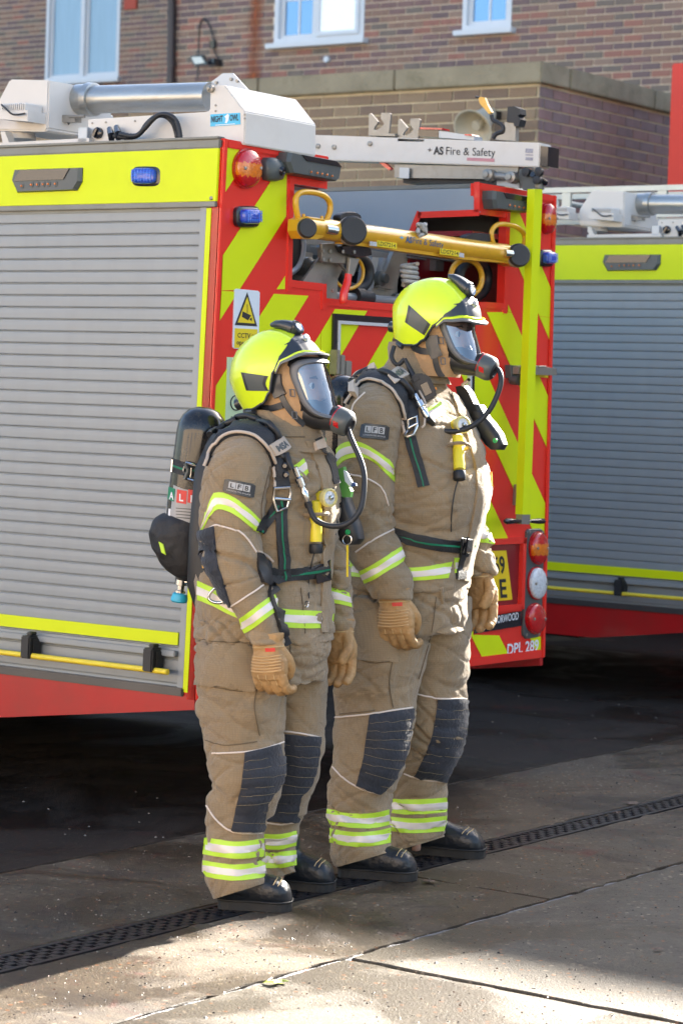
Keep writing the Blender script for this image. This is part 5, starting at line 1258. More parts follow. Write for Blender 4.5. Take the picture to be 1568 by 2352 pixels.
# ---- gloved hand
def glove(fr, wrist, down, side, thumb, parent, curl=.9, size=1.0, ribs=True, label=None):
    """down: finger direction, side: back-of-hand normal, thumb: direction of the thumb edge"""
    d = Vector(down).normalized(); t = (Vector(thumb)-d*Vector(thumb).dot(d)).normalized(); b = d.cross(t); 
    if b.dot(side) < 0: b = -b
    w = Vector(wrist); s = size; t = t*1.10; G = []
    H = lambda x, y, z: w+d*x*s+t*y*s+b*z*s
    # cuff and palm
    G.append(loft([(H(-.035, 0, 0), t*.044*s, b*.036*s), (H(-.01, 0, 0), t*.041*s, b*.033*s), (H(.015, 0, 0), t*.042*s, b*.028*s), (H(.045, .002, .002), t*.050*s, b*.028*s), (H(.075, .001, .002), t*.052*s, b*.026*s), (H(.098, -.001, -.001), t*.047*s, b*.021*s)], 24, 2.5))
    for i, (y, L1, L2, L3, r) in enumerate(((.036, .033, .024, .020, .0150), (.0125, .038, .027, .022, .0152), (-.0115, .035, .025, .021, .0150), (-.034, .028, .020, .018, .0138))):
        a = math.radians(12*curl); p = H(.075, y, .0); P = [p, H(.094, y*1.04, .002)]; ang = math.radians(18)*curl
        cur = P[-1]; sp = (y*.9)
        for L_, k in ((L1, 1.0), (L2, 2.6), (L3, 3.9)):
            an = ang*k*1.05+math.radians(3*i)*curl*.5; dirn = (d*math.cos(an)-b*math.sin(an)+t*sp*1.0).normalized(); cur = cur+dirn*L_*s; P.append(cur)
        G.append(tube_geo(catmull(P, 4), [r*s*(1.06-.012*j) for j in range(4*(len(P)-1)+1)], 12))
        G.append(loft([(P[-1]-(P[-1]-P[-2]).normalized()*.004, t*r*.86*s, (P[-1]-P[-2]).normalized().cross(t)*r*.86*s), (P[-1]+(P[-1]-P[-2]).normalized()*.007*s, t*r*.5*s, (P[-1]-P[-2]).normalized().cross(t)*r*.5*s)], 12, 2))
    P = [H(.012, .028, -.006), H(.038, .040, -.020), H(.062, .042, -.036), H(.084, .034, -.046), H(.098, .026, -.050)]
    G.append(tube_geo(catmull(P, 4), [(.019-.0003*j)*s for j in range(12)]+[.0155*s, .015*s, .0145*s, .0135*s, .011*s], 12))
    def dd(p, n_): return .0014*noise.noise(p*60)+.001*noise.noise(p*130)
    o, bv = remesh('glove', joined(G), .0026, LEATH, parent, 2, dd)
    if ribs:
        V = []; RG = []
        for k in range(6):
            x = .028+k*.0085; P = []
            for j in range(13):
                y = -.045+.09*j/12; src = H(x+.004*math.sin(j/12*math.pi), y, .08); h = bv.ray_cast(src, -b)
                if h[0] is not None: P.append(h[0]+b*.0006)
            if len(P) > 3: RG.append(tube_geo(P, .0024*s, 6))
        if RG: v, f = joined(RG); mk('knuckle_ribs', v, f, mat('glove_rib_leather', (.52, .33, .15), .6, var=.1), parent, True)
        for k in (-.023, 0.0, .023):
            P = []
            for j in range(9):
                h = bv.ray_cast(H(.082+j*.004, k, .08), -b)
                if h[0] is not None: P.append(h[0]+b*.0004)
            if len(P) > 3: tube('finger_seam', P, .0013, STITCH, parent, 5)
        P = []
        q = [(.006, .006), (.006, .032), (.017, .032), (.017, .006)]
        for x, y in q:
            h = bv.ray_cast(H(x, y, .08), -b)
            if h[0] is not None: P.append(h[0]+b*.0012)
        if len(P) == 4: prism('red_tag', P, b*.001, PRINTR, parent)
    tube('cuff_seam', [H(.004, .043*math.cos(a*.3142), .033*math.sin(a*.3142)) for a in range(20)], .0022*s, STITCH, parent, 5, closed=True)
    return bv
def boot(fr, heel, toe, width, ank, parent):
    """heel, toe: ground points (world); ank: shaft centre at ground"""
    heel = heel+Vector((0, .055, 0)); toe = toe+Vector((0, .055, 0))
    d = (toe-heel); L = d.length; d.normalize(); s = Vector((-d.y, d.x, 0)); Z = Vector((0, 0, 1)); G = []
    H = lambda x, y, z: heel+d*x*L+s*y+Z*z
    prof = [(.00, .30, .075, .0), (.05, .60, .10, 0), (.15, .72, .125, 0), (.28, .74, .14, 0), (.40, .74, .125, 0), (.52, .80, .105, 0), (.65, .93, .092, 0), (.78, 1.0, .086, 0), (.88, .93, .078, 0), (.95, .72, .062, 0), (1.0, .36, .040, 0)]
    R = []
    for x, wd, h, _ in densify(prof, 2):
        R.append((H(x, 0, .022+(h-.022)/2), s*width/2*max(wd, .1), Z*max(.008, (h-.0)/2)))
    G.append(loft(R, 24, 2.5))
    G.append(loft([(H(.24, 0, .05), d*.064, s*.050), (H(.235, 0, .10), d*.060, s*.052), (H(.23, 0, .17), d*.056, s*.052)], 24, 2.2))
    o, bv = remesh('boot', joined(G), .006, BOOT, parent, 3, lambda p, n_: .0022*noise.noise(p*22)+.0012*noise.noise(p*55))
    # sole with welt
    out = []
    N_ = 40
    for k in range(N_):
        t = 2*math.pi*k/N_; x = .5-.5*math.cos(t); sg = 1 if math.sin(t) >= 0 else -1
        wd = 0
        for i in range(len(prof)-1):
            if prof[i][0] <= x <= prof[i+1][0]: f = (x-prof[i][0])/(prof[i+1][0]-prof[i][0]); wd = prof[i][1]+(prof[i+1][1]-prof[i][1])*f
        if k in (0, N_//2): wd = 0
        out.append(H(-.012+x*1.03, sg*(width/2*wd+.004), 0))
    prism('sole', [p+Z*.001 for p in out], Z*.026, SOLE, parent, .003)
    c = sum(out, Vector())/len(out)
    mk('sole_lip', *tube_geo([p+Z*.029 for p in out], .0035, 6, closed=True), SOLE, parent, True)
    for x0 in (.74, .80):
        P = []
        for j in range(11):
            y = (-.5+j/10)*width*.86; h = bv.ray_cast(H(x0+.06-(abs(y)/width)**2*.25, y, .3), -Z)
            if h[0] is not None: P.append(h[0]+h[1]*.0008)
        if len(P) > 4: tube('toe_stitching', P, .0016, STITCH, parent, 5)
    return bv
class HF:      # head frame
    def __init__(s, fr, o, yaw, pitch, roll=0):
        F = fr.F*math.cos(yaw)+(-fr.L)*math.sin(yaw); L = fr.L*math.cos(yaw)+fr.F*math.sin(yaw); Z = Vector((0, 0, 1))
        s.F = F*math.cos(pitch)+Z*math.sin(pitch); s.Z = Z*math.cos(pitch)-F*math.sin(pitch); s.L = L; s.o = o
    def __call__(s, x, y, z): return s.o+s.F*x+s.L*y+s.Z*z
def helmet(hf, parent, tri, nm='helmet'):
    """hf origin = centre of the shell at brow level"""
    H_, A, B = .131, .143, .118
    H = empty('helmet', hf.o); H.parent = parent; H.matrix_basis = wm(parent).inverted() @ Matrix.Translation(hf.o)
    def zc(ph):
        a = abs(math.degrees(ph))
        pts = [(0, .022), (30, .024), (55, .012), (70, -.022), (80, -.070), (95, -.094), (115, -.098), (140, -.088), (180, -.080)]
        for (x0, y0), (x1, y1) in zip(pts[:-1], pts[1:]):
            if x0 <= a <= x1: t = (a-x0)/(x1-x0); t = t*t*(3-2*t); return y0+(y1-y0)*t
        return -.08
    def pt(ph, t, o_=0.0):
        z1 = zc(ph)
        if z1 >= 0: a = t*math.acos(z1/H_); z = H_*math.cos(a); rho = math.sin(a)
        else:
            tt = t*(1+abs(z1)*5.2)
            if tt <= 1: a = tt*math.pi/2; z = H_*math.cos(a); rho = math.sin(a)
            else: z = z1*(tt-1)/(abs(z1)*5.2); rho = 1-.13*(abs(z)/.09)**1.6
        rx = A*(1.0 if math.cos(ph) > 0 else 1.06); sx_ = 1.0-.10*max(0, math.cos(ph))*(z/H_ if z > 0 else 0)
        ridge = .0035*math.exp(-((abs(math.sin(ph)*rho)-.42)/.05)**2)*(1 if z > 0 else 0)
        p = Vector((rx*math.cos(ph)*rho*sx_, B*math.sin(ph)*rho, z)); n_ = Vector((p.x/A/A, p.y/B/B, max(z, 0)/H_/H_)).normalized()
        return p+n_*(o_+ridge)
    NA, NT = 72, 20; V = []; F = []
    for i in range(NT+1):
        for k in range(NA):
            ph = -math.pi+2*math.pi*k/NA; V.append(hf(*pt(ph, max(i/NT, .02))))
    for i in range(NT): F += [[i*NA+k, i*NA+(k+1) % NA, (i+1)*NA+(k+1) % NA, (i+1)*NA+k] for k in range(NA)]
    F.append(list(range(NA))); n0 = len(V)
    for i in (NT, 0, ):
        pass
    # inner lining
    for k in range(NA):
        ph = -math.pi+2*math.pi*k/NA; V.append(hf(*pt(ph, 1, -.006)))
    for k in range(NA):
        ph = -math.pi+2*math.pi*k/NA; q = Vector(pt(ph, 1, -.012)); V.append(hf(q.x, q.y, q.z+.04))
    F += [[NT*NA+k, NT*NA+(k+1) % NA, n0+(k+1) % NA, n0+k] for k in range(NA)]
    F += [[n0+k, n0+(k+1) % NA, n0+NA+(k+1) % NA, n0+NA+k] for k in range(NA)]; F.append([n0+NA+k for k in range(NA)])
    mi = [0]*(len(F)-NA-1)+[1]*(NA+1)
    sh = mk('shell', V, F, [HELM, HBLK], H, True, mi, shade_angle=.9)
    W = [v for v in V[:(NT+1)*NA]]; bv = BVHTree.FromPolygons(W, F[:NT*NA])
    # dark front plate
    V = []; F = []; na, nt_ = 33, 8
    for i in range(nt_+1):
        for k in range(na):
            ph = math.radians(-60+120*k/(na-1)); a = abs(k/(na-1)*2-1)
            t1 = 1.0; t0 = .56+.42*a**1.05; V.append(hf(*pt(ph, t0+(t1-t0)*i/nt_, .0045)))
    for i in range(nt_): F += [[i*na+k, i*na+k+1, (i+1)*na+k+1, (i+1)*na+k] for k in range(na-1)]
    mk('front_plate', V, F, HBLK, H, True)
    # brim: lime lip and dark underside
    for nm_, o0, o1, dz, m_ in (('brim_lip', .004, .016, -.004, HELM), ('peak', .010, .030, -.012, MFRM)):
        V = []; F = []
        for k in range(na):
            ph = math.radians(-66+132*k/(na-1)); f = math.cos(ph*1.25)**.6 if abs(ph) < 1.25 else .02
            p0 = pt(ph, 1, .0025 if nm_ == 'brim_lip' else .001); q = Vector((math.cos(ph), math.sin(ph), 0)); 
            zz = 0 if nm_ == 'brim_lip' else -.004
            for x, z in ((0, 0+zz), (o1*f*.6, dz*.4*f+zz), (o1*f, dz*f+zz), (o1*f*.98, dz*f-.005+zz), (0, -.007+zz)): V.append(hf(p0.x+q.x*x, p0.y+q.y*x, p0.z+z))
        for k in range(na-1): F += [[k*5+j, k*5+(j+1) % 5, (k+1)*5+(j+1) % 5, (k+1)*5+j] for j in range(5)]
        mk(nm_, V, F, m_, H, True, shade_angle=.8)
    # lamp on the crown, badge, rear wheel
    P = [hf(*(pt(0, t, .012))) for t in (.12, .22, .34, .45, .54)]
    V, F = loft([(p, hf.L*w_, (hf(*pt(0, t, .03))-hf(*pt(0, t, 0))).normalized()*h_) for p, w_, h_, t in zip(P, (.012, .022, .026, .028, .026), (.006, .013, .016, .019, .020), (.12, .22, .34, .45, .54))], 20, 3); mk('lamp_housing', V, F, HBLK, H, True, shade_angle=.8)
    ld = (hf.F*.85+hf.Z*.25-hf.L*0).normalized(); lc = P[-1]-hf.Z*0+hf.F*.0
    lathe('lamp_bezel', lc, ld, [(.021, -.012), (.024, 0), (.024, .012), (.019, .016), (.015, .010), (0, .010)], [HBLK, CHROME], H, 24, mi=[0, 0, 0, 1, 1])
    lathe('lamp_lens', lc+ld*.012, ld, [(.014, 0), (.012, .003), (0, .005)], LCLR, H, 20)
    bz = hf(*pt(0, .78, .008)); lathe('front_badge', bz, hf.F, [(.016, -.003), (.014, .003), (.006, .006), (0, .006)], mat('silver_badge', (.5, .5, .5), .4, .8, var=.5, vs=90, bump=.8, bs=160), H, 8)
    lathe('rear_adjuster', hf(-A*1.06-.002, 0, -.05), -hf.F, [(.018, -.01), (.018, .012), (.012, .016), (0, .016)], HBLK, H, 12)
    # black edge seal
    E = [hf(*(Vector(pt(math.radians(a), 1, .0)))) for a in range(-180, 180, 5)]
    tube('edge_seal', E, .0042, HBLK, H, 6, closed=True)
    neck = [hf(*(Vector(pt(math.radians(a), 1, -.004))-Vector((0, 0, .008)))) for a in list(range(118, 181, 6))+list(range(-180, -117, 6))]
    tube('nape_trim', neck, .010, HBLK, H, 8)
    S = Surf([bv], None)
    patch('side_panel', tri[0], tri[1], S, HBLK, H, .0015, 10, 6)
    patch('side_panel_inset', lerp2(tri[0], tri[1], .12), lerp2(tri[0], tri[1], .88), S, DGREY, H, .0022, 10, 6, thick=False)
    return H, bv
def mask(hf, parent):
    """full face mask; hf origin = centre of the head at eye level"""
    K = empty('face_mask', hf.o); K.parent = parent; K.matrix_basis = wm(parent).inverted() @ Matrix.Translation(hf.o)
    def P(a, b, o_=0.0):     # a in -1..1 across, b in -1..1 (1 = top)
        s = (1-b)/2; ps = math.radians(79)*a*(1-.10*s); R = .081-.008*s+o_; x0 = .018+.066*s; z = .066-.146*s
        return hf(x0+R*math.cos(ps), R*1.02*math.sin(ps), z+.010*math.cos(ps)*(1-s))
    def so(t, r): c, s = math.cos(t), math.sin(t); return r*math.copysign(abs(c)**.55, c), r*math.copysign(abs(s)**.55, s)
    n, m_ = 48, 8; V = [P(0, 0)]; F = []
    for i in range(1, m_+1):
        for k in range(n): V.append(P(*so(2*math.pi*k/n, i/m_)))
    F += [[0, 1+k, 1+(k+1) % n] for k in range(n)]
    for i in range(m_-1): F += [[1+i*n+k, 1+i*n+(k+1) % n, 1+(i+1)*n+(k+1) % n, 1+(i+1)*n+k] for k in range(n)]
    mk('visor', V, F, VISOR, K, True)
    def ringstrip(nm, prof, mt):
        V = []; F = []; q = len(prof)
        for k in range(n):
            t = 2*math.pi*k/n; a, b = so(t, 1)
            for (r, o_, bk) in prof:
                p = P(a*r, b*r, o_)-hf.F*bk; V.append(p)
        for k in range(n): F += [[k*q+j, k*q+j+1, ((k+1) % n)*q+j+1, ((k+1) % n)*q+j] for j in range(q-1)]
        return mk(nm, V, F, mt, K, True, shade_angle=.9)
    ringstrip('frame', [(.985, -.003, 0), (.985, .005, 0), (1.02, .008, 0), (1.11, .008, 0.002), (1.15, .003, .006), (1.15, -.008, .01)], MFRM)
    ringstrip('face_seal', [(1.13, -.001, .005), (1.20, -.004, .012), (1.24, -.014, .022), (1.20, -.03, .032)], MRUB)
    # chin / nose cup and breathing port
    c0 = hf(.055, 0, -.075); c1 = hf(.125, 0, -.088); 
    V, F = loft([(hf(.035, 0, -.070), hf.L*.062, hf.Z*.048), (hf(.080, 0, -.078), hf.L*.064, hf.Z*.046), (hf(.115, 0, -.084), hf.L*.055, hf.Z*.042), (hf(.135, 0, -.088), hf.L*.045, hf.Z*.038), (hf(.150, 0, -.092), hf.L*.036, hf.Z*.034)], 28, 2.3); mk('nose_cup', V, F, MRUB, K, True, shade_angle=.9)
    V, F = loft([(hf(.02, 0, -.10), hf.L*.045, hf.Z*.02), (hf(.06, 0, -.108), hf.L*.042, hf.Z*.018), (hf(.10, 0, -.108), hf.L*.03, hf.Z*.014)], 20, 2.3); mk('chin_cup', V, F, MRUB, K, True)
    for s in (-1, 1):
        lathe('speech_port', hf(.088, s*.046, -.082), hf.L*s+hf.F*.3, [(.020, -.006), (.020, .008), (.014, .010), (0, .008)], MRUB, K, 18)
        for z, x in ((-.02, .050), (-.085, .062)): tube('strap_buckle', [hf(x, s*.085, z+.010), hf(x+.004, s*.086, z-.010), hf(x-.010, s*.087, z-.010), hf(x-.014, s*.086, z+.010)], .0022, MFRM, K, 6, closed=True)
    rx = (hf.F*.94-hf.Z*.34).normalized(); rb = hf(.146, 0, -.086)
    lathe('regulator', rb, rx, [(.032, -.01), (.037, 0), (.038, .010), (.0405, .012), (.0405, .040), (.037, .050), (.030, .058), (.019, .062), (.016, .058), (0, .058)], [BLACK, DGREY], K, 32, mi=[0, 0, 0, 1, 1, 1, 0, 0, 0])
    lathe('red_ring', rb+rx*.008, rx, [(.0392, 0), (.0392, .004)], LRED, K, 32)
    up_ = rx.cross(hf.L)
    for sgn in (-1, 1):
        G = []
        for k in range(3):
            pass
        a0 = -hf.L*sgn if False else hf.L*sgn
        p0 = rb+rx*.026; q = [];
        for aa in (-.35, 0, .35):
            q.append(p0+(a0*math.cos(aa)+up_*math.sin(aa))*.0388)
        V = []; 
        for aa in [x*.07-.45 for x in range(7)]:
            for hx in (-.009, .009): V.append(rb+rx*(.026+hx)+(hf.L*sgn*math.cos(aa)-up_*0+hf.Z*math.sin(aa))*.0418)
        mk('red_button', V, [[2*i, 2*i+1, 2*i+3, 2*i+2] for i in range(6)], LRED, K, True)
    V = []
    for aa in [x*.07-.21 for x in range(7)]:
        for hx in (-.012, .010): V.append(rb+rx*(.024+hx)+(-rx.cross(hf.L)*0+hf.Z*math.cos(aa)+hf.L*math.sin(aa))*.0420)
    mk('red_button', V, [[2*i, 2*i+1, 2*i+3, 2*i+2] for i in range(6)], LRED, K, True)
    return K, rb, rx
def person(cfg):
    fr = cfg['fr']; g0 = fr.o
    Pn = empty('person', g0, label=cfg['label'], cat='person', group='firefighters standing at attention')
    hf = cfg['head']
    # continuous body under the clothes
    G = []
    hd = lambda x, y, z: hf(x, y, z)
    G.append(loft([(hd(-.01, 0, .125), hf.F*.03, hf.L*.025), (hd(-.008, 0, .115), hf.F*.06, hf.L*.05), (hd(-.006, 0, .09), hf.F*.083, hf.L*.066), (hd(-.002, 0, .05), hf.F*.093, hf.L*.074), (hd(0, 0, .0), hf.F*.092, hf.L*.072), (hd(.012, 0, -.04), hf.F*.080, hf.L*.062), (hd(.026, 0, -.08), hf.F*.060, hf.L*.048), (hd(.040, 0, -.110), hf.F*.036, hf.L*.030)], 24, 2.1))
    G.append(loft([(hd(.088, 0, .018), hf.F*.008, hf.L*.008), (hd(.094, 0, -.012), hf.F*.016, hf.L*.013), (hd(.094, 0, -.030), hf.F*.022, hf.L*.018), (hd(.086, 0, -.040), hf.F*.012, hf.L*.014)], 12, 2))
    G.append(loft([(hd(.072, 0, .026), hf.F*.018, hf.L*.05), (hd(.078, 0, .032), hf.F*.014, hf.L*.048), (hd(.074, 0, .042), hf.F*.012, hf.L*.045)], 16, 2.4))
    G.append(loft([(hd(.084, 0, -.052), hf.F*.010, hf.L*.022), (hd(.086, 0, -.060), hf.F*.010, hf.L*.024), (hd(.080, 0, -.068), hf.F*.01, hf.L*.02)], 12, 2.2))
    for s in (-1, 1): G.append(loft([(hd(-.004, s*.074, .022), hf.F*.014, hf.L*.008), (hd(0, s*.080, .0), hf.F*.017, hf.L*.010), (hd(.004, s*.076, -.024), hf.F*.01, hf.L*.008)], 12, 2))
    def inner(rows, sc):
        R = []
        for r in densify(rows):
            py, xl, xr, Y = r[:4]; c = fr.at((xl+xr)/2, py, Y); hw = (xr-xl)/2*(c-CAMP).dot(CF)/FPX*sc*(1 if fr.loc(c).z > .33 else .3)
            b = r[4]*sc if len(r) > 4 else hw; R.append((c, fr.F*hw*.95, fr.L*b*.95))
        return loft(R, 20, 2.1)
    tr = cfg['torso']; G.append(inner(tr, .74))
    nk = fr.at((tr[-1][1]+tr[-1][2])/2, tr[-1][0]+12, 0); G.append(tube_geo([nk-Vector((0, 0, .06)), nk, nk*.5+hd(-.01, 0, -.06)*.5, hd(-.01, 0, -.03)], [.065, .056, .055, .055], 16))
    for k in ('leg_n', 'leg_f'): G.append(inner(cfg[k], .62))
    for k in ('arm_n', 'arm_f'): G.append(inner(cfg[k], .60))
    for k in ('boot_n', 'boot_f'):
        h, t = cfg[k][:2]; h = h+Vector((0, .055, 0)); t = t+Vector((0, .055, 0)); G.append(loft([(h+(t-h)*x+Vector((0, 0, z)), (t-h).normalized().cross(Vector((0, 0, 1)))*w_, Vector((0, 0, 1))*hh) for x, z, w_, hh in ((.16, .05, .018, .016), (.28, .06, .026, .028), (.5, .048, .028, .020), (.8, .040, .030, .014), (.90, .038, .016, .008))], 16, 2.2))
    remesh('body', joined(G), .007, SKIN, Pn, 2)
    for s in (-1, 1):
        lathe('eye', hd(.070, s*.031, .004), hf.F, [(.0, 0), (.011, .002), (.012, .008), (.009, .014), (.005, .0165), (0, .017)], [mat('eye_white', (.75, .73, .70), .2), PRINTK], Pn, 16, mi=[0, 0, 0, 1, 1])
        tube('eyebrow', [hd(.088, s*.016, .026), hd(.090, s*.03, .031), hd(.080, s*.047, .027)], [.003, .004, .002], mat('brown_hair', (.07, .04, .025), .8), Pn, 6)
    tube('lips', [hd(.090, -.022, -.060), hd(.097, 0, -.058), hd(.090, .022, -.060)], [.002, .0055, .002], mat('lips', (.42, .16, .13), .5), Pn, 8)
    # hood
    V = []; F = []; nz_, na = 26, 40; keep = {}
    for i in range(nz_+1):
        z = .135-.27*i/nz_
        for k in range(na):
            a = 2*math.pi*k/na; rr = math.sqrt(max(0.02, 1-((z-.0)/.138)**2)) if z > -.03 else max(.70, math.sqrt(max(.0, 1-((z+.0)/.25)**2)))
            sh_ = .022*max(0, -z)/.1; wob_ = .004*noise.noise(Vector((math.cos(a)*3, math.sin(a)*3, z*30)))
            V.append(hd(-.004+sh_+(.103+wob_)*math.cos(a)*rr*(1-(max(0, -z-.06)/.075)*.55*max(0, math.cos(a))), (.089+wob_)*math.sin(a)*rr, z))
    for i in range(nz_):
        for k in range(na):
            a = 2*math.pi*(k+.5)/na; z = .135-.27*(i+.5)/nz_
            aa = abs((a+math.pi) % (2*math.pi)-math.pi)
            if aa < math.radians(52) and -.075 < z < .055: continue
            F.append([i*na+k, i*na+(k+1) % na, (i+1)*na+(k+1) % na, (i+1)*na+k])
    ho = mk('hood', V, F, HOODM, Pn, True); hbv = BVHTree.FromPolygons(V, F)
    # hood skirt / neck
    cb = fr.at((tr[-1][1]+tr[-1][2])/2, tr[-1][0]+20, 0); ct = hd(.012, 0, -.085)
    V, F = loft([(cb.lerp(ct, t), fr.F*(.082-.012*t+.004*math.sin(t*14)), fr.L*(.080-.010*t+.004*math.sin(t*14))) for t in [i/8 for i in range(9)]]+[(hd(.0, 0, -.03), fr.F*.08, fr.L*.074)], 32, 2.1); mk('hood_neck', V, F, HOODM, Pn, True); nbv = BVHTree.FromPolygons(V, F)
    # trousers
    z_ = lambda py: fr.loc(fr.at(800, py, 0)).z
    pel = tr[:2]; hipy = tr[0][0]
    hip = [(hipy-70,)+tuple(tr[0][1:4])+(tr[0][4]*.86,), (hipy,)+tuple(tr[0][1:4])+(tr[0][4]*.88,), (hipy+50, (cfg['leg_n'][0][1]*.6+tr[0][1]*.4)+4, cfg['leg_f'][0][2]-2, 0, .20), (hipy+95, cfg['leg_n'][1][1]+6, cfg['leg_f'][1][2]-8, 0, .185)]
    G = [limb(fr, [(r[0], r[1]+6, r[2]-6, r[3], r[4]) for r in hip], 1, 2.3), limb(fr, cfg['leg_n'], 1.05), limb(fr, cfg['leg_f'], 1.05)]
    G += cfg.get('pockets', [])
    fd = folds(fr, .0125, cfg['seed'], [(cfg['kz'], .10, .5), (.14, .09, 1.2), (.78, .08, .6)])
    tro, tbv = remesh('trousers', joined(G), .006, FAB, Pn, 2, fd)
    # angled hems, then separate surfaces for each leg
    bm = bmesh.new(); bm.from_mesh(tro.data); mwi = wm(Pn)
    for sg, (p0, p1, Y) in ((-1, cfg['hem_n']), (1, cfg['hem_f'])):
        a_ = mwi.inverted() @ fr.at(*p0, Y); b_ = mwi.inverted() @ fr.at(*p1, Y); d_ = (b_-a_).normalized(); n_ = d_.cross(fr.L); n_ = n_ if n_.z > 0 else -n_
        fs = [f for f in bm.faces if (fr.loc(mwi @ f.calc_center_median()).y*sg > 0 and fr.loc(mwi @ f.calc_center_median()).z < .25)]
        gm_ = list({v for f in fs for v in f.verts})+list({e for f in fs for e in f.edges})+fs
        bmesh.ops.bisect_plane(bm, geom=gm_, plane_co=a_, plane_no=n_, clear_inner=True)
    bm.to_mesh(tro.data); bm.free(); tro.data.polygons.foreach_set('use_smooth', [True]*len(tro.data.polygons))
    W = [mwi @ v.co for v in tro.data.vertices]; PLs = [list(p.vertices) for p in tro.data.polygons]
    ys = [fr.loc(w_).y for w_ in W]
    bvn = BVHTree.FromPolygons(W, [p for p in PLs if ys[p[0]] < .0]); bvf = BVHTree.FromPolygons(W, [p for p in PLs if ys[p[0]] >= .0])
    # jacket torso and sleeves
    G = [limb(fr, tr, 1, 2.35)]
    fd = folds(fr, .011, cfg['seed']+3, [(cfg['beltz'], .10, 1.2), (cfg['beltz']+.25, .15, .3)])
    jac, jbv = remesh('jacket', joined(G), .006, FAB, Pn, 2, fd)
    sbv = []
    for k in ('arm_n', 'arm_f'):
        fd = folds(fr, .0125, cfg['seed']+(5 if k == 'arm_n' else 9), [(cfg['elz'], .13, .9), (cfg['elz']-.22, .07, .8)])
        o, b = remesh('sleeve', limb(fr, cfg[k], 1.0, 2.1), .0055, FAB, Pn, 1, fd); sbv.append(b)
    # collar
    col = cfg['collar']; R = []
    V, F = loft([(fr.at((xl+xr)/2, py, 0), fr.F*a, fr.L*b) for py, xl, xr, a, b in col], 40, 2.1); F = F[:-2]
    n_ = len(col)*40
    nV = []
    for v in V: q = fr.loc(v); nV.append(v+fr.F*.004*noise.noise(Vector((q.x*18, q.y*18, q.z*22)))+fr.Z*.006*noise.noise(Vector((q.x*12, q.y*12, 3))))
    V = nV+[v*1.0 for v in nV]
    k2 = len(nV); 
    for i in range(40): # thickness at top rim
        j = (len(col)-1)*40+i; c = sum(nV[(len(col)-1)*40:], Vector())/40; V[k2+j] = nV[j]+(c-nV[j]).normalized()*.010
    top = (len(col)-1)*40
    F2 = list(F)+[[top+i, top+(i+1) % 40, k2+top+(i+1) % 40, k2+top+i] for i in range(40)]
    low = [[k2+(len(col)-1)*40+i, k2+(len(col)-1)*40+(i+1) % 40, k2+(len(col)-2)*40+(i+1) % 40, k2+(len(col)-2)*40+i] for i in range(40)]
    for j in range((len(col)-1)*40): c = fr.at((col[0][1]+col[0][2])/2, col[0][0], 0); V[k2+j] = V[k2+j]+(fr.o+Vector((0, 0, V[k2+j].z))-V[k2+j]).normalized()*0-(V[k2+j]-sum(nV[(j//40)*40:(j//40)*40+40], Vector())/40).normalized()*.010
    mk('collar', V, F2+low, FAB, Pn, True, shade_angle=1.2); cbv = BVHTree.FromPolygons(V, F)
    # boots, gloves
    for k in ('boot_n', 'boot_f'): boot(fr, cfg[k][0], cfg[k][1], .112, None, Pn)
    gn = cfg['glove_n']; gf_ = cfg['glove_f']
    glove(fr, fr.at(*gn[0]), gn[1], gn[2], gn[3], Pn, gn[4], gn[5], True)
    glove(fr, fr.at(*gf_[0]), gf_[1], gf_[2], gf_[3], Pn, gf_[4], gf_[5], False)
    helm, hb = helmet(cfg['hfh'], Pn, cfg['panel'])
    S = dict(all=Surf([jbv, tbv, sbv[0], sbv[1], cbv], fr), jac=Surf([jbv, cbv], fr), near=Surf([sbv[0]], fr), far=Surf([sbv[1]], fr), tro=Surf([tbv], fr), ln=Surf([bvn], fr), lf=Surf([bvf], fr), hood=Surf([hbv, nbv], fr), helm=Surf([hb], fr), js=Surf([jbv, sbv[0], cbv], fr))
    return Pn, S
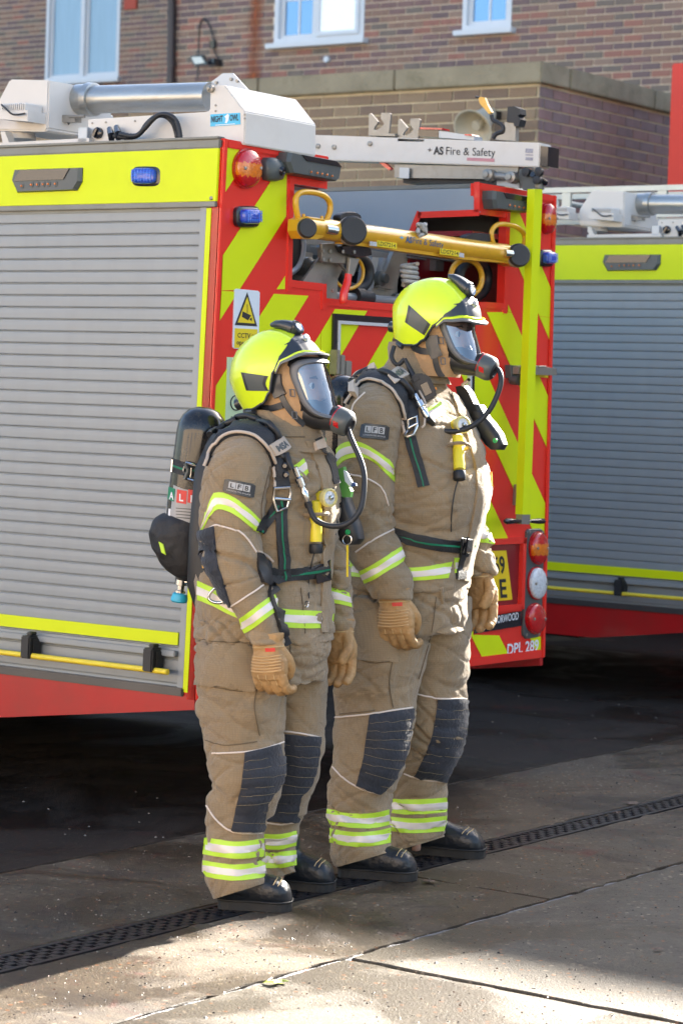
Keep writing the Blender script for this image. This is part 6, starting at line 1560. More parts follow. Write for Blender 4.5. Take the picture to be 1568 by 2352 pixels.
# ------------------------------------------------------------------ right (taller) firefighter
mid = lambda a, b: (a+b)/2
oR = mid(ground(860, 2025), ground(1010, 1968))
fR = Frame(oR, (.883, -.47))
bn = (ground(778, 2018), ground(956, 2028)); bf = (ground(925, 1962), ground(1112, 1976))
hR = HF(fR, fR.at(1006, 768, 0), math.radians(-4), math.radians(-2)); hhR = HF(fR, fR.at(1003, 731, 0), math.radians(2), math.radians(-7))
cR = dict(fr=fR, seed=1, label='taller firefighter at the right in tan kit and lime helmet, hands at his sides', head=hR, hfh=hhR,
    torso=[(1348, 792, 1076, 0, .22), (1270, 800, 1082, 0, .225), (1200, 805, 1106, 0, .235), (1130, 810, 1120, 0, .24), (1060, 812, 1112, 0, .24), (1000, 812, 1094, 0, .235), (950, 812, 1070, 0, .225), (912, 816, 1050, 0, .20), (885, 832, 1030, 0, .165), (862, 858, 1008, 0, .12), (846, 885, 995, 0, .085)],
    leg_n=[(1370, 785, 985, -.105), (1430, 780, 990, -.115), (1500, 776, 978, -.13), (1600, 772, 955, -.15), (1650, 774, 950, -.16), (1700, 767, 938, -.17), (1760, 766, 925, -.18), (1820, 759, 897, -.19), (1880, 757, 891, -.195), (1930, 757, 893, -.2), (1975, 765, 900, -.2), (1990, 772, 898, -.2)],
    leg_f=[(1370, 890, 1078, .11), (1430, 885, 1078, .12), (1500, 885, 1074, .13), (1600, 895, 1065, .14), (1680, 902, 1063, .15), (1740, 905, 1048, .16), (1800, 897, 1023, .17), (1850, 892, 1020, .18), (1900, 890, 1018, .18), (1940, 894, 1018, .18), (1955, 898, 1012, .18)],
    arm_n=[(868, 850, 930, -.15), (885, 822, 935, -.19), (920, 798, 930, -.235), (980, 782, 922, -.26), (1050, 775, 912, -.27), (1120, 773, 904, -.27), (1180, 778, 904, -.27), (1230, 788, 908, -.27), (1280, 800, 926, -.265), (1330, 830, 943, -.26), (1376, 858, 948, -.26)],
    arm_f=[(880, 930, 1020, .15), (920, 950, 1050, .20), (1000, 965, 1078, .25), (1100, 985, 1092, .26), (1200, 1002, 1114, .27), (1260, 1022, 1132, .27), (1318, 1052, 1138, .27)],
    collar=[(880, 862, 1030, .125, .13), (856, 880, 1016, .105, .10), (825, 893, 1010, .085, .086), (800, 903, 985, .074, .078), (786, 903, 985, .070, .076)],
    hem_n=((768, 1992), (900, 1955), -.2), hem_f=((895, 1958), (1020, 1922), .18), kz=.42, beltz=1.05, elz=1.08, boot_n=bn, boot_f=bf,
    glove_n=((906, 1378, -.262), -fR.Z+fR.F*.10, -fR.L, fR.F, 1.45, 1.10), glove_f=((1098, 1322, .27), -fR.Z+fR.F*.12-fR.L*.05, fR.L, fR.F, .85, 1.12),
    panel=([(938, 700), (934, 722), (930, 740)], [(988, 745), (982, 757), (974, 770)]))
# cargo pocket
def pocket(fr, q, Y, d): return prism_geo([fr.at(x, y, Y) for x, y in q], -fr.L*d)
cR['pockets'] = [loft([(fR.at(860, 1440, -.20), fR.F*.10, fR.L*.05), (fR.at(852, 1520, -.21), fR.F*.11, fR.L*.075), (fR.at(845, 1590, -.21), fR.F*.105, fR.L*.085), (fR.at(848, 1625, -.20), fR.F*.09, fR.L*.06)], 24, 3)]
PR, SR = person(cR)
# ------------------------------------------------------------------ left (shorter) firefighter
oL = mid(ground(578, 2095), ground(692, 2052))
fL = Frame(oL, (.883, -.47))
bnL = (ground(500, 2092), ground(667, 2098)); bfL = (ground(605, 2042), ground(766, 2053))
hL = HF(fL, fL.at(672, 886, 0), math.radians(-2), math.radians(-2)); hhL = HF(fL, fL.at(637, 855, 0), math.radians(3), math.radians(19))
cL = dict(fr=fL, seed=11, label='shorter firefighter at the left with the air cylinder showing on their back', head=hL, hfh=hhL,
    torso=[(1466, 453, 761, 0, .215), (1400, 456, 757, 0, .215), (1340, 460, 752, 0, .215), (1280, 468, 757, 0, .215), (1200, 470, 768, 0, .215), (1130, 474, 774, 0, .215), (1080, 480, 765, 0, .21), (1040, 490, 752, 0, .195), (1012, 508, 738, 0, .165), (990, 540, 722, 0, .13), (975, 565, 710, 0, .10), (962, 585, 700, 0, .08)],
    leg_n=[(1420, 460, 650, -.095), (1450, 456, 655, -.10), (1520, 452, 658, -.11), (1590, 458, 656, -.12), (1650, 464, 650, -.125), (1700, 473, 650, -.13), (1780, 480, 651, -.14), (1850, 478, 632, -.14), (1900, 475, 612, -.14), (1960, 472, 605, -.145), (2020, 474, 608, -.145), (2052, 484, 603, -.145), (2064, 490, 596, -.145)],
    leg_f=[(1420, 565, 760, .095), (1450, 570, 757, .10), (1520, 580, 750, .11), (1600, 596, 747, .12), (1700, 615, 742, .13), (1760, 618, 734, .135), (1820, 602, 712, .14), (1880, 590, 692, .14), (1930, 592, 676, .14), (1980, 600, 680, .14), (2015, 608, 684, .14), (2026, 614, 676, .14)],
    arm_n=[(984, 550, 625, -.13), (1000, 520, 625, -.165), (1030, 494, 625, -.20), (1080, 470, 618, -.225), (1150, 463, 607, -.24), (1220, 463, 601, -.245), (1270, 468, 605, -.25), (1320, 488, 617, -.25), (1380, 520, 632, -.25), (1430, 548, 646, -.25), (1478, 574, 656, -.25)],
    arm_f=[(985, 650, 720, .13), (1030, 665, 760, .19), (1100, 680, 775, .235), (1200, 690, 788, .245), (1300, 704, 797, .25), (1370, 718, 804, .25), (1446, 742, 809, .25)],
    collar=[(1035, 575, 745, .125, .125), (1008, 582, 738, .112, .108), (985, 590, 732, .10, .096), (960, 590, 715, .088, .086), (942, 592, 690, .078, .08)],
    hem_n=((488, 2066), (604, 2030), -.145), hem_f=((606, 2032), (686, 1998), .14), kz=.38, beltz=.99, elz=1.03, boot_n=bnL, boot_f=bfL,
    glove_n=((616, 1482, -.252), -fL.Z+fL.F*.10, -fL.L, fL.F, 1.42, 1.02), glove_f=((778, 1448, .25), -fL.Z+fL.F*.08-fL.L*.05, fL.L, fL.F, .85, 1.03),
    panel=([(554, 855), (558, 870), (566, 897)], [(616, 864), (610, 882), (618, 898)]))
cL['pockets'] = [loft([(fL.at(545, 1500, -.155), fL.F*.115, fL.L*.05), (fL.at(540, 1575, -.17), fL.F*.122, fL.L*.07), (fL.at(538, 1640, -.175), fL.F*.115, fL.L*.078), (fL.at(542, 1690, -.165), fL.F*.10, fL.L*.055)], 24, 3)]
PL, SL = person(cL)
# ================================================================== KIT DETAILS
def band_pair(S, rails, parent, **k):
    for top, bot in rails: tape(S, top, bot, parent, **k)
def kneepad(S, A, B, parent):
    for nm, m, o_, t0, t1 in (('knee_pad', NAVY, .006, 0, 1),):
        patch(nm, A, B, S, m, parent, o_, 34, 10, rib=.0022, rows_mat=9, sm=7)
    a = resamp(A, 28); b = resamp(B, 28)
    for i in range(3, 28, 3):
        P = []
        for t in [k/10 for k in range(11)]:
            q = a[i].lerp(b[i], t); h = S.hit(q.x, q.y+math.sin(t*3)*2)
            if h: P.append(h[0]+h[1]*.0075)
        if len(P) > 4: tube('pad_stitching', P, .0008, mat('dull_pad_thread', (.22, .17, .10), .8), parent, 4)
# ---------------- left firefighter clothing details
T_ = SL['tro']; LN_ = SL['ln']; LF_ = SL['lf']; J_ = SL['jac']; A_ = SL['near']; AF = SL['far']; SA = SL['all']
band_pair(LN_, [([(468, 1922), (520, 1931), (560, 1932), (612, 1924)], [(468, 1962), (520, 1970), (560, 1971), (612, 1964)]),
               ([(468, 1976), (520, 1984), (560, 1985), (614, 1977)], [(468, 2012), (520, 2021), (560, 2022), (614, 2014)])], PL)
band_pair(LF_, [([(585, 1914), (640, 1916), (680, 1908)], [(606, 1949), (640, 1950), (680, 1942)]), ([(606, 1957), (640, 1958), (690, 1951)], [(600, 1994), (640, 1993), (692, 1984)])], PL)
kneepad(LN_, [(562, 1728), (558, 1775), (550, 1830), (531, 1907)], [(655, 1706), (654, 1770), (645, 1800), (614, 1846), (602, 1912)], PL)
kneepad(LF_, [(655, 1686), (657, 1746), (648, 1790), (610, 1886)], [(735, 1693), (728, 1750), (714, 1800), (688, 1836), (682, 1888)], PL)
piping(LN_, [(487, 1731), (562, 1727), (610, 1718), (651, 1704)], PL); piping(LN_, [(475, 1850), (495, 1880), (520, 1902), (545, 1912), (600, 1914)], PL)
piping(LF_, [(640, 1678), (690, 1684), (733, 1694)], PL); piping(LF_, [(600, 1888), (645, 1893), (682, 1887)], PL)
band_pair(J_, [([(455, 1334), (490, 1350), (533, 1380), (580, 1392), (641, 1398), (700, 1402), (765, 1406)], [(455, 1378), (490, 1392), (533, 1414), (580, 1430), (649, 1440), (700, 1443), (762, 1442)])], PL, nu=34)
band_pair(A_, [([(462, 1210), (480, 1160), (495, 1131), (530, 1138), (575, 1172), (602, 1200)], [(462, 1228), (480, 1190), (500, 1170), (535, 1180), (572, 1208), (600, 1232)]),
               ([(536, 1428), (560, 1414), (618, 1371), (640, 1360)], [(552, 1458), (575, 1448), (634, 1403), (654, 1394)])], PL)
band_pair(AF, [([(700, 1350), (760, 1350), (800, 1362)], [(705, 1384), (760, 1384), (806, 1394)])], PL)
patch('chest_band', [(671, 1072), (697, 1054)], [(683, 1099), (708, 1085)], J_, LIME, PL, .0035, 8, 5); patch('chest_silver', [(675, 1080), (700, 1062)], [(680, 1091), (705, 1076)], J_, SILV, PL, .0052, 8, 3)
for bk_ in (False, True): patch('elbow_pad', [(455, 1222), (455, 1290), (478, 1345), (512, 1400)], [(492, 1209), (500, 1290), (512, 1330), (531, 1392)] if not bk_ else [(486, 1209), (486, 1290), (500, 1330), (524, 1392)], A_, NAVY, PL, .006, 30, 7, back=bk_, rib=.003, rows_mat=7, sm=6)
piping(A_, [(466, 1232), (490, 1208), (526, 1212), (560, 1229), (588, 1268)], PL); piping(A_, [(529, 1394), (553, 1379), (604, 1343)], PL)
piping(J_, [(735, 1311), (765, 1314), (790, 1322)], PL)
piping(J_, [(503, 1058), (512, 1035), (527, 1010)], PL); 
badge(A_, [(515.5, 1098), (587, 1112), (582, 1145), (510, 1129)], PL)
# pocket flap edges and seams
def seam(S, pts, P, m=None, r=.0016, n='seam'): return piping(S, pts, P, r, m or mat('dark_tan_seam', (.12, .085, .05), .8), n)
patch('pocket_flap', [(458, 1478), (456, 1530), (452, 1572)], [(583, 1486), (585, 1535), (585, 1586)], T_, FAB, PL, .010, 12, 12, puff=.004)
seam(T_, [(462, 1568), (500, 1580), (560, 1588), (590, 1578)], PL); seam(T_, [(590, 1582), (584, 1625), (596, 1690)], PL); seam(T_, [(465, 1470), (520, 1475), (600, 1475)], PL)
seam(T_, [(665, 1480), (668, 1540), (655, 1600)], PL); seam(T_, [(472, 1700), (520, 1712), (590, 1704)], PL)
seam(J_, [(762, 1200), (745, 1300), (742, 1455)], PL); seam(J_, [(640, 1050), (636, 1120)], PL); seam(J_, [(690, 1350), (700, 1455)], PL); seam(J_, [(600, 990), (640, 1002), (700, 1004)], PL); seam(A_, [(620, 1070), (600, 1160), (604, 1240)], PL)
# ---------------- right firefighter clothing details
T_ = SR['tro']; LN_ = SR['ln']; LF_ = SR['lf']; J_ = SR['jac']; A_ = SR['near']; AF = SR['far']
band_pair(LN_, [([(752, 1858), (800, 1868), (850, 1868), (892, 1860)], [(752, 1892), (800, 1900), (850, 1903), (892, 1895)]), ([(752, 1900), (800, 1910), (850, 1910), (895, 1902)], [(752, 1934), (800, 1943), (850, 1944), (895, 1936)])], PR)
band_pair(LF_, [([(878, 1833), (950, 1837), (1024, 1832)], [(890, 1866), (950, 1871), (1024, 1866)]), ([(882, 1874), (950, 1880), (1024, 1874)], [(892, 1908), (950, 1914), (1024, 1908)])], PR)
kneepad(LN_, [(849, 1643), (842, 1690), (834, 1746), (818, 1804)], [(948, 1627), (940, 1690), (926, 1746), (900, 1796), (872, 1824)], PR)
kneepad(LF_, [(1005, 1607), (992, 1688), (972, 1741), (950, 1786)], [(1072, 1607), (1068, 1688), (1052, 1741), (1034, 1770), (1022, 1796)], PR)
piping(LN_, [(770, 1648), (850, 1640), (900, 1632), (946, 1625)], PR); piping(LN_, [(760, 1757), (790, 1788), (830, 1812), (872, 1824)], PR)
piping(LF_, [(950, 1592), (1005, 1604), (1070, 1605)], PR); piping(LF_, [(927, 1777), (965, 1790), (1024, 1797)], PR)
band_pair(J_, [([(776, 1284), (840, 1294), (900, 1303), (970, 1302), (1037, 1290)], [(776, 1322), (840, 1327), (900, 1334), (970, 1332), (1028, 1327)]), ([(1042, 1281), (1062, 1280), (1092, 1272)], [(1043, 1316), (1062, 1314), (1092, 1306)])], PR, nu=30, wrap=False)
band_pair(A_, [([(770, 1040), (785, 1019), (821, 1014), (865, 1036), (910, 1072)], [(770, 1080), (790, 1058), (825, 1050), (858, 1062), (905, 1108)]), ([(826, 1312), (860, 1294), (916, 1258), (940, 1240)], [(838, 1340), (870, 1324), (926, 1289), (950, 1272)])], PR)
band_pair(AF, [([(1040, 1215), (1090, 1212), (1130, 1222)], [(1045, 1244), (1090, 1243), (1134, 1250)])], PR)
patch('chest_band', [(968, 944), (1008, 923)], [(988, 970), (1024, 947)], J_, LIME, PR, .0035, 8, 5); patch('chest_silver', [(974, 951), (1013, 930)], [(982, 962), (1019, 940)], J_, SILV, PR, .0052, 8, 3)
piping(A_, [(797, 1088), (842, 1099), (876, 1122), (891, 1160)], PR); piping(A_, [(817, 1268), (855, 1241), (903, 1215)], PR); piping(A_, [(806, 948), (815, 925), (838, 902)], PR)
badge(A_, [(829, 973.5), (894, 980), (891, 1014), (824, 1006.5)], PR)
patch('pocket_flap', [(792, 1415), (800, 1480), (812, 1516)], [(890, 1395), (905, 1470), (912, 1522)], T_, FAB, PR, .008, 12, 10, puff=.003)
seam(T_, [(795, 1500), (850, 1522), (915, 1518)], PR); seam(T_, [(900, 1520), (893, 1570), (902, 1625)], PR); seam(T_, [(1000, 1372), (990, 1450), (960, 1560)], PR); seam(T_, [(780, 1640), (860, 1632)], PR)
seam(J_, [(1080, 1010), (1100, 1120), (1080, 1230), (1050, 1330)], PR); seam(J_, [(1030, 900), (1060, 960)], PR); seam(J_, [(940, 880), (925, 930)], PR)
# storm flap on the jacket front
patch('storm_flap', [(1034, 905), (1072, 1010), (1092, 1100), (1080, 1200), (1052, 1330)], [(1062, 895), (1108, 1010), (1128, 1100), (1112, 1200), (1082, 1335)], J_, FAB, PR, .008, 30, 6, puff=.004)
patch('storm_flap', [(700, 1015), (735, 1100), (742, 1200), (738, 1300), (735, 1452)], [(735, 1010), (765, 1100), (775, 1200), (765, 1300), (770, 1455)], SL['jac'], FAB, PL, .007, 30, 6, puff=.003)
# fly detail and buckle tail on the right figure
tube('zip_pull', [SR['tro'](1010, 1350) + Vector((0, -.006, 0)), SR['tro'](1016, 1385) + Vector((0, -.008, 0))], [.010, .006], FAB, PR, 8)
# hood / chin strap details
for P_n, S, pts, pts2 in ((PL, SL, [(638, 880), (652, 920), (672, 950), (697, 975)], [(592, 935), (622, 938), (650, 930)]), (PR, SR, [(996, 790), (1000, 830), (1010, 860), (1030, 885)], [(935, 790), (965, 805), (995, 808)])):
    strap('chin_strap', pts, 13, S['hood'], P_n, HBLK, .006, False, 14); strap('chin_strap', pts2, 15, S['hood'], P_n, HBLK, .008, False, 10)
    x, y = pts[0]; strap('ear_guard', [(x-4, y-20), (x-2, y+4), (x+8, y+30)], 26, S['hood'], P_n, HBLK, .012, False, 12)
patch('hood_mark', [(674, 828), (684, 838)], [(678, 824), (694, 836)], SL['hood'], PRINTR, PL, .003, 6, 3); strap('hood_mark', [(1056, 752), (1060, 768)], 4, SR['hood'], PR, PRINTR, .003, False, 6)
# ================================================================== BREATHING APPARATUS
def hose(pts, r, parent, m=BLACK, n='air_hose', k=8): return tube(n, catmull(pts, k), r, m, parent, 12)
def connector(a, b, parent, r=.010):
    ax = (b-a); L = ax.length
    return lathe('hose_connector', a, ax, [(r*.7, 0), (r, .1*L), (r, .3*L), (r*.75, .33*L), (r*.75, .45*L), (r*1.25, .47*L), (r*1.25, .7*L), (r*.8, .74*L), (r*.8, L)], CHROME, parent, 14)
def hitp(S, x, y, off=.01): 
    h = S.hit(x, y); r = 2
    while h is None and r < 90:
        for k in range(12):
            h = S.hit(x+r*math.cos(k*.524), y+r*math.sin(k*.524))
            if h: break
        r += 3
    return h[0]+h[1]*off
# ---- left
BL = empty('breathing_apparatus', fL(-.3, 0, 1.2), label='breathing apparatus worn by the shorter firefighter, black air cylinder with blue capped valve showing', cat='breathing apparatus')
KL, rbL, rxL = mask(hL, BL)
ct = fL.at(466, 968, .0); cb_ = fL.at(428, 1262, .0); ax_ = (cb_-ct).normalized(); CLn = (cb_-ct).length
r_ = .0765
prof = [(0, -.045), (.02, -.043), (.045, -.034), (.064, -.014), (.074, .012), (r_, .035)]
prof += [(r_, CLn-.02), (.072, CLn+.03), (.055, CLn+.06), (.03, CLn+.08), (.022, CLn+.085), (.022, CLn+.11), (0, CLn+.11)]
cyo = lathe('cylinder', ct, ax_, prof, CARB, BL, 48)
LAB = mat('grey_cylinder_label', (.33, .33, .34), .35, var=.1)
cyl_bv = BVHTree.FromPolygons([BL.matrix_basis @ Vector(v.co) for v in cyo.data.vertices], [list(p.vertices) for p in cyo.data.polygons])
SC_ = Surf([cyl_bv], fL)
patch('cylinder_label', [(388, 1108), (425, 1124), (470, 1126), (500, 1122)], [(380, 1195), (420, 1212), (465, 1214), (495, 1210)], SC_, LAB, BL, .001, 20, 6)
patch('green_label', [(389, 1118), (403, 1123)], [(386, 1146), (400, 1152)], SC_, PRINTG, BL, .002, 5, 4); 
for x0 in (408, 433): patch('red_label', [(x0, 1124), (x0+22, 1128)], [(x0-2, 1154), (x0+20, 1158)], SC_, PRINTR, BL, .002, 6, 4)
cf = lambda x, y: (lambda h: h[0]+h[1]*.0035 if h else CAMP)(SC_.hit(x, y))
text('cylinder_lettering', 'A', cf, (391, 1146), (401, 1148), 17, PRINTW, BL, Vector(), bold=.03); text('cylinder_lettering', 'L', cf, (413, 1150), (422, 1151), 16, PRINTW, BL, Vector(), bold=.03); text('cylinder_lettering', 'F', cf, (438, 1153), (447, 1154), 16, PRINTW, BL, Vector(), bold=.03)
for k in range(4): patch('label_small_print', [(405, 1166+k*7), (445, 1169+k*7)], [(405, 1168+k*7), (444-k*3, 1171+k*7)], SC_, DGREY, BL, .002, 8, 2, thick=False)
patch('label_barcode', [(389, 1168), (393, 1169)], [(386, 1200), (390, 1201)], SC_, PRINTW, BL, .002, 3, 5)
# cylinder strap, buckle
patch('cylinder_strap', [(392, 1050), (425, 1062), (470, 1066), (500, 1064)], [(388, 1080), (422, 1092), (466, 1096), (498, 1094)], SC_, WEB, BL, .004, 20, 4); patch('green_stripe', [(392, 1064), (425, 1076), (470, 1080)], [(391, 1068), (424, 1080), (469, 1084)], SC_, GRNS, BL, .0062, 16, 2)
tube('strap_buckle', [cf(*p)+Vector((0, -.012, 0)) for p in ((430, 1062), (456, 1070), (461, 1088), (452, 1106), (428, 1098), (425, 1078))], .0055, CHROME, BL, 8, closed=True)
tube('strap_buckle', [cf(*p)+Vector((0, -.018, 0)) for p in ((428, 1064), (434, 1080), (427, 1100))], .006, DGREY, BL, 8); tube('strap_buckle', [cf(*p)+Vector((0, -.012, 0)) for p in ((441, 1074), (439, 1096))], .004, CHROME, BL, 8)
tube('strap_end_ring', [cf(*p)+Vector((0, -.004, 0)) for p in ((399, 1056), (397, 1084))], .0035, CHROME, BL, 6)
# padded bag round the cylinder base, backplate, valve
fb = lambda x, y, Y=0: fL.at(x, y, Y)
V, F = loft([(fb(425, 1178), fL.F*.065, fL.L*.06), (fb(422, 1192), fL.F*.085, fL.L*.088), (fb(418, 1225), fL.F*.094, fL.L*.098), (fb(420, 1262), fL.F*.090, fL.L*.095), (fb(428, 1295), fL.F*.070, fL.L*.08), (fb(436, 1320), fL.F*.045, fL.L*.06), (fb(440, 1335), fL.F*.025, fL.L*.03)], 30, 2.5)
cov, cbv_ = remesh('cylinder_base_cover', (V, F), .008, mat('black_nylon_cover', (.014, .014, .016), .65, var=.3, bump=.5, bs=40, dirt=.3, ds=7, dcol=(.07, .06, .05)), BL, 2, lambda p, n_: .006*noise.noise(p*14)+.003*noise.noise(p*34))
SCV = Surf([cbv_], fL)
patch('neon_cover_tag', [(366, 1244), (376, 1250)], [(372, 1268), (382, 1274)], SCV, LIME, BL, .003, 5, 4)
V, F = loft([(fL(-.235, 0, 1.40), fL.F*.03, fL.L*.06), (fL(-.25, 0, 1.30), fL.F*.04, fL.L*.11), (fL(-.255, 0, 1.1), fL.F*.045, fL.L*.12), (fL(-.25, 0, .95), fL.F*.045, fL.L*.13), (fL(-.24, 0, .88), fL.F*.03, fL.L*.11)], 24, 3.2); mk('backplate', V, F, BLACK, BL, True, shade_angle=.9)
vb_ = fb(418, 1330, -.01); lathe('valve_body', vb_, ax_, [(.012, -.03), (.012, 0), (.018, .002), (.018, .018), (.011, .02), (.011, .034), (.016, .036), (.016, .044), (0, .044)], CHROME, BL, 16)
lathe('valve_outlet', vb_+ax_*.008, fL.F, [(.009, 0), (.009, .03), (.012, .031), (.012, .04), (0, .04)], CHROME, BL, 12)
lathe('blue_valve_cap', vb_+ax_*.042, ax_, [(.015, 0), (.022, .004), (.026, .018), (.026, .026), (.022, .030), (0, .030)], mat('sky_blue_valve_cap', (.03, .42, .62), .4), BL, 20)
prism('hip_pad', [fb(x, y, -.19) for x, y in ((452, 1275), (470, 1262), (498, 1290), (500, 1330), (485, 1352), (462, 1345), (448, 1315))], fL.L*.05, BLACK, BL, .01, True); prism('yellow_hex_tag', [fb(x, y, -.195) for x, y in ((466, 1284), (474, 1283), (483, 1300), (480, 1312), (466, 1304))], -fL.L*.004, GOLD, BL)
tube('carabiner', catmull([fb(x, y, -.24) for x, y in ((498, 1350), (484, 1362), (480, 1375), (494, 1384), (512, 1382), (508, 1362))], 4, True), .0045, CHROME, BL, 8, closed=True)
tube('neon_cord', catmull([fb(x, y, -.15) for x, y in ((462, 1225), (456, 1232), (462, 1245), (458, 1256))], 4), .003, LIME, BL, 6)
# shoulder strap with beige edging
SJ = SL['js']
outer = [(478, 1070), (492, 1035), (516, 1010), (545, 1001), (575, 1005), (600, 1022), (618, 1052), (629, 1090), (630, 1124)]; inner = [(486, 1020), (505, 1000), (536, 978), (562, 972), (600, 976), (630, 1003), (649, 1032), (658, 1078), (664, 1122)]
patch('shoulder_strap', outer, inner, SJ, WEB, BL, .013, 34, 6, puff=.010)
P = [hitp(SJ, p.x, p.y, .014) for p in resamp(outer, 30)]; tube('beige_strap_edge', [p for p in P if p], .0048, BEIGE, BL, 8)
P = [hitp(SJ, p.x, p.y, .026) for p in resamp([(490, 1012), (515, 990), (540, 976), (575, 974), (604, 985), (625, 1012), (642, 1045), (664, 1082)], 30)]; hose([p for p in P if p], .0095, BL, k=2)
ql, _n = quadmap(SJ, [(604, 1026), (636, 1004), (654, 1031), (620, 1052)], .022, .006); qpanel('strap_label', ql, 0, 0, 1, 1, .0, .006, BEIGE, BL, 10, .04); qtext('strap_lettering', 'MSA', ql, .16, .76, .86, .50, .0015, DGREY, BL, .05)
strap('chest_webbing', [(645, 1150), (646, 1220), (650, 1280), (653, 1333)], 25, SJ, BL, WEB, .010, True, 24)
strap('side_webbing', [(640, 1158), (622, 1185), (604, 1208), (596, 1222)], 24, SJ, BL, WEB, .010, True, 12)
bk = [hitp(SJ, x, y, .022) for x, y in ((628, 1122), (660, 1120), (662, 1142), (655, 1172), (646, 1178), (634, 1174), (626, 1145))]; tube('strap_buckle', bk, .0055, CHROME, BL, 8, closed=True)
tube('buckle_bar', [hitp(SJ, 628, 1142, .024), hitp(SJ, 661, 1140, .024)], .005, CHROME, BL, 8)
for x, y in ((648, 1072), (652, 1095)): lathe('strap_stud', hitp(SJ, x, y, .020), -CF, [(.010, 0), (.010, .006), (.006, .010), (0, .010)], BLKG, BL, 14)
strap('waist_belt', [(598, 1318), (640, 1321), (690, 1318), (730, 1312), (752, 1306)], 27, SJ, BL, WEB, .010, True, 20)
bc = [(718, 1296), (750, 1290), (752, 1328), (720, 1336)]; prism('belt_buckle', [hitp(SL['jac'], *p, .014) for p in bc], -CF*.012, BLKG, BL, .003)
patch('waist_pad', [(592, 1268), (590, 1300), (600, 1338)], [(622, 1290), (626, 1312), (625, 1340)], SJ, BLACK, BL, .012, 10, 5); piping(Surf(SJ.b, fL), [(592, 1266), (612, 1276), (627, 1290)], BL, .004, BEIGE)
strap('loose_strap', [(626, 1336), (622, 1370), (636, 1410), (648, 1450), (655, 1480)], 13, SA, BL, WEB, .012, False, 16)
# far side straps and gauge
SF = SL['jac']
strap('far_strap', [(726, 1008), (740, 1035), (757, 1070), (768, 1110)], 14, SF, BL, WEB, .012, False, 14)
P = [fL.at(x, y, .13) for x, y in ((742, 1030), (757, 1060), (775, 1082), (790, 1092))]; hose(P, .007, BL); P = [fL.at(x, y, .13) for x, y in ((735, 1020), (750, 1060), (763, 1105), (768, 1125))]; hose(P, .007, BL); connector(fL.at(768, 1125, .13), fL.at(774, 1165, .13), BL, .008)
patch('strap_label', [(718, 1018), (724, 1036)], [(736, 1008), (742, 1030)], SF, BEIGE, BL, .014, 4, 4)
V, F = loft([(fL.at(786, 1140, .16), fL.F*.022, fL.L*.03), (fL.at(792, 1170, .16), fL.F*.03, fL.L*.035), (fL.at(800, 1210, .16), fL.F*.042, fL.L*.035), (fL.at(806, 1236, .16), fL.F*.040, fL.L*.034), (fL.at(808, 1250, .16), fL.F*.022, fL.L*.03)], 20, 3); mk('pressure_gauge', V, F, BLACK, BL, True, shade_angle=.8)
lathe('green_button', fL.at(799, 1222, .125), -fL.L, [(.008, 0), (.008, .004), (0, .005)], mat('green_button', (.02, .35, .12), .3), BL, 14)
tube('key_ring', [fL.at(*p, .10) for p in ell(797, 1240, 10, 11, 20)], .0018, CHROME, BL, 6, closed=True); prism('yellow_tally', [fL.at(x, y, .10) for x, y in ((795, 1250), (799.5, 1250), (799, 1325), (795, 1325))], fL.L*.002, RODY, BL)
prism('green_clip', [fL.at(x, y, .12) for x, y in ((776, 1078), (788, 1072), (792, 1100), (806, 1128), (804, 1142), (786, 1142), (778, 1110))], fL.L*.02, mat('green_plastic', (.10, .30, .07), .4), BL, .004); prism('clip_window', [fL.at(x, y, .115) for x, y in ((788, 1080), (794, 1082), (808, 1108), (804, 1116), (792, 1106))], fL.L*.01, mat('clear_plastic', (.5, .6, .68), .1, coat=.6), BL, .002)
prism('blue_key', [fL.at(x, y, .12) for x, y in ((800, 1106), (816, 1110), (818, 1116), (806, 1118))], fL.L*.008, mat('dark_blue_plastic', (.02, .06, .2), .4), BL); strap('dark_lanyard', [(762, 1120), (768, 1180), (764, 1230)], 5, SF, BL, BLACK, .008, False, 12)
# supply hose from the regulator in a loop to the chest
rs = rbL+rxL*.045; P = [rs, rs+Vector((.010, -.01, -.035)), fL.at(832, 1070, -.01), fL.at(836, 1120, -.03), fL.at(826, 1172, -.05), fL.at(796, 1203, -.07), fL.at(758, 1208, -.09), fL.at(725, 1194, -.11), fL.at(706, 1170, -.13)]
hc = hitp(SJ, 697, 1148, .020); P[-1] = (P[-1]+hitp(SJ, 706, 1168, .02))/2; hose(P+[hc], .0085, BL)
tube('hose_sleeve', [P[-1], hc], .0115, BLACK, BL, 12); c2 = hitp(SJ, 668, 1078, .024); connector(hc, c2, BL, .011)
lathe('elbow_joint', rs, Vector((.1, -.2, -1)), [(.010, -.012), (.010, .014), (.007, .018), (0, .018)], CHROME, BL, 12)
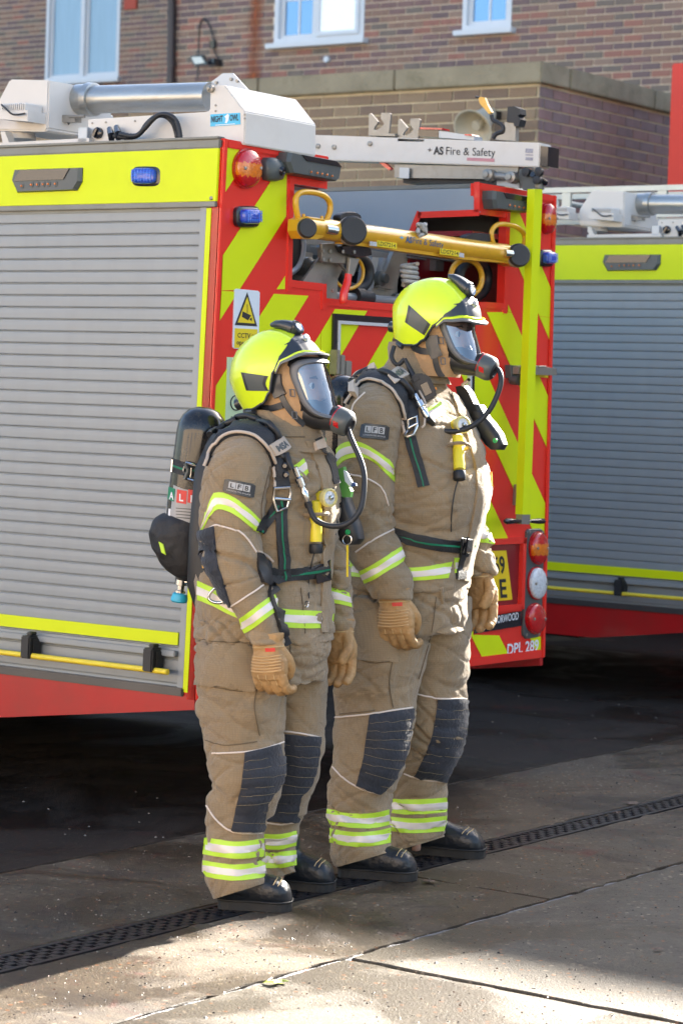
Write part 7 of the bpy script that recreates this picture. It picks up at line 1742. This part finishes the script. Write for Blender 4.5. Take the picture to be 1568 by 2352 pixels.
# ---- right
BRA_ = empty('breathing_apparatus', fR(-.3, 0, 1.3), label='breathing apparatus worn by the taller firefighter, its hose looping from mask to chest', cat='breathing apparatus')
BA2 = BRA_
KR, rbR, rxR = mask(hR, BA2)
ct = fR.at(786, 892, .02); cb_ = fR.at(775, 1225, .02); ax_ = (cb_-ct).normalized(); CLn = (cb_-ct).length
lathe('cylinder', ct, ax_, [(0, -.045), (.02, -.043), (.045, -.034), (.064, -.014), (.074, .012), (r_, .035), (r_, CLn-.02), (.06, CLn+.04), (.03, CLn+.08), (0, CLn+.1)], CARB, BA2, 40)
V, F = loft([(fR(-.21, 0, 1.52), fR.F*.03, fR.L*.06), (fR(-.22, 0, 1.4), fR.F*.04, fR.L*.11), (fR(-.23, 0, 1.2), fR.F*.045, fR.L*.12), (fR(-.23, 0, 1.0), fR.F*.04, fR.L*.12), (fR(-.22, 0, .95), fR.F*.03, fR.L*.1)], 24, 3.2); mk('backplate', V, F, BLACK, BA2, True, shade_angle=.9)
prism('green_cylinder_label', [fR.at(x, y, -.055) for x, y in ((745, 1005), (762, 1008), (760, 1035), (743, 1032))], fR.L*.003, PRINTG, BA2)
SJ2 = SR['js']
outer = [(800, 930), (818, 896), (838, 880), (866, 882), (895, 898), (912, 925), (922, 960), (930, 998)]; inner = [(812, 885), (835, 862), (858, 856), (890, 860), (922, 884), (945, 915), (957, 940), (962, 980)]
patch('shoulder_strap', outer, inner, SJ2, WEB, BA2, .012, 30, 6, puff=.010)
P = [hitp(SJ2, p.x, p.y, .014) for p in resamp(outer, 30)]; tube('beige_strap_edge', [p for p in P if p], .0048, BEIGE, BA2, 8)
P = [hitp(SJ2, p.x, p.y, .016) for p in resamp([(944, 880), (958, 905), (972, 940), (968, 990)], 14)]; tube('beige_strap_edge', [p for p in P if p], .004, BEIGE, BA2, 8)
P = [hitp(SJ2, p.x, p.y, .026) for p in resamp([(815, 890), (845, 866), (880, 868), (910, 885), (930, 905), (948, 922)], 24)]; hose([p for p in P if p], .0095, BA2, k=2)
ql, _n = quadmap(SJ2, [(880, 878), (908, 858), (930, 879), (898, 899)], .022, .006); qpanel('strap_label', ql, 0, 0, 1, 1, .0, .006, BEIGE, BA2, 10, .04); qtext('strap_lettering', 'MSA', ql, .16, .76, .86, .50, .0015, DGREY, BA2, .05)
patch('carry_loop', [(812, 912), (812, 880), (830, 855), (868, 850)], [(822, 915), (825, 886), (838, 864), (872, 860)], SJ2, BEIGE, BA2, .03, 16, 3)
strap('chest_webbing', [(941, 1005), (950, 1040), (962, 1080), (971, 1116)], 25, SJ2, BA2, WEB, .010, True, 20)
strap('chest_webbing', [(942, 900), (944, 940), (944, 965)], 22, SJ2, BA2, WEB, .012, False, 10)
bk = [hitp(SJ2, x, y, .022) for x, y in ((922, 962), (956, 962), (955, 984), (948, 1008), (938, 1012), (928, 1006), (920, 986))]; tube('strap_buckle', [b for b in bk if b], .0055, CHROME, BA2, 8, closed=True); tube('buckle_bar', [hitp(SJ2, 921, 980, .024), hitp(SJ2, 956, 979, .024)], .005, CHROME, BA2, 8)
strap('waist_belt', [(895, 1222), (950, 1240), (1000, 1250), (1052, 1256), (1085, 1252)], 27, SR['jac'], BA2, WEB, .010, True, 24)
prism('belt_buckle', [hitp(SR['jac'], *p, .014) for p in ((1052, 1234), (1078, 1232), (1074, 1266), (1050, 1270))], -CF*.012, CHROME, BA2, .003); tube('buckle_frame', [hitp(SR['jac'], *p, .020)-CF*.006 for p in ((1049, 1236), (1060, 1234), (1057, 1268), (1046, 1270))], .004, BLKG, BA2, 8, closed=True)
patch('belt_tail', [(1056, 1270), (1048, 1300), (1046, 1330)], [(1072, 1268), (1066, 1300), (1064, 1328)], SR['jac'], WEB, BA2, .010, 10, 3)
rs = rbR+rxR*.045; P = [rs, rs+fR.F*.025+Vector((0, 0, .0)), fR.at(1150, 868, 0), fR.at(1144, 900, -.01), fR.at(1122, 944, -.03), fR.at(1086, 977, -.06), fR.at(1042, 991, -.09), fR.at(1003, 984, -.12)]
hc = hitp(SJ2, 976, 964, .02); hose(P+[hc], .0085, BA2); tube('hose_sleeve', [(P[-1]+hc)/2, hc], .0115, BLACK, BA2, 12); c2 = hitp(SJ2, 948, 918, .026); connector(hc, c2, BA2, .011)
for pp, m_ in ((((1045, 888), (1062, 885), (1075, 900), (1098, 950), (1094, 985), (1080, 990), (1062, 960)), BLACK), (((1075, 925), (1100, 930), (1118, 965), (1108, 985), (1088, 975)), mat('dark_blue_pouch', (.012, .03, .055), .45))):
    prism('gauge_pouch', [fR.at(x, y, .13) for x, y in pp], fR.L*.05, m_, BA2, .008, True)
V, F = loft([(fR.at(1098, 945, .15), fR.F*.02, fR.L*.03), (fR.at(1112, 970, .15), fR.F*.035, fR.L*.035), (fR.at(1126, 996, .15), fR.F*.042, fR.L*.038), (fR.at(1138, 1020, .15), fR.F*.036, fR.L*.035), (fR.at(1142, 1033, .15), fR.F*.018, fR.L*.03)], 20, 3); mk('pressure_gauge', V, F, BLACK, BA2, True, shade_angle=.8)
strap('blue_edge', [(1086, 935), (1098, 965), (1106, 980)], 4, SR['jac'], BA2, mat('bright_blue_plastic', (.01, .25, .7), .3), .03, False, 8)
lathe('green_button', fR.at(1137, 1012, .112), -fR.L, [(.008, 0), (.008, .004), (0, .005)], MATS['green_button'], BA2, 14)
tube('brass_fitting', [fR.at(1062, 884, .06), fR.at(1076, 872, .03)], .006, CHROME, BA2, 8)
strap('orange_tally', [(1121, 1040), (1124, 1080), (1122, 1118)], 7, SR['jac'], BA2, mat('orange_tag', (.85, .28, .02), .5), .012, False, 8)
# second cylinder head fitting behind (hinge-like valve seen over the cylinder): webbing loop
tube('carry_handle', catmull([fR.at(x, y, -.05) for x, y in ((812, 900), (812, 866), (830, 852), (860, 850), (874, 858))], 5), .007, BEIGE, BA2, 8)
# ================================================================== TORCHES, RADIO
def torch(nm, S, head, bt, bb, lab, face):
    Tn = empty('torch', hitp(S, *bt, .02), label=lab, cat='torch', group='yellow torches clipped to jackets')
    a = hitp(S, *bt, .020); b = hitp(S, *bb, .018); ax = (b-a); L = ax.length
    lathe('body', a-ax*.08, ax, [(.010, 0), (.018, .004), (.018, L*.30), (.017, L*.32), (.018, L*.34), (.018, L*.92), (.0, L*.93)], TORCH, Tn, 24)
    lathe('end_cap', b-ax*.10, ax, [(.0195, 0), (.0205, .004), (.0205, .022), (.018, .027), (0, .028)], BLACK, Tn, 24)
    hA = hitp(S, *head, .026); fd = face.normalized()
    lathe('head', hA-fd*.038, fd, [(.012, 0), (.020, .006), (.022, .026), (.025, .034), (.0275, .040), (.0275, .056), (.024, .058), (.022, .053)], [TORCH, mat('worn_cream_bezel', (.62, .55, .22), .45, var=.1)], Tn, 28, mi=[0, 0, 0, 1, 1, 1, 1])
    lathe('lens', hA-fd*.038+fd*.051, fd, [(.0235, 0), (.018, .003), (0, .005)], LCLR, Tn, 24); lathe('bulb', hA+fd*.018, fd, [(.008, 0), (.006, .008), (0, .010)], CHROME, Tn, 12)
    tube('retaining_loop', [a+ax*.22+(ax.normalized().orthogonal()*math.cos(t*.3142)+ax.normalized().cross(ax.normalized().orthogonal())*math.sin(t*.3142))*.026 for t in range(20)], .006, FAB, Tn, 6, closed=True)
    tube('lanyard', catmull([b, hitp(S, bb[0]-6, bb[1]+40, .008), hitp(S, bb[0]-12, bb[1]+85, .006), hitp(S, bb[0]-12, bb[1]+125, .006)], 6), .0022, BLACK, Tn, 6)
    return Tn
torch('torch', SL['jac'], (733, 1142), (722, 1166), (718, 1250), 'yellow torch on the shorter firefighter, pointing forward below the hose', fL.F*.9-fL.L*.35+Vector((0, 0, .05)))
torch('torch', SR['jac'], (1042, 985), (1040, 1012), (1046, 1092), 'worn yellow torch on the taller firefighter, hanging from the chest hose', fR.F*.8-fR.L*.45+Vector((0, 0, .1)))
Rd = empty('radio', hitp(SR['jac'], 968, 895, .02), label='black handheld radio with stubby aerial clipped high on the taller firefighter', cat='radio')
rc_ = hitp(SR['jac'], 968, 892, .008); rp_ = lambda x, y, o=0: plane_hit(x, y, rc_-CF*o, (CF*.95+fR.L*.2).normalized())
bevel(prism('body', [rp_(*p) for p in ((940, 870), (952, 860), (972, 858), (986, 868), (1002, 902), (999, 914), (972, 926), (962, 918))], -CF*.036, BLACK, Rd), .006)
prism('keypad', [rp_(*p, .0375) for p in ((964, 884), (980, 876), (992, 902), (976, 910))], -CF*.002, BLKG, Rd, .001); prism('knob_row', [rp_(*p, .0375) for p in ((946, 872), (960, 864), (963, 870), (950, 879))], -CF*.003, BLACK, Rd, .001)
tube('aerial', [rp_(950, 868, .018), rp_(940, 846, .012), rp_(929, 824, .006)], [.010, .008, .006], BLACK, Rd, 10)
CK = [fR.at(926+math.sin(i*1.4)*5-max(0, 10-i)*-.3-i*.3, 822-i*1.5, -.115+.008*math.cos(i*1.4)) for i in range(26)]
tube('coiled_cable', catmull([rp_(929, 824, .004), rp_(912, 838, .0), rp_(899, 820, -.01), rp_(905, 795, -.02)], 6), .007, BLACK, Rd, 8); tube('orange_button', [rp_(998, 890, .02), rp_(1001, 896, .02)], .004, MATS['orange_tag'], Rd, 8)
# small clip and ring on the lanyard end
tube('lanyard_hook', [hitp(SL['jac'], *p, .010) for p in ell(698, 1388, 5, 7, 12)], .0018, CHROME, BL, 5, closed=True)
